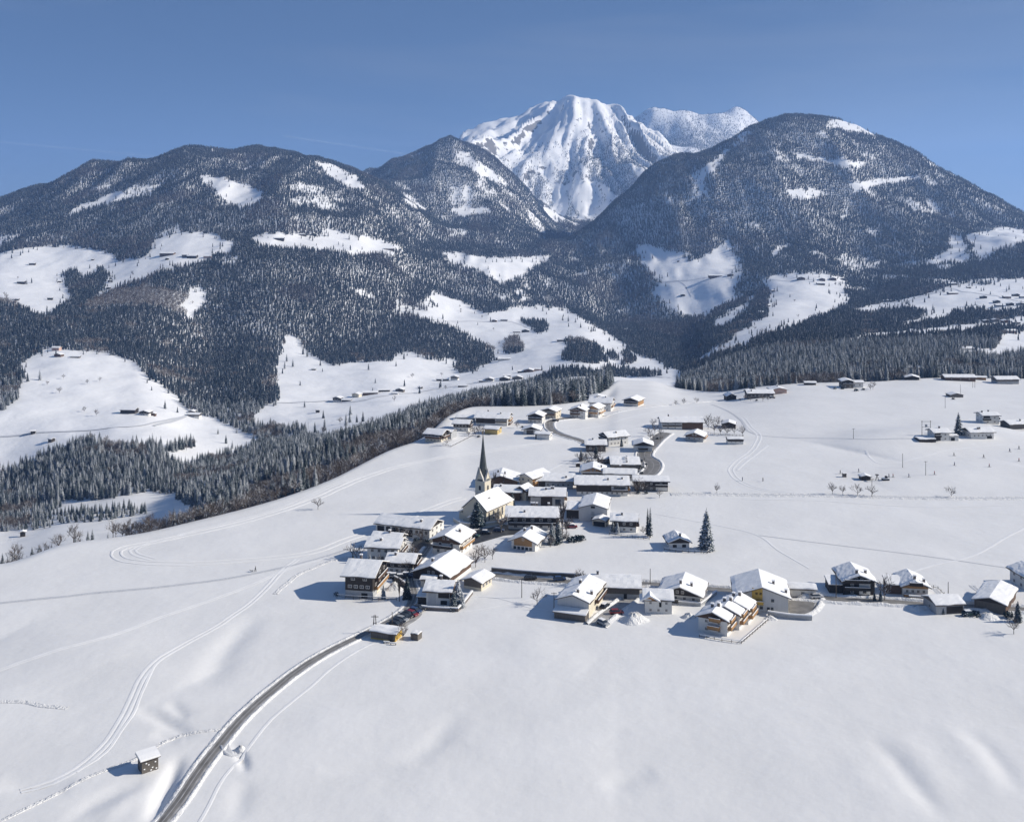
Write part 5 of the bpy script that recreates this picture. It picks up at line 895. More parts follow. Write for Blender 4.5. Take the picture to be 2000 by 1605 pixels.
for (x, y, w, h, lb) in ((732, 1236, 1.1, 5.2, 'double-legged wooden pole behind the bus shelter'), (1809, 850, 4.6, 8.0, 'transformer frame of two tall poles at the slope houses')):
    c = gp(x, y); o = empty('pole_frame', tuple(c)); tag(o, lb, 'pole frame')
    for s in (-1, 1):
        b = MB(); b.tube((s * w / 2, 0, -.5), (s * w / 2 * (.35 if w < 2 else 1), 0, h), .15, .11, 6, cap=True); b.build('leg', M['pole'], o)
    b = MB(); b.box(-w / 2 - .5, w / 2 + .5, -.07, .07, h - .6, h - .45); b.box(-w / 2, w / 2, -.07, .07, h * .55, h * .55 + .12); b.build('crossarm', M['pole'], o)
    if w > 2: b = MB(); b.box(-.5, .5, -.4, .4, h * .55 + .12, h * .55 + 1.5); b.build('transformer', M['grey'], o)
def wall_line(name, label, cat, pts, h, th, mt, cap=True, posts=0, step=2.0):
    w = smooth_path(pts, step) if len(pts) == 2 else np.vstack([smooth_path([p, q], step)[:-1] for p, q in zip(pts[:-1], pts[1:])] + [gp(*pts[-1])[:2]])
    z = ground(w[:, 0], w[:, 1]); o0 = (w[0, 0], w[0, 1], float(z[0])); o = empty(name, o0); tag(o, label, cat)
    t = np.gradient(w, axis=0); t /= np.hypot(t[:, 0], t[:, 1])[:, None]; nn = np.stack([t[:, 1], -t[:, 0]], 1)
    def strip(nm, prof, m):
        vs = []; k = len(prof)
        for i in range(len(w)):
            for (a, b_) in prof: vs.append((w[i, 0] + nn[i, 0] * a - o0[0], w[i, 1] + nn[i, 1] * a - o0[1], z[i] + b_ - o0[2]))
        fs = [(i * k + j, i * k + (j + 1) % k, (i + 1) * k + (j + 1) % k, (i + 1) * k + j) for i in range(len(w) - 1) for j in range(k)] + [tuple(range(k)), tuple(range((len(w)) * k - 1, (len(w) - 1) * k - 1, -1))]
        b = MB(); b.add(vs, fs); b.build(nm, M[m], o)
    if posts:
        me = MB(); me.box(-.06, .06, -.06, .06, -.4, h + .08); me = me.mesh('post', M[mt])
        for i in range(0, len(w), posts): link('post', me, o, (w[i, 0] - o0[0], w[i, 1] - o0[1], z[i] - o0[2]))
        for zz in (.45, .95):
            if zz < h: strip('rail', [(-.04, h * zz - .07), (.04, h * zz - .07), (.04, h * zz + .05), (-.04, h * zz + .05)], mt)
        strip('rail_snow', [(-.07, h * .95 + .06), (.07, h * .95 + .06), (.03, h * .95 + .17), (-.03, h * .95 + .17)], 'snow')
    else:
        strip('wall', [(-th / 2, -.5), (th / 2, -.5), (th / 2, h), (-th / 2, h)], mt)
        if cap: strip('wall_snow', [(-th / 2 - .12, h + .005), (th / 2 + .12, h + .005), (th / 2 + .05, h + .3), (-th / 2 - .05, h + .3)], 'snow')
wall_line('garden_fence', 'garden fence along the field below the tall dark chalet', 'fence', [(658, 1167), (690, 1170), (740, 1173), (775, 1173)], 1.1, .1, 'pole', posts=1)
wall_line('garden_wall', 'snow-capped garden wall around the half white chalet', 'wall', [(809, 1189), (850, 1192), (894, 1194), (908, 1178), (922, 1160)], 1.0, .5, 'stone')
wall_line('garden_wall', 'curved snow-capped wall between tall chalet and dark barn', 'wall', [(770, 1133), (780, 1138), (792, 1146)], 1.4, .3, 'weather')
wall_line('garden_fence', 'field fence below the brown over white chalet near the poplars', 'fence', [(1190, 1044), (1225, 1049), (1268, 1054)], .9, .1, 'pole', posts=1)
wall_line('garden_fence', 'plot fence around the small lone chalet and big spruce', 'fence', [(1297, 1074), (1320, 1078), (1382, 1081), (1394, 1070)], .9, .1, 'pole', posts=1)
wall_line('retaining_wall', 'grey retaining wall below the yard of the ochre-bay house', 'wall', [(1500, 1202), (1540, 1208), (1586, 1211)], 1.3, .5, 'grey')
wall_line('retaining_wall', 'long dark retaining wall on the uphill side of the village road', 'wall', [(960, 1118), (1010, 1123), (1070, 1128), (1136, 1131)], 1.7, .4, 'weather')
wall_line('retaining_wall', 'grey wall before the wide green-dark gabled chalet terrace', 'wall', [(1325, 1180), (1368, 1184), (1384, 1172), (1399, 1160)], 1.0, .4, 'grey')
wall_line('garden_wall', 'snow-capped churchyard wall in front of the nave', 'wall', [(886, 1018), (900, 1027), (935, 1030), (975, 1024), (992, 1015)], 1.3, .4, 'cream')
wall_line('garden_fence', 'pasture fence along the farm lane crest at the orchard', 'fence', [(1388, 848), (1410, 850), (1452, 852)], .9, .1, 'pole', posts=1)
wall_line('garden_fence', 'fence in front of the westernmost chalet on the plateau edge', 'fence', [(865, 869), (881, 873), (925, 850)], .9, .1, 'pole', posts=1)
wall_line('garden_fence', 'low fence around the terraced houses lawn', 'fence', [(1366, 1244), (1410, 1252), (1448, 1257), (1500, 1212)], .8, .1, 'pole', posts=1)
wall_line('garden_fence', 'snow-bound fence beside the orange-brown gabled chalet', 'fence', [(1815, 1146), (1832, 1150), (1844, 1162)], .9, .1, 'pole', posts=1)
wall_line('retaining_wall', 'stepped garden wall in front of the orange-brown gabled chalet', 'wall', [(1775, 1168), (1800, 1170), (1816, 1171)], .8, .4, 'stone')
# benches beside the bus shelter
for i, (x, y, lb) in enumerate([(755, 1256, 'left snow-topped bench rail in front of the bus shelter'), (768, 1259, 'right snow-topped bench rail in front of the bus shelter')]):
    c = gp(x, y); o = empty('bench', tuple(c), R(-8)); tag(o, lb, 'bench', 'benches by the bus shelter')
    b = MB(); b.box(-.9, .9, -.2, .2, .42, .48); b.build('seat', M['pole'], o)
    for s in (-.7, .7): b = MB(); b.box(s - .05, s + .05, -.18, .18, 0, .42); b.build('leg', M['pole'], o)
    b = MB(); b.box(-.88, .88, -.18, .18, .485, .65); b.build('seat_snow', M['snow'], o)

# ------------------------------------------------------------------ people
def person_mesh(colour, stride):
    P = [(0, 0, .95), (0, 0, 1.2), (0, -.02, 1.42), (0, -.02, 1.52), (0, -.03, 1.66), (.1, 0, .9), (.12, -stride, .5), (.12, -stride * .6, .06), (.12, -stride * .6 - .16, .04), (-.1, 0, .9), (-.12, stride * .5, .5), (-.12, stride, .06), (-.12, stride - .16, .04),
         (.2, -.02, 1.4), (.27, -.08, 1.15), (.24, -.3, 1.02), (-.2, -.02, 1.4), (-.27, .02, 1.15), (-.24, -.18, 1.0)]
    E = [(0, 1), (1, 2), (2, 3), (3, 4), (0, 5), (5, 6), (6, 7), (7, 8), (0, 9), (9, 10), (10, 11), (11, 12), (2, 13), (13, 14), (14, 15), (2, 16), (16, 17), (17, 18)]
    Rr = [.15, .15, .15, .06, .11, .1, .075, .06, .05, .1, .075, .06, .05, .075, .055, .045, .075, .055, .045]
    me = bpy.data.meshes.new('p'); me.from_pydata(P, E, []); o = bpy.data.objects.new('p', me); C.objects.link(o)
    md = o.modifiers.new('s', 'SKIN'); md.use_smooth_shade = True
    for i, v in enumerate(me.skin_vertices[0].data): v.radius = (Rr[i], Rr[i]); v.use_root = (i == 0)
    dg = bpy.context.evaluated_depsgraph_get(); m2 = bpy.data.meshes.new_from_object(o.evaluated_get(dg)); bpy.data.objects.remove(o)
    m2.name = 'body'; m2.materials.clear(); m2.materials.append(M[colour]); m2.materials.append(M['skin']); m2.materials.append(M['weardark'])
    for p in m2.polygons: p.material_index = 1 if p.center.z > 1.5 else (2 if p.center.z < .9 else 0)
    return m2
PM = [person_mesh(c, s) for c, s in (('wearred', .22), ('wearblue', .15), ('weardark', .25))]
b = MB(); b.box(.08, .17, -.95, .75, .0, .03); b.box(-.17, -.08, -.95, .75, .0, .03); SKI = b.mesh('ski', M['weardark'])
b = MB(); b.tube((.26, -.32, 1.05), (.36, -.1, 0), .015, .012, 4); b.tube((-.26, -.2, 1.02), (-.36, .1, 0), .015, .012, 4); POLES = b.mesh('ski_pole', M['pole'])
b = MB(); b.tube((0, -.03, 1.62), (0, -.03, 1.8), .12, .07, 8, cap=True); HAT = b.mesh('hat', M['weardark'])
def person(px, py, k, rz, label, ski=True, grp='skiers on the gentle slope'):
    c = gp(px, py); r = empty('person', tuple(c + np.array([0, 0, .05])), R(rz)); tag(r, label, 'person', grp)
    link('body', PM[k], r); link('hat', HAT, r)
    if ski: link('ski', SKI, r); link('ski_pole', POLES, r)
for i, (x, y, k, rz, lb) in enumerate([(1641, 925, 2, 80, 'skier in dark clothes left of the ticket booth'), (1677, 922, 1, 100, 'skier in blue jacket behind the lift hut'), (1736, 932, 2, 70, 'first skier of the pair right of the lift machinery'), (1744, 932, 0, 75, 'second skier of the pair right of the lift machinery'), (1775, 932, 1, 90, 'skier alone between lift and stout pole'),
                                       (1825, 927, 0, 80, 'skier in red right of the stout pole'), (1863, 890, 2, 60, 'skier highest and leftmost on the slope'), (1864, 909, 1, 60, 'skier straight below the highest left skier'), (1921, 894, 2, 45, 'skier in the middle of the slope, dark clothes'), (1932, 912, 0, 60, 'skier in red lower on the middle slope'), (1972, 882, 1, 30, 'skier high on the right slope'),
                                       (1990, 877, 2, 40, 'topmost skier at the right border'), (1990, 901, 0, 50, 'skier below the topmost one at the right border'), (1490, 940, 2, 95, 'walker on the curved ski track, right one'), (1450, 939, 1, 95, 'walker left of the curved ski track'), (499, 1116, 2, -80, 'walker on the winter path across the left field')]):
    person(x, y, k, rz, lb, i < 13, 'skiers on the gentle slope' if i < 13 else 'walkers on the winter paths')
# a dog beside the walker
c = gp(492, 1117); o = empty('dog', tuple(c), R(-80)); tag(o, 'small dark dog walking ahead of the winter path walker', 'dog')
b = MB(); pr = [(-.42, .5, .09), (-.2, .52, .14), (.1, .5, .13), (.32, .52, .12), (.42, .55, .07)]; vs = []
for y, z, r in pr:
    for i in range(8): a = i * math.pi / 4; vs.append((r * math.cos(a), y, z + r * math.sin(a)))
b.add(vs, [(k * 8 + i, k * 8 + (i + 1) % 8, k * 8 + 8 + (i + 1) % 8, k * 8 + 8 + i) for k in range(4) for i in range(8)]); 
b.tube((0, -.4, .55), (0, -.62, .78), .08, .07, 7); b.tube((0, -.6, .8), (0, -.82, .74), .09, .04, 7, cap=True); b.tube((0, .4, .55), (0, .65, .75), .035, .015, 5)
for x in (-.09, .09):
    b.tube((x, -.3, .48), (x, -.3, .02), .05, .03, 5); b.tube((x, .34, .5), (x, .28, .3), .07, .045, 5); b.tube((x, .28, .3), (x, .4, .2), .04, .03, 5); b.tube((x, .4, .2), (x, .37, .02), .03, .03, 5)
b.build('body', M['weardark'], o, smooth=True)
# lift machinery and round bales
c = gp(1718, 938); o = empty('ski_lift', tuple(c), 0); tag(o, 'ski lift drive station with wheel and braces right of the lift hut', 'ski lift')
b = MB(); b.tube((-1.8, 0, 0), (-1.2, 0, 2.6), .18, .14, 6); b.tube((-.4, 0, 0), (-1.2, 0, 2.6), .14, .12, 6); b.build('frame', M['pole'], o)
b = MB(); b.tube((-1.2, 0, 2.5), (-1.2, 0, 2.7), .9, .9, 16, cap=True); b.build('drive_wheel', M['rub'], o)
b = MB(); b.box(1.2, 4.2, -1, 1, 0, .9); b.box(2.6, 3.4, -.7, .7, .9, 2.0); b.build('motor_housing', M['weardark'], o); b = MB(); b.box(1.2, 4.2, -1, 1, .905, 1.1); b.build('housing_snow', M['snow'], o)

# ------------------------------------------------------------------ trees
def spruce_mesh(seed, h=18.0, tiers=15, near=True, rad=.215, split=False):
    rr = random.Random(seed); b = MB(); tr = MB()
    tr.tube((0, 0, -1.5), (0, 0, h * .35), .26, .18, 6); tr.tube((0, 0, h * .35), (0, 0, h * .98), .18, .03, 5)
    z = h * .10; k = 0
    while z < h * .97:
        f = (z / h); r = h * rad * (1 - f) ** .72 * (.9 + .2 * rr.random()) + .12; n = 9 if f < .6 else 7 if f < .85 else 5
        a0 = rr.random() * 6.28; dr = .34 * r
        for i in range(n):
            a = a0 + 6.283 * i / n + rr.uniform(-.25, .25); q = r * rr.uniform(.72, 1.12); ww = q * .34 + .08; ca, sa = math.cos(a), math.sin(a)
            P = lambda d, s, zz: (ca * d - sa * s, sa * d + ca * s, zz)
            dz = dr * rr.uniform(.75, 1.2)
            b.add([P(.02, 0, z + .10 * r), P(q * .45, -ww, z - dz * .42), P(q * .45, 0, z - dz * .12), P(q * .45, ww, z - dz * .42), P(q, 0, z - dz), P(q * .8, -ww * .6, z - dz * .95), P(q * .8, ww * .6, z - dz * .95)],
                  [(0, 1, 2), (0, 2, 3), (1, 5, 4, 2), (2, 4, 6, 3)])
        z += h / tiers * (1.05 - .55 * f); k += 1
    b.tube((0, 0, h * .93), (0, 0, h * 1.02), .10, .01, 4)
    if split: return tr.mesh('trunk', M['pole']), b.mesh('crown', M['spruce'])
    o = len(b.v); b.v += tr.v; b.f += [tuple(i + o for i in f) for f in tr.f]; b.m += [1] * len(tr.f)
    return b.mesh('spruce_tree', [M['spruce'], M['pole']])
def spruce_far_mesh(seed, h=20.0, mt='spruce_far', rad=.19):
    rr = random.Random(seed); b = MB(); n = 7; T = 5
    for t in range(T):
        f0 = .06 + .86 * t / T; f1 = min(1.0, f0 + .34); r = h * rad * (1 - f0) ** .8 + .1; a0 = rr.random() * 6
        vs = [(0, 0, h * f1)]
        for i in range(n):
            a = a0 + 6.283 * i / n; q = r * rr.uniform(.6, 1.15); vs.append((q * math.cos(a), q * math.sin(a), h * f0 + rr.uniform(-.3, .5)))
        b.add(vs, [(0, 1 + i, 1 + (i + 1) % n) for i in range(n)])
    b.tube((0, 0, -1.5), (0, 0, h * .15), .3, .25, 4, 1)
    return b.mesh('spruce_tree', [M[mt], M['pole']])
def bare_mesh(seed, h=11.0, split=False, spread=1.0, lv=3, ups=.9):
    rr = random.Random(seed); tr = MB(); cr = MB()
    tr.tube((0, 0, -1), (0, 0, h * .28), h * .017, h * .013, 6)
    def branch(p, d, l, r, level, mb):
        q = p + d * l; mb.tube(p, q, r, r * .6, 4 if level < 2 else 3)
        if level >= lv: return
        for i in range(5 if level < 2 else 4):
            a = rr.random() * 6.28; u = d.orthogonal().normalized(); u.rotate(__import__('mathutils').Quaternion(d, a))
            nd = (d * rr.uniform(.7, 1.0) + u * rr.uniform(.45, .85) * spread + Vector((0, 0, .18 * ups))).normalized()
            branch(p + d * l * rr.uniform(.45, 1.0), nd, l * rr.uniform(.55, .78), r * .6, level + 1, mb)
    for i in range(6):
        a = 6.283 * i / 6 + rr.random(); d = Vector((math.cos(a) * spread * .7, math.sin(a) * spread * .7, rr.uniform(.6, 1.3) * ups)).normalized()
        branch(Vector((0, 0, h * rr.uniform(.16, .3))), d, h * rr.uniform(.26, .36), h * .0125, 1, cr)
    branch(Vector((0, 0, h * .26)), Vector((rr.uniform(-.1, .1), rr.uniform(-.1, .1), 1)).normalized(), h * .36, h * .011, 1, cr)
    if split: return tr.mesh('trunk', M['twig']), cr.mesh('crown', M['twig'])
    o = len(cr.v); cr.v += tr.v; cr.f += [tuple(i + o for i in f) for f in tr.f]; cr.m += [0] * len(tr.f)
    return cr.mesh('bare_tree', M['twig'])
def bush_mesh(seed, r=1.6):
    rr = random.Random(seed); b = MB()
    for i in range(150):
        a = rr.random() * 6.28; e = rr.random() ** .6; q = r * (.35 + .65 * rr.random()); z = r * .95 * math.sin(e * 1.5) * rr.uniform(.4, 1); x, y = q * math.cos(a) * math.cos(e), q * math.sin(a) * math.cos(e); s = r * .2
        v = Vector((rr.gauss(0, 1), rr.gauss(0, 1), rr.gauss(0, .5))).normalized() * s; u = v.orthogonal().normalized() * s * .6
        p = Vector((x, y, max(.08, z))); b.add([p - v, p + u, p + v, p - u], [(0, 1, 2, 3)])
    return b.mesh('foliage', M['spruce'])

# --- named garden trees
SPLIT = [spruce_mesh(100 + i, 15, 17, rad=.26, split=True) for i in range(3)]
SLIM = [spruce_mesh(110 + i, 11.5, 20, rad=.105, split=True) for i in range(2)]
WIDE = spruce_mesh(120, 10.5, 12, rad=.42, split=True)
BSPLIT = [bare_mesh(130 + i, 8, True) for i in range(4)]
POPLAR = [bare_mesh(140 + i, 11, True, spread=.28, ups=1.6) for i in range(2)]
def garden_tree(px, py, pair, s, name, label, cat='tree', grp=None, rz=None):
    if name == 'bare_tree' and 'lane' not in label: s *= 1.2
    c = gp(px, py); r = empty(name, tuple(c), random.random() * 6.28 if rz is None else rz, s); tag(r, label, cat, grp)
    link('trunk', pair[0], r); link('crown', pair[1], r)
GT = 'garden trees in the village'
for (x, y, p, s, nm, lb) in [
    (1380, 1073, SPLIT[0], 1.0, 'spruce_tree', 'tallest single spruce, beside the small lone chalet'), (1265, 1047, SLIM[0], .92, 'poplar_tree', 'left column-shaped poplar of the pair right of the brown over white chalet'), (1270, 1049, SLIM[1], .98, 'poplar_tree', 'right column-shaped poplar of the close pair'),
    (932, 1028, WIDE, 1.0, 'pine_tree', 'snowy spreading pine before the church gable'), (979, 1040, BSPLIT[0], 1.15, 'bare_tree', 'dark bare tree on the church square below the nave'), (1001, 987, SPLIT[1], .38, 'spruce_tree', 'small spruce between nave and narrow cream house'),
    (1098, 1050, POPLAR[1], 1.1, 'bare_tree', 'tall bare tree at the right end of the dark guesthouse'), (1078, 1063, SPLIT[2], .55, 'spruce_tree', 'bushy snowy spruce right of the five-window house'), (1090, 1060, SPLIT[1], .6, 'spruce_tree', 'second bushy spruce right of the five-window house'), (1106, 1045, BSPLIT[2], 1.0, 'bare_tree', 'bare tree behind the round snowy hedge'),
    (795, 1170, SPLIT[0], .5, 'spruce_tree', 'spruce standing right of the bare tree beside the valley road'), (780, 1174, POPLAR[0], .66, 'bare_tree', 'slim bare tree between the tall dark chalet and the road'), (749, 1169, SPLIT[2], .3, 'spruce_tree', 'little spruce at the balcony end of the tall dark chalet'), (895, 1182, SPLIT[1], .56, 'spruce_tree', 'spruce at the right corner of the half white chalet'), (886, 1190, SPLIT[2], .42, 'spruce_tree', 'leaning snowy spruce before the half white chalet side'), (903, 1186, SPLIT[0], .34, 'spruce_tree', 'small spruce at the corner of the garden wall'),
    (787, 1250, BSPLIT[1], .62, 'bare_tree', 'round leafless tree with red berries look before the yellow shelter wall'), (929, 1108, BSPLIT[0], .82, 'bare_tree', 'leafless tree on the white garden right of the barn roof'), (947, 1098, BSPLIT[1], .72, 'bare_tree', 'leafless tree in the snow below the church square'), (962, 1092, BSPLIT[2], .6, 'bare_tree', 'slight leafless tree right of the garden pair'), (935, 1088, BSPLIT[3], .6, 'bare_tree', 'slight leafless tree behind the garden pair'),
    (801, 1098, SPLIT[1], .36, 'spruce_tree', 'small spruce beside the shaded village square'), (796, 1106, BSPLIT[2], .7, 'bare_tree', 'frosted bare tree right of the white two-storey house'), (806, 1093, BSPLIT[0], .7, 'bare_tree', 'frosted bare tree at the square corner'), (704, 1088, BSPLIT[3], .55, 'bare_tree', 'frosted bare tree left of the white two-storey house'), (690, 1099, SPLIT[2], .2, 'spruce_tree', 'tiny spruce left of the white two-storey house'), (722, 1104, SPLIT[0], .28, 'spruce_tree', 'snow-loaded spruce behind the tall dark chalet'), (733, 1106, SPLIT[1], .25, 'spruce_tree', 'second snow-loaded spruce behind the tall dark chalet'), (742, 1104, BSPLIT[1], .5, 'bare_tree', 'bare tree behind the tall dark chalet roof'),
    (779, 1050, BSPLIT[1], .5, 'bare_tree', 'leftmost frosted tree before the long school wall'), (793, 1053, BSPLIT[2], .52, 'bare_tree', 'second frosted tree before the long school wall'), (765, 1048, BSPLIT[3], .4, 'bare_tree', 'small frosted tree at the left school doorways'),
    (621, 995, BSPLIT[3], .62, 'bare_tree', 'lone bare tree on the ski track bend, left field'), (984, 953, POPLAR[0], .5, 'bare_tree', 'thin bare tree beside the steeple, left'), (966, 955, POPLAR[1], .6, 'bare_tree', 'thin bare tree beside the steeple, right'), (958, 957, BSPLIT[0], .7, 'bare_tree', 'bushy bare tree at the steeple foot'),
    (1135, 900, SPLIT[0], .42, 'spruce_tree', 'dark spruce at the left end of the shaded gardens'), (1147, 902, BSPLIT[1], .7, 'bare_tree', 'bare tree in the middle of the shaded gardens'), (1164, 895, SPLIT[1], .46, 'spruce_tree', 'snowy spruce below the white-roofed shaded house'), (1172, 893, BSPLIT[2], .8, 'bare_tree', 'bare tree at the right of the shaded gardens'), (1155, 898, BSPLIT[3], .7, 'bare_tree', 'bare tree behind the shaded garden middle'), (1214, 872, SPLIT[2], .33, 'spruce_tree', 'small spruce before the white balcony-gabled house'),
    (1249, 900, SPLIT[2], .24, 'spruce_tree', 'low spruce inside the road bend'), (1258, 907, BSPLIT[0], .4, 'bare_tree', 'low bare tree inside the road bend'), (1243, 955, SPLIT[1], .22, 'spruce_tree', 'snow-covered shrub spruce before the dark timber farmhouse'), (1250, 958, BSPLIT[3], .75, 'bare_tree', 'frosted bare tree before the dark timber farmhouse'), (1288, 972, BSPLIT[1], .6, 'bare_tree', 'leafless tree where the farm lane begins'), (1244, 963, BSPLIT[2], .7, 'bare_tree', 'spreading frosted tree left of the timber farmhouse wall'),
    (1256, 1044, BSPLIT[3], .4, 'bare_tree', 'low shrub tree at the fence under the poplars'), (1197, 1040, SPLIT[1], .33, 'spruce_tree', 'snowy spruce at the left of the brown over white chalet'), (1206, 1042, SPLIT[2], .3, 'spruce_tree', 'second snowy spruce left of the brown over white chalet'),
    (1400, 962, BSPLIT[1], .62, 'bare_tree', 'solitary bare tree on the farm lane, far left of the row'), (1626, 965, BSPLIT[0], .76, 'bare_tree', 'leftmost of the four bare trees on the farm lane'), (1646, 965, BSPLIT[1], .62, 'bare_tree', 'second of the four bare trees on the farm lane'), (1675, 968, BSPLIT[2], .8, 'bare_tree', 'third of the four bare trees on the farm lane'), (1703, 970, BSPLIT[3], .76, 'bare_tree', 'fourth bare tree on the lane, at the tall pole foot'), (1858, 971, BSPLIT[2], .72, 'bare_tree', 'single bare tree far right on the farm lane'),
    (1872, 848, SPLIT[1], .82, 'spruce_tree', 'dark tall spruce among the slope houses'), (1383, 838, BSPLIT[0], 1.1, 'bare_tree', 'big bare tree right of the long low farmhouse'), (1395, 845, BSPLIT[1], .8, 'bare_tree', 'first orchard tree beside the brown-gabled chalet'), (1407, 849, BSPLIT[2], .8, 'bare_tree', 'second orchard tree beside the brown-gabled chalet'), (1420, 850, BSPLIT[3], .75, 'bare_tree', 'third orchard tree beside the brown-gabled chalet'), (1434, 848, BSPLIT[0], .7, 'bare_tree', 'fourth orchard tree beside the brown-gabled chalet'), (1450, 852, BSPLIT[1], .8, 'bare_tree', 'bare tree at the orchard right end'), (1402, 833, BSPLIT[3], .8, 'bare_tree', 'bare tree before the grey-roofed dark barn'),
    (1290, 850, BSPLIT[1], .7, 'bare_tree', 'bare tree left of the straight lane'), (1279, 846, BSPLIT[2], .7, 'bare_tree', 'bare tree behind the dark-gabled balcony chalet'), (1276, 833, BSPLIT[3], .6, 'bare_tree', 'bare tree left of the long low farmhouse'), (1320, 792, BSPLIT[1], .6, 'bare_tree', 'left small tree on the hill lane crest'), (1336, 790, BSPLIT[0], .7, 'bare_tree', 'middle small tree on the hill lane crest'), (1361, 787, BSPLIT[2], .6, 'bare_tree', 'right small tree on the hill lane crest'),
    (1049, 1180, BSPLIT[2], .62, 'bare_tree', 'lone small bare tree on the snow left of the pale-gabled farmhouse'), (1134, 1143, BSPLIT[1], .7, 'bare_tree', 'bare shrub tree at the end of the long dark wall'), (1727, 1172, BSPLIT[0], .95, 'bare_tree', 'frosted tree between the dark and the orange-brown chalet'), (1708, 1173, SPLIT[1], .2, 'spruce_tree', 'snow-packed shrub right of the dark timber chalet'), (1720, 1174, SPLIT[2], .24, 'spruce_tree', 'second snow-packed shrub right of the dark timber chalet'), (1841, 1199, SPLIT[0], .2, 'spruce_tree', 'ivy-like small spruce before the low grey shed'), (1980, 1238, BSPLIT[1], .62, 'bare_tree', 'leaning young bare tree at the lower right border'), (1988, 1214, SPLIT[1], .42, 'spruce_tree', 'snowy dark spruce before the big barn at the right end'),
    (1470, 762, SPLIT[2], .95, 'spruce_tree', 'single snow-laden spruce rising behind the forest edge farmhouse'), (1516, 760, SPLIT[0], .7, 'spruce_tree', 'slender snow-crusted spruce behind the pinkish house'), (816, 858, BSPLIT[0], .6, 'bare_tree', 'bare shrub left of the westernmost chalet'), (873, 870, BSPLIT[3], .6, 'bare_tree', 'brown bush in the fenced corner of the westernmost chalet'), (935, 847, BSPLIT[0], .7, 'bare_tree', 'frosted tree left of the yellow barn'), (922, 848, BSPLIT[1], .7, 'bare_tree', 'frosted tree right of the brown over white house'), (1705, 760, BSPLIT[2], .8, 'bare_tree', 'thin bare tree right of the terraced forest chalet'), (1700, 762, BSPLIT[0], .6, 'bare_tree', 'small bare tree right of the terraced forest chalet')]:
    garden_tree(x, y, p, s, nm, lb, 'tree', GT)
for (x, y, s, lb) in [(1126, 1057, 1.5, 'largest snow-speckled round bush behind the open snow'), (1115, 1058, 1.2, 'round bush left of the largest snow-speckled one'), (1136, 1054, 1.1, 'round bush right of the largest snow-speckled one'), (1862, 780, 0.8, 'bush at the lone dark barn'), (1645, 760, 1.0, 'left bush of the terraced chalet'), (1672, 764, 1.2, 'middle bush of the terraced chalet'), (1686, 762, .9, 'right bush of the terraced chalet'), (1631, 760, 1.0, 'outermost left bush of the terraced chalet'), (1798, 858, .9, 'clipped dark hedge bush at the carport'), (1970, 1206, 1.2, 'snowy bush under the big barn wall'), (1905, 1203, 1.1, 'dark bush between shed and barn at the right'),
                       (1885, 1203, .8, 'scrubby bush in front of the dark shed opening'), (1150, 905, 1.0, 'dark shrub in the shaded gardens'), (1252, 902, .9, 'snow-covered shrub on the bank inside the road bend'), (1246, 912, .9, 'second snow-covered shrub inside the road bend'), (656, 1162, .6, 'little bush at the field corner of the tall dark chalet')]:
    c = gp(x, y); o = empty('shrub', tuple(c), random.random() * 6, s); tag(o, lb, 'shrub', 'shrubs around the houses')
    link('foliage', bush_mesh(int(x)), o); b = MB(); b.tube((0, 0, -.2), (0, 0, 1.0), .07, .04, 5); b.build('stem', M['pole'], o)
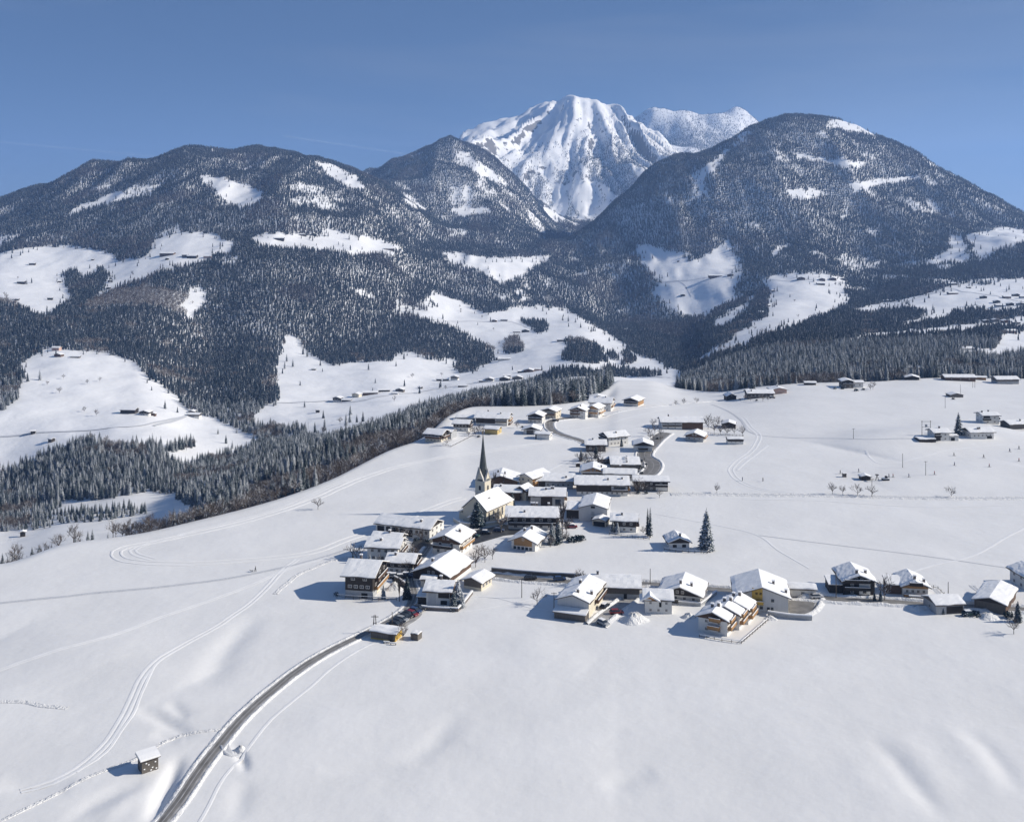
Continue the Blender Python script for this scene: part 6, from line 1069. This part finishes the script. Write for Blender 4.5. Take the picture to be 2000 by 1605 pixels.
# frosted fruit trees and small shrubs filling the gardens; nothing in the photo tells those of one garden apart
BUSHES = [bush_mesh(900 + i, 1.2) for i in range(4)]
for spots, lb, gr in (([(815, 1085), (806, 1088), (798, 1084), (688, 1090), (697, 1093), (790, 1112), (798, 1120), (812, 1100)], 'frosted fruit tree or shrub in the gardens around the white two-storey house', 'frosted shrubs of the lower gardens'),
                      ([(800, 1050), (787, 1049), (812, 1056), (822, 1060), (770, 1046), (835, 1058)], 'frosted shrub along the front of the long white school', 'frosted shrubs before the school'),
                      ([(1142, 906), (1152, 909), (1161, 908), (1175, 912), (1140, 897), (1158, 903), (1169, 905), (1133, 905), (1180, 897)], 'snowy shrub in the shaded gardens left of the plain hall', 'snowy shrubs in the shaded gardens'),
                      ([(1236, 958), (1242, 961), (1247, 964), (1256, 962), (1251, 955), (1262, 964)], 'snowy shrub in the thicket before the dark timber farmhouse', 'snowy shrubs at the timber farmhouse'),
                      ([(1245, 905), (1250, 912), (1240, 915), (1256, 915), (1246, 922), (1253, 925), (1238, 908), (1247, 897), (1262, 908)], 'snow-laden shrub on the bank inside the road bend', 'snow-laden shrubs inside the road bend'),
                      ([(1106, 1058), (1098, 1060), (1088, 1064), (1083, 1056), (1094, 1050), (1102, 1052), (1075, 1068)], 'snowy shrub in the thicket right of the five-window house', 'snowy shrubs by the five-window house'),
                      ([(1270, 858), (1277, 860), (1284, 858), (1266, 852), (1290, 862), (1272, 864)], 'frosted shrub beside the straight lane above the road bend', 'frosted shrubs by the straight lane'),
                      ([(1466, 783), (1455, 782), (1478, 783), (1490, 784), (1500, 783), (1445, 781)], 'low shrub along the front of the forest edge farmhouse', 'shrubs before the forest edge farmhouse'),
                      ([(896, 1190), (889, 1186), (901, 1181), (884, 1193)], 'evergreen shrub at the corner of the half white chalet', 'evergreens of the half white chalet'),
                      ([(915, 852), (928, 851), (935, 854), (942, 851), (1010, 836), (1020, 835)], 'frosted shrub between the chalets near the ravine wood', 'frosted shrubs near the ravine wood')):
    for k_, (x, y) in enumerate(spots):
        c = gp(x, y)
        if k_ % 3 == 2 or 'evergreen' in lb or 'inside' in lb: o = link('shrub', BUSHES[k_ % 4], None, tuple(c), k_ * 1.9, .75 + .12 * (k_ % 4)); tag(o, lb, 'shrub', gr)
        else:
            r = empty('shrub', tuple(c), k_ * 1.3, .58 + .08 * (k_ % 4)); tag(r, lb, 'shrub', gr); link('stem', BSPLIT[k_ % 4][0], r); link('crown', BSPLIT[k_ % 4][1], r)
# single trees on the far meadows
FS = [spruce_mesh(200 + i, 19, 13) for i in range(5)]; FB = [bare_mesh(210 + i, 12) for i in range(5)]

# --- woods: where the photograph shows trees and where it shows open snow
MEADOW = [
 [(-300, 925), (0, 922), (38, 916), (96, 887), (122, 880), (176, 855), (224, 871), (288, 874), (320, 868), (326, 900), (368, 912), (394, 903), (448, 887), (480, 887), (505, 858), (440, 828), (400, 814), (365, 801), (340, 771), (300, 745), (270, 715), (240, 697), (170, 684), (105, 682), (60, 700), (38, 716), (50, 740), (40, 760), (35, 785), (0, 802), (-300, 810)],
 [(106, 997), (128, 981), (224, 973), (288, 963), (352, 963), (342, 983), (320, 1000), (280, 1016), (270, 1030), (235, 1057), (200, 1064), (80, 1086), (60, 1090), (40, 1062), (-200, 1062), (-200, 1040), (0, 1043), (110, 1028), (118, 1020)],
 [(485, 850), (500, 805), (543, 782), (541, 745), (533, 718), (552, 692), (555, 660), (580, 655), (600, 688), (650, 716), (682, 706), (715, 708), (768, 706), (772, 690), (810, 688), (835, 702), (885, 703), (890, 722), (920, 722), (960, 702), (965, 684), (930, 667), (900, 652), (870, 634), (815, 625), (812, 612), (850, 600), (835, 587), (855, 575), (905, 590), (950, 612), (972, 612), (1000, 598), (1100, 600), (1150, 628), (1200, 655), (1240, 690), (1285, 705), (1332, 727), (1310, 741), (1225, 742), (1180, 735), (1140, 725), (1090, 722), (1055, 740), (1040, 752), (960, 768), (900, 780), (850, 795), (830, 800), (800, 812), (740, 838), (700, 852), (640, 866), (590, 852), (545, 867), (520, 857), (505, 860)],
 [(296, 490), (305, 470), (330, 460), (380, 453), (420, 458), (458, 480), (455, 493), (415, 502), (395, 515), (330, 530), (270, 552), (178, 582), (200, 563), (215, 545), (225, 520), (250, 505), (280, 505)],
 [(-300, 500), (0, 495), (50, 485), (120, 480), (180, 485), (220, 497), (235, 510), (235, 525), (215, 537), (190, 533), (165, 540), (135, 528), (118, 535), (130, 560), (140, 585), (100, 612), (80, 617), (40, 602), (20, 590), (0, 587), (-300, 590)],
 [(490, 468), (510, 458), (545, 455), (600, 462), (630, 462), (635, 447), (650, 448), (700, 462), (735, 466), (765, 482), (772, 488), (740, 496), (700, 502), (650, 492), (600, 488), (560, 485), (510, 480)],
 [(388, 345), (400, 342), (440, 350), (480, 362), (518, 378), (510, 390), (500, 402), (470, 407), (450, 400), (430, 390), (410, 368)], [(125, 425), (160, 400), (200, 390), (230, 375), (248, 378), (240, 390), (200, 402), (160, 415)],
 [(857, 495), (880, 493), (930, 500), (1000, 503), (1060, 500), (1080, 500), (1060, 515), (1030, 537), (980, 555), (960, 547), (930, 527), (880, 515)], [(882, 410), (920, 405), (950, 410), (955, 418), (920, 420), (905, 428)], [(780, 375), (800, 380), (830, 405), (835, 415), (815, 410), (795, 395)],
 [(1240, 480), (1265, 480), (1300, 490), (1340, 497), (1360, 507), (1380, 497), (1420, 472), (1440, 500), (1455, 530), (1440, 545), (1432, 572), (1438, 590), (1410, 602), (1380, 622), (1350, 622), (1310, 602), (1290, 590), (1275, 570), (1290, 555), (1270, 530), (1250, 510)],
 [(1495, 548), (1520, 537), (1600, 534), (1650, 543), (1645, 565), (1655, 580), (1662, 595), (1620, 612), (1590, 622), (1560, 640), (1530, 648), (1480, 657), (1452, 682), (1400, 695), (1358, 712), (1352, 706), (1380, 690), (1418, 672), (1435, 655), (1465, 635), (1500, 615), (1500, 585)],
 [(1385, 640), (1400, 620), (1440, 600), (1475, 575), (1492, 573), (1478, 592), (1450, 618), (1410, 642)], [(1800, 516), (1830, 500), (1855, 485), (1845, 457), (1870, 460), (1885, 480), (1893, 500), (1890, 513), (1850, 515)], [(1880, 460), (1900, 457), (1960, 443), (2000, 448), (2300, 470), (2300, 500), (2000, 476), (1950, 490), (1920, 507), (1900, 512), (1905, 495)],
 [(1650, 618), (1680, 600), (1740, 590), (1800, 575), (1860, 558), (1900, 552), (1920, 560), (2000, 540), (2300, 520), (2300, 600), (2000, 600), (2000, 605), (1950, 612), (1880, 605), (1800, 618), (1790, 602), (1700, 612), (1665, 625)], [(1730, 637), (1780, 625), (1850, 606), (1880, 605), (1890, 612), (1840, 625), (1760, 640)],
 [(1622, 672), (1680, 655), (1800, 642), (1940, 626), (2000, 616), (2300, 600), (2300, 655), (2000, 645), (1950, 640), (1880, 652), (1740, 659), (1640, 672)], [(1808, 697), (1860, 685), (1945, 680), (1955, 655), (2000, 648), (2300, 640), (2300, 700), (2000, 694), (1940, 702), (1870, 695)],
 [(1620, 232), (1680, 238), (1715, 255), (1730, 268), (1700, 266), (1650, 255), (1615, 250)], [(1792, 293), (1830, 318), (1880, 343), (1872, 347), (1820, 325)], [(1530, 372), (1585, 370), (1620, 380), (1590, 388), (1545, 392)], [(1660, 362), (1700, 352), (1800, 345), (1800, 351), (1720, 362), (1670, 378)], [(1545, 300), (1620, 312), (1690, 318), (1690, 330), (1640, 326), (1560, 310)],
 [(1350, 345), (1390, 320), (1420, 290), (1430, 292), (1400, 330), (1370, 360)], [(1636, 430), (1662, 405), (1660, 412), (1645, 432)], [(1500, 495), (1540, 472), (1556, 472), (1530, 488), (1510, 500)], [(610, 315), (650, 322), (700, 345), (715, 370), (690, 372), (650, 350)], [(372, 565), (400, 560), (395, 600), (370, 625), (355, 600)],
 [(905, 298), (935, 320), (975, 345), (1000, 362), (985, 366), (940, 345), (900, 312)]]
COPSE = [[(985, 665), (1012, 657), (1022, 680), (1010, 690), (985, 690)], [(1100, 668), (1112, 664), (1130, 662), (1165, 672), (1184, 705), (1165, 712), (1105, 705)], [(1186, 690), (1200, 690), (1202, 706), (1188, 706)], [(1212, 690), (1232, 682), (1238, 710), (1214, 712)], [(1185, 720), (1330, 738), (1330, 744), (1180, 730)],
         [(115, 1000), (165, 992), (250, 988), (285, 985), (290, 997), (245, 1012), (115, 1022)], [(885, 722), (930, 716), (932, 726), (890, 727)], [(540, 840), (600, 835), (596, 845), (545, 850)], [(1020, 626), (1065, 628), (1072, 645), (1055, 652), (1035, 638)], [(325, 880), (345, 870), (385, 866), (380, 872), (345, 885)],
         [(126, 535), (150, 528), (160, 545), (172, 548), (205, 525), (212, 545), (180, 572), (150, 585)], [(490, 830), (540, 832), (560, 848), (520, 862), (495, 850)], [(1470, 590), (1488, 570), (1500, 585), (1490, 620), (1440, 650), (1415, 665), (1420, 645), (1450, 625)], [(1330, 502), (1375, 500), (1368, 507), (1345, 510)], [(1885, 478), (1900, 498), (1912, 505), (1905, 512), (1888, 492)],
         [(1580, 634), (1650, 620), (1700, 612), (1810, 608), (1800, 622), (1730, 640), (1630, 668), (1570, 672)], [(1860, 612), (1950, 615), (1990, 612), (1985, 622), (1900, 632), (1850, 636)], [(1665, 610), (1690, 612), (1680, 625)]]
def inpoly(px, py, poly):
    p = np.array(poly, float); k = np.zeros(px.shape, bool); bx = (px > p[:, 0].min()) & (px < p[:, 0].max()) & (py > p[:, 1].min()) & (py < p[:, 1].max())
    x = px[bx]; y = py[bx]; r = np.zeros(x.shape, bool); j = len(p) - 1
    for i in range(len(p)):
        if p[i, 1] != p[j, 1]:
            r ^= ((p[i, 1] > y) != (p[j, 1] > y)) & (x < (p[j, 0] - p[i, 0]) * (y - p[i, 1]) / (p[j, 1] - p[i, 1]) + p[i, 0])
        j = i
    k[bx] = r; return k
def cover(px, py, X, Y):
    """how wooded a spot is, 0 to 1"""
    d = np.ones(px.shape); n = (fbm(X / 90, Y / 90, 3, 44) + 0.25)
    jx = px + fbm(X / 22, Y / 22, 3, 51) * 8 + fbm(X / 110, Y / 110, 2, 53) * 7; jy = py + fbm(X / 22, Y / 22, 3, 52) * 5
    kx = px + fbm(X / 9, Y / 9, 2, 57) * 46; ky = py + fbm(X / 9, Y / 9, 2, 58) * 26
    for m in MEADOW:
        q = inpoly(jx, jy, m); d[q] = 0.0; d[q & ~inpoly(kx, ky, m)] = .075      # stragglers along the wood edges
        d[q & (fbm(X / 30, Y / 30, 3, 59) > .5)] = .02                           # loose trees and bushes on the pasture
    # thin, glade-ridden forest high up on the left hill and the right flank
    gl = fbm(X / 130, Y / 240, 4, 61)
    d *= 1 - .8 * sstep(.29, .5, gl) * (Y > 2600); g2 = ridged(X / 160, Y / 420, 3, 67); d *= 1 - .6 * sstep(.80, .95, g2) * (Y > 3000)
    for c_ in COPSE: d[inpoly(jx, jy, c_)] = 1.0
    # bare summit: open snow on top, trees thinning upwards
    pkz = (Y > 6100) & (px > 850)
    lim = np.interp(px, [850, 910, 1000, 1060, 1110, 1150, 1200, 1260, 1310, 1500], [300, 312, 322, 305, 290, 270, 246, 262, 290, 235])
    lim = np.where(Y > 8500, 226, lim)
    t = sstep(-12, 80, py - lim); gul = fbm((X + .22 * Y) / 120, Y / 700, 3, 77)
    d = np.where(pkz, t * 1.0 * (gul > -.22) + .07 * (py > lim - 25), d)
    d = np.where((px > 1060) & (px < 1190) & (py > 360) & (py < 436) & (Y > 5600), d * .5 * (fbm(X / 60, Y / 300, 3, 5) > -.1), d)
    return d
HPROF = np.minimum.accumulate(HY + F * (ZC - ZG) / ROWS[:, None], axis=0)
def visible(px, Y, Z, h, tol=6):
    c = np.clip(((px - COLS[0]) / CS).astype(int), 0, NC - 1); r = np.clip(np.searchsorted(ROWS, Y) - 2, 0, NR - 1)
    return HY + F * (ZC - Z - h) / Y < HPROF[r, c] + tol
def scatter(y0, y1, cell, seed, yedge=True):
    g = np.random.default_rng(seed); half = y1 * .62
    nx = int(2 * half / cell); ny = int((y1 - y0) / cell); I, J = np.meshgrid(np.arange(nx), np.arange(ny))
    X = (-half + (I + g.random(I.shape)) * cell).ravel(); Y = (y0 + (J + g.random(I.shape)) * cell).ravel()
    px = PX0 + F * X / Y; k = (px > -160) & (px < 2160); X, Y, px = X[k], Y[k], px[k]
    e = np.interp(px, COLS, ye); k = Y > e * 1.015; X, Y, px = X[k], Y[k], px[k]
    Z = ground(X, Y); py = HY + F * (ZC - Z) / Y; return X, Y, Z, px, py, g
def keep(a, k): return [v[k] for v in a]
sets = []
for (y0, y1, cell, seed) in ((341, 1350, 4.7, 1), (1350, 3000, 5.7, 2), (3000, 6000, 7.0, 3), (6000, 9800, 8.0, 4)):
    X, Y, Z, px, py, g = scatter(y0, y1, cell, seed)
    k = visible(px, Y, Z, 24); X, Y, Z, px, py = keep((X, Y, Z, px, py), k)
    d = cover(px, py, X, Y)
    # open ground behind the hill crest, beyond the upper road and around the ravine
    d = np.where((px > 1196) & (px < 1322) & (Y < 1500), 0, d); d = np.where((px > 1040) & (px < 1330) & (Y > 1150) & (Y < 1600), 0, d)
    d = np.where((px > 880) & (px < 1010) & (Y < 1400) & (Y > 900) , d * .6, d)
    d = np.where((px > -200) & (px < 110) & (Y < 700), d * .6, d)
    e = np.interp(px, COLS, ye)
    # the strip meadows behind the left edge stay open: only a row of small trees, a clump at the border and low shrubs at the brink
    Bl = np.interp(px, [-200, 100, 108, 128, 224, 288, 352, 400, 440], [1042, 1036, 1000, 983, 975, 965, 977, 1008, 1100])
    clear = (px < 440) & (py > Bl) & (Y < 1150)
    rowp = inpoly(px, py, [(112, 1003), (165, 998), (285, 990), (285, 1004), (180, 1020), (112, 1022)])
    brink = (Y < e * 1.22) & (px > 245); clump = (px < 112) & (Y > 430) & (Y < 640)
    d = np.where(clear, np.where(rowp, .8, np.where(brink, .9, np.where(clump, .45, np.where((Y < e * 1.2), .18, 0)))), d)
    k = g.random(len(X)) < d; X, Y, Z, px, py = keep((X, Y, Z, px, py), k); sets.append((X, Y, Z, px, py))
X, Y, Z, px, py = [np.concatenate([s[i] for s in sets]) for i in range(5)]
g = np.random.default_rng(5)
# kind: leafless woodland along the plateau edge and in patches, spruce elsewhere
e = np.interp(px, COLS, ye); bn = fbm(X / 45, Y / 45, 3, 99)
bare = ((Y < e * 1.22) & (px < 960) & (bn > -.36)) | ((Y < e * 1.45) & (px < 900) & (bn > .05)) | ((px > 600) & (px < 900) & (Y < e * 1.35) & (bn > -.15)) | ((px > 1380) & (Y < 1100) & (bn > .14)) | (bn > .42) & (Y < 2200)
bare |= (Y > 2200) & (fbm(X / 130, Y / 190, 4, 98) > .24)
order = np.argsort(Y); X, Y, Z, px, py, bare = [v[order] for v in (X, Y, Z, px, py, bare)]
zone = np.interp(Y, [400, 1400, 1600, 3000, 3400, 6000], [.60, .66, .60, .64, .70, .66]) * (1 + .22 * fbm(X / 60, Y / 60, 3, 123))
small = ((px < 300) & (Y < 900) & (py > 985)); zone = np.where(small, zone * .72, zone); zone = np.where((px > 940) & (px < 1215) & (Y < 1150), zone * np.interp(px, [940, 1020, 1180, 1215], [1.15, 1.6, 1.6, 1.0]), zone)
hs = np.where(bare, g.uniform(.7, 1.15, len(X)) * np.where(Y < e * 1.3, .72, .95), g.uniform(.55, 1.18, len(X)) * zone); rot = g.random(len(X)) * 6.283
inv = (px > -20) & (px < 2020) & visible(px, Y, Z, 14, -3)
near = []
for flag, meshes, nm, lbn in ((False, FS, 'spruce_tree', 'snow-dusted spruce in the wood along the plateau edge'), (True, FB, 'bare_tree', 'leafless brown tree in the wood strip along the plateau edge')):
    idx = np.where((bare == flag) & inv & (Y < 1400))[0][:290 if not flag else 230]; near.append(idx)
    for n_, i in enumerate(idx):
        o = link(nm, meshes[n_ % 5], None, (X[i], Y[i], Z[i] - .3), rot[i], float(hs[i]) * (1.0 if not flag else .92)); zi = int(np.searchsorted([112, 300, 640, 900, 1250], px[i])); big = hs[i] > (.78 if not flag else .66)
        wh = ['in the clump at the lower left border', 'around the strip meadows at the left', 'along the ski loop at the plateau brink', 'in the ravine wood before the western chalets', 'in the dark wood behind the white hotel', 'in the forest edge of the right-hand hamlet'][zi]
        tag(o, ('tall' if big else 'small') + (' snow-dusted spruce ' if not flag else ' leafless brown tree ') + wh, 'tree', ('spruces ' if not flag else 'leafless trees ') + wh)
rest = np.ones(len(X), bool); rest[np.concatenate(near)] = False
print('TREES', len(X), 'bare', int(bare.sum()))

def wood(name, idx, protos, label, smul=1.0):
    me = bpy.data.meshes.new(name); me.vertices.add(len(idx)); me.vertices.foreach_set('co', np.stack([X[idx], Y[idx], Z[idx] - .3], 1).ravel())
    a = me.attributes.new('rz', 'FLOAT', 'POINT'); a.data.foreach_set('value', rot[idx].astype(np.float32)); a = me.attributes.new('sz', 'FLOAT', 'POINT'); a.data.foreach_set('value', (hs[idx] * smul).astype(np.float32))
    me.update(); o = bpy.data.objects.new(name, me); C.objects.link(o); o['kind'] = 'stuff'; tag(o, label, 'forest')
    col = bpy.data.collections.new(name + '_kinds')
    for i, m_ in enumerate(protos): col.objects.link(bpy.data.objects.new('%s_kind' % name, m_))
    ng = bpy.data.node_groups.new(name, 'GeometryNodeTree'); ng.interface.new_socket('Geometry', in_out='INPUT', socket_type='NodeSocketGeometry'); ng.interface.new_socket('Geometry', in_out='OUTPUT', socket_type='NodeSocketGeometry')
    N = ng.nodes.new; l = ng.links.new; gi = N('NodeGroupInput'); go = N('NodeGroupOutput'); ip = N('GeometryNodeInstanceOnPoints'); ci = N('GeometryNodeCollectionInfo')
    ci.inputs['Collection'].default_value = col; ci.inputs['Separate Children'].default_value = True; ci.inputs['Reset Children'].default_value = True
    ra = N('GeometryNodeInputNamedAttribute'); ra.data_type = 'FLOAT'; ra.inputs['Name'].default_value = 'rz'; sa = N('GeometryNodeInputNamedAttribute'); sa.data_type = 'FLOAT'; sa.inputs['Name'].default_value = 'sz'
    cx = N('ShaderNodeCombineXYZ'); e2r = N('FunctionNodeEulerToRotation'); ri = N('FunctionNodeRandomValue'); ri.data_type = 'INT'; ri.inputs[4].default_value = 0; ri.inputs[5].default_value = len(protos) - 1
    ip.inputs['Pick Instance'].default_value = True
    l(gi.outputs[0], ip.inputs['Points']); l(ci.outputs[0], ip.inputs['Instance']); l(ri.outputs[2], ip.inputs['Instance Index']); l(ra.outputs[0], cx.inputs[2]); l(cx.outputs[0], e2r.inputs[0]); l(e2r.outputs[0], ip.inputs['Rotation']); l(sa.outputs[0], ip.inputs['Scale']); l(ip.outputs[0], go.inputs[0])
    md = o.modifiers.new('wood', 'NODES'); md.node_group = ng; return o
FF = [spruce_far_mesh(300 + i) for i in range(6)]; FLA = [spruce_far_mesh(320 + i, 17, 'larch', .16) for i in range(4)]; FBL = [bare_mesh(310 + i, 12, lv=2) for i in range(4)]
wood('spruce_wood', np.where(rest & ~bare & (Y < 1500))[0], FS, 'dense snow-dusted spruce wood on the slopes just beyond the plateau')
wood('leafless_wood', np.where(rest & bare & (Y < 1500))[0], FB, 'leafless brown woodland among the nearer spruces', .92)
wood('valley_forest', np.where(rest & ~bare & (Y >= 1500) & (Y < 3000))[0], FF, 'spruce forest on the middle valley slopes')
wood('hill_forest', np.where(rest & ~bare & (Y >= 3000) & (Y < 6000))[0], FF, 'vast spruce forest covering the rounded hills')
wood('summit_forest', np.where(rest & ~bare & (Y >= 6000))[0], FF, 'thinning trees on the flanks of the white summit')
wood('far_leafless_wood', np.where(rest & bare & (Y >= 1500) & (Y < 2400))[0], FBL, 'grey leafless patches within the nearer hill forests', 1.2)
wood('larch_forest', np.where(rest & bare & (Y >= 2400))[0], FLA, 'grey-brown leafless larch patches within the hill forests', .95)
# lone trees scattered over the meadows
lone = [(78, 742), (54, 745), (170, 750, 1), (124, 740, 1), (116, 768, 1), (195, 745, 1), (350, 878), (364, 880, 1), (378, 872, 1), (188, 812, 1), (600, 697), (556, 720), (560, 706), (572, 716), (676, 832), (683, 825), (664, 828, 1), (727, 826, 1), (632, 848, 1), (684, 810), (615, 845), (634, 842), (870, 760, 1), (805, 738, 1), (862, 735, 1), (900, 612, 1), (964, 645, 1), (898, 600, 1), (900, 608, 1),
        (1099, 626), (1110, 628), (1124, 630), (1060, 608), (1045, 602), (1216, 668), (1134, 640), (1340, 565, 1), (1300, 560), (1440, 505), (1430, 490), (1442, 530), (1589, 550), (1632, 558, 1), (1552, 590, 1), (1522, 648), (1536, 650, 1), (1411, 598), (1419, 595), (1430, 585), (1415, 642), (1418, 645), (1971, 566), (1966, 570), (52, 555), (35, 545, 1), (112, 555, 1), (1377, 500), (1372, 502), (1365, 504),
        (634, 462), (641, 462), (700, 466), (682, 468), (900, 518), (893, 518), (1043, 520), (1061, 520), (1052, 535), (1040, 512), (1800, 625), (1810, 618), (1822, 606), (1780, 625), (1745, 630), (1750, 632), (1792, 612, 1), (1720, 612, 1), (1736, 612, 1), (970, 512), (1000, 512), (1020, 512), (1100, 512), (1110, 514), (1085, 515)]
for q in lone:
    c = gp(q[0], q[1]); b_ = len(q) > 2; o = link('bare_tree' if b_ else 'spruce_tree', (FB if b_ else FS)[int(q[0]) % 5], None, tuple(c), q[0] * 1.7, .75 + (int(q[1]) % 5) * .07)
    tag(o, 'leafless tree standing loose on a far snowy meadow' if b_ else 'dark spruce standing loose on a far snowy meadow', 'tree', 'loose leafless trees on the far meadows' if b_ else 'loose spruces on the far meadows')
# roads on the far slopes
def far_road(pts, wid, mt='rut', nm='hill_road'):
    w = smooth_path(pts, 12); ribbon(nm, w, [(-wid / 2, .5), (0, .6), (wid / 2, .5)], M[mt])
for pts, wd in (([(0, 853), (60, 847), (150, 842), (250, 834), (300, 826), (345, 817), (375, 808)], 4), ([(300, 832), (340, 822), (365, 812), (385, 808), (440, 806), (500, 795), (560, 787), (640, 783)], 5), ([(640, 783), (700, 784), (760, 772), (830, 764), (880, 756), (930, 748), (1000, 748)], 4), ([(700, 630), (900, 628), (965, 629), (1000, 629), (1030, 640)], 4),
               ([(1290, 552), (1340, 548), (1385, 542), (1430, 545)], 4), ([(1350, 580), (1330, 552), (1300, 552)], 3), ([(1180, 735), (1240, 735), (1310, 738)], 4), ([(1500, 548), (1560, 548), (1640, 550), (1720, 552)], 4), ([(1740, 600), (1850, 566), (1880, 570), (1920, 575), (2000, 590)], 4)):
    far_road(pts, wd)

# ------------------------------------------------------------------ vapour trails and the air
def trail(p0, p1, Yd, rad, label):
    m, n, b_ = new_mat('vapour'); b_.inputs['Base Color'].default_value = (.9, .9, .9, 1); b_.inputs['Roughness'].default_value = 1
    tr = n.nodes.new('ShaderNodeBsdfTransparent'); mx_ = n.nodes.new('ShaderNodeMixShader'); mx_.inputs[0].default_value = .045
    n.links.new(tr.outputs[0], mx_.inputs[1]); n.links.new(b_.outputs[0], mx_.inputs[2]); n.links.new(mx_.outputs[0], n.nodes['Material Output'].inputs[0])
    P = [Vector(((q[0] - PX0) / F * Yd, Yd + k * 3000, ZC - (q[1] - HY) / F * Yd)) for k, q in enumerate((p0, p1))]; P[1] *= (Yd + 3000) / Yd; P[1].z = ZC - (p1[1] - HY) / F * (Yd + 3000); P[1].x = (p1[0] - PX0) / F * (Yd + 3000); P[1].y = Yd + 3000
    b = MB(); nn_ = 24
    for i in range(nn_):
        a, c_ = P[0].lerp(P[1], i / nn_), P[0].lerp(P[1], (i + 1) / nn_); b.tube(a, c_, rad * (1 + .3 * math.sin(i * 2.1)), rad * (1 + .3 * math.sin((i + 1) * 2.1)), 8)
    o = b.build('vapour_trail', m, None, True); tag(o, label, 'vapour trail', 'vapour trails in the sky')
trail((-60, 272), (335, 309), 21000, 16, 'long thin vapour trail low in the left sky'); trail((555, 266), (800, 302), 21000, 16, 'faint vapour trail above the saddle between the hills')
HAZE = 0.42 / 7200
b = MB(); b.box(-13500, 13500, -30, 14450, -900, float(ZG.max()) + 45); hz = b.build('haze', [], None); hz['kind'] = 'stuff'
m = bpy.data.materials.new('haze'); m.use_nodes = True; n = m.node_tree; n.nodes.clear(); o_ = n.nodes.new('ShaderNodeOutputMaterial'); pv = n.nodes.new('ShaderNodeVolumePrincipled')
pv.inputs['Color'].default_value = (.34, .56, 1.0, 1); pv.inputs['Density'].default_value = HAZE; pv.inputs['Anisotropy'].default_value = .2
n.links.new(pv.outputs[0], o_.inputs['Volume']); hz.data.materials.append(m)
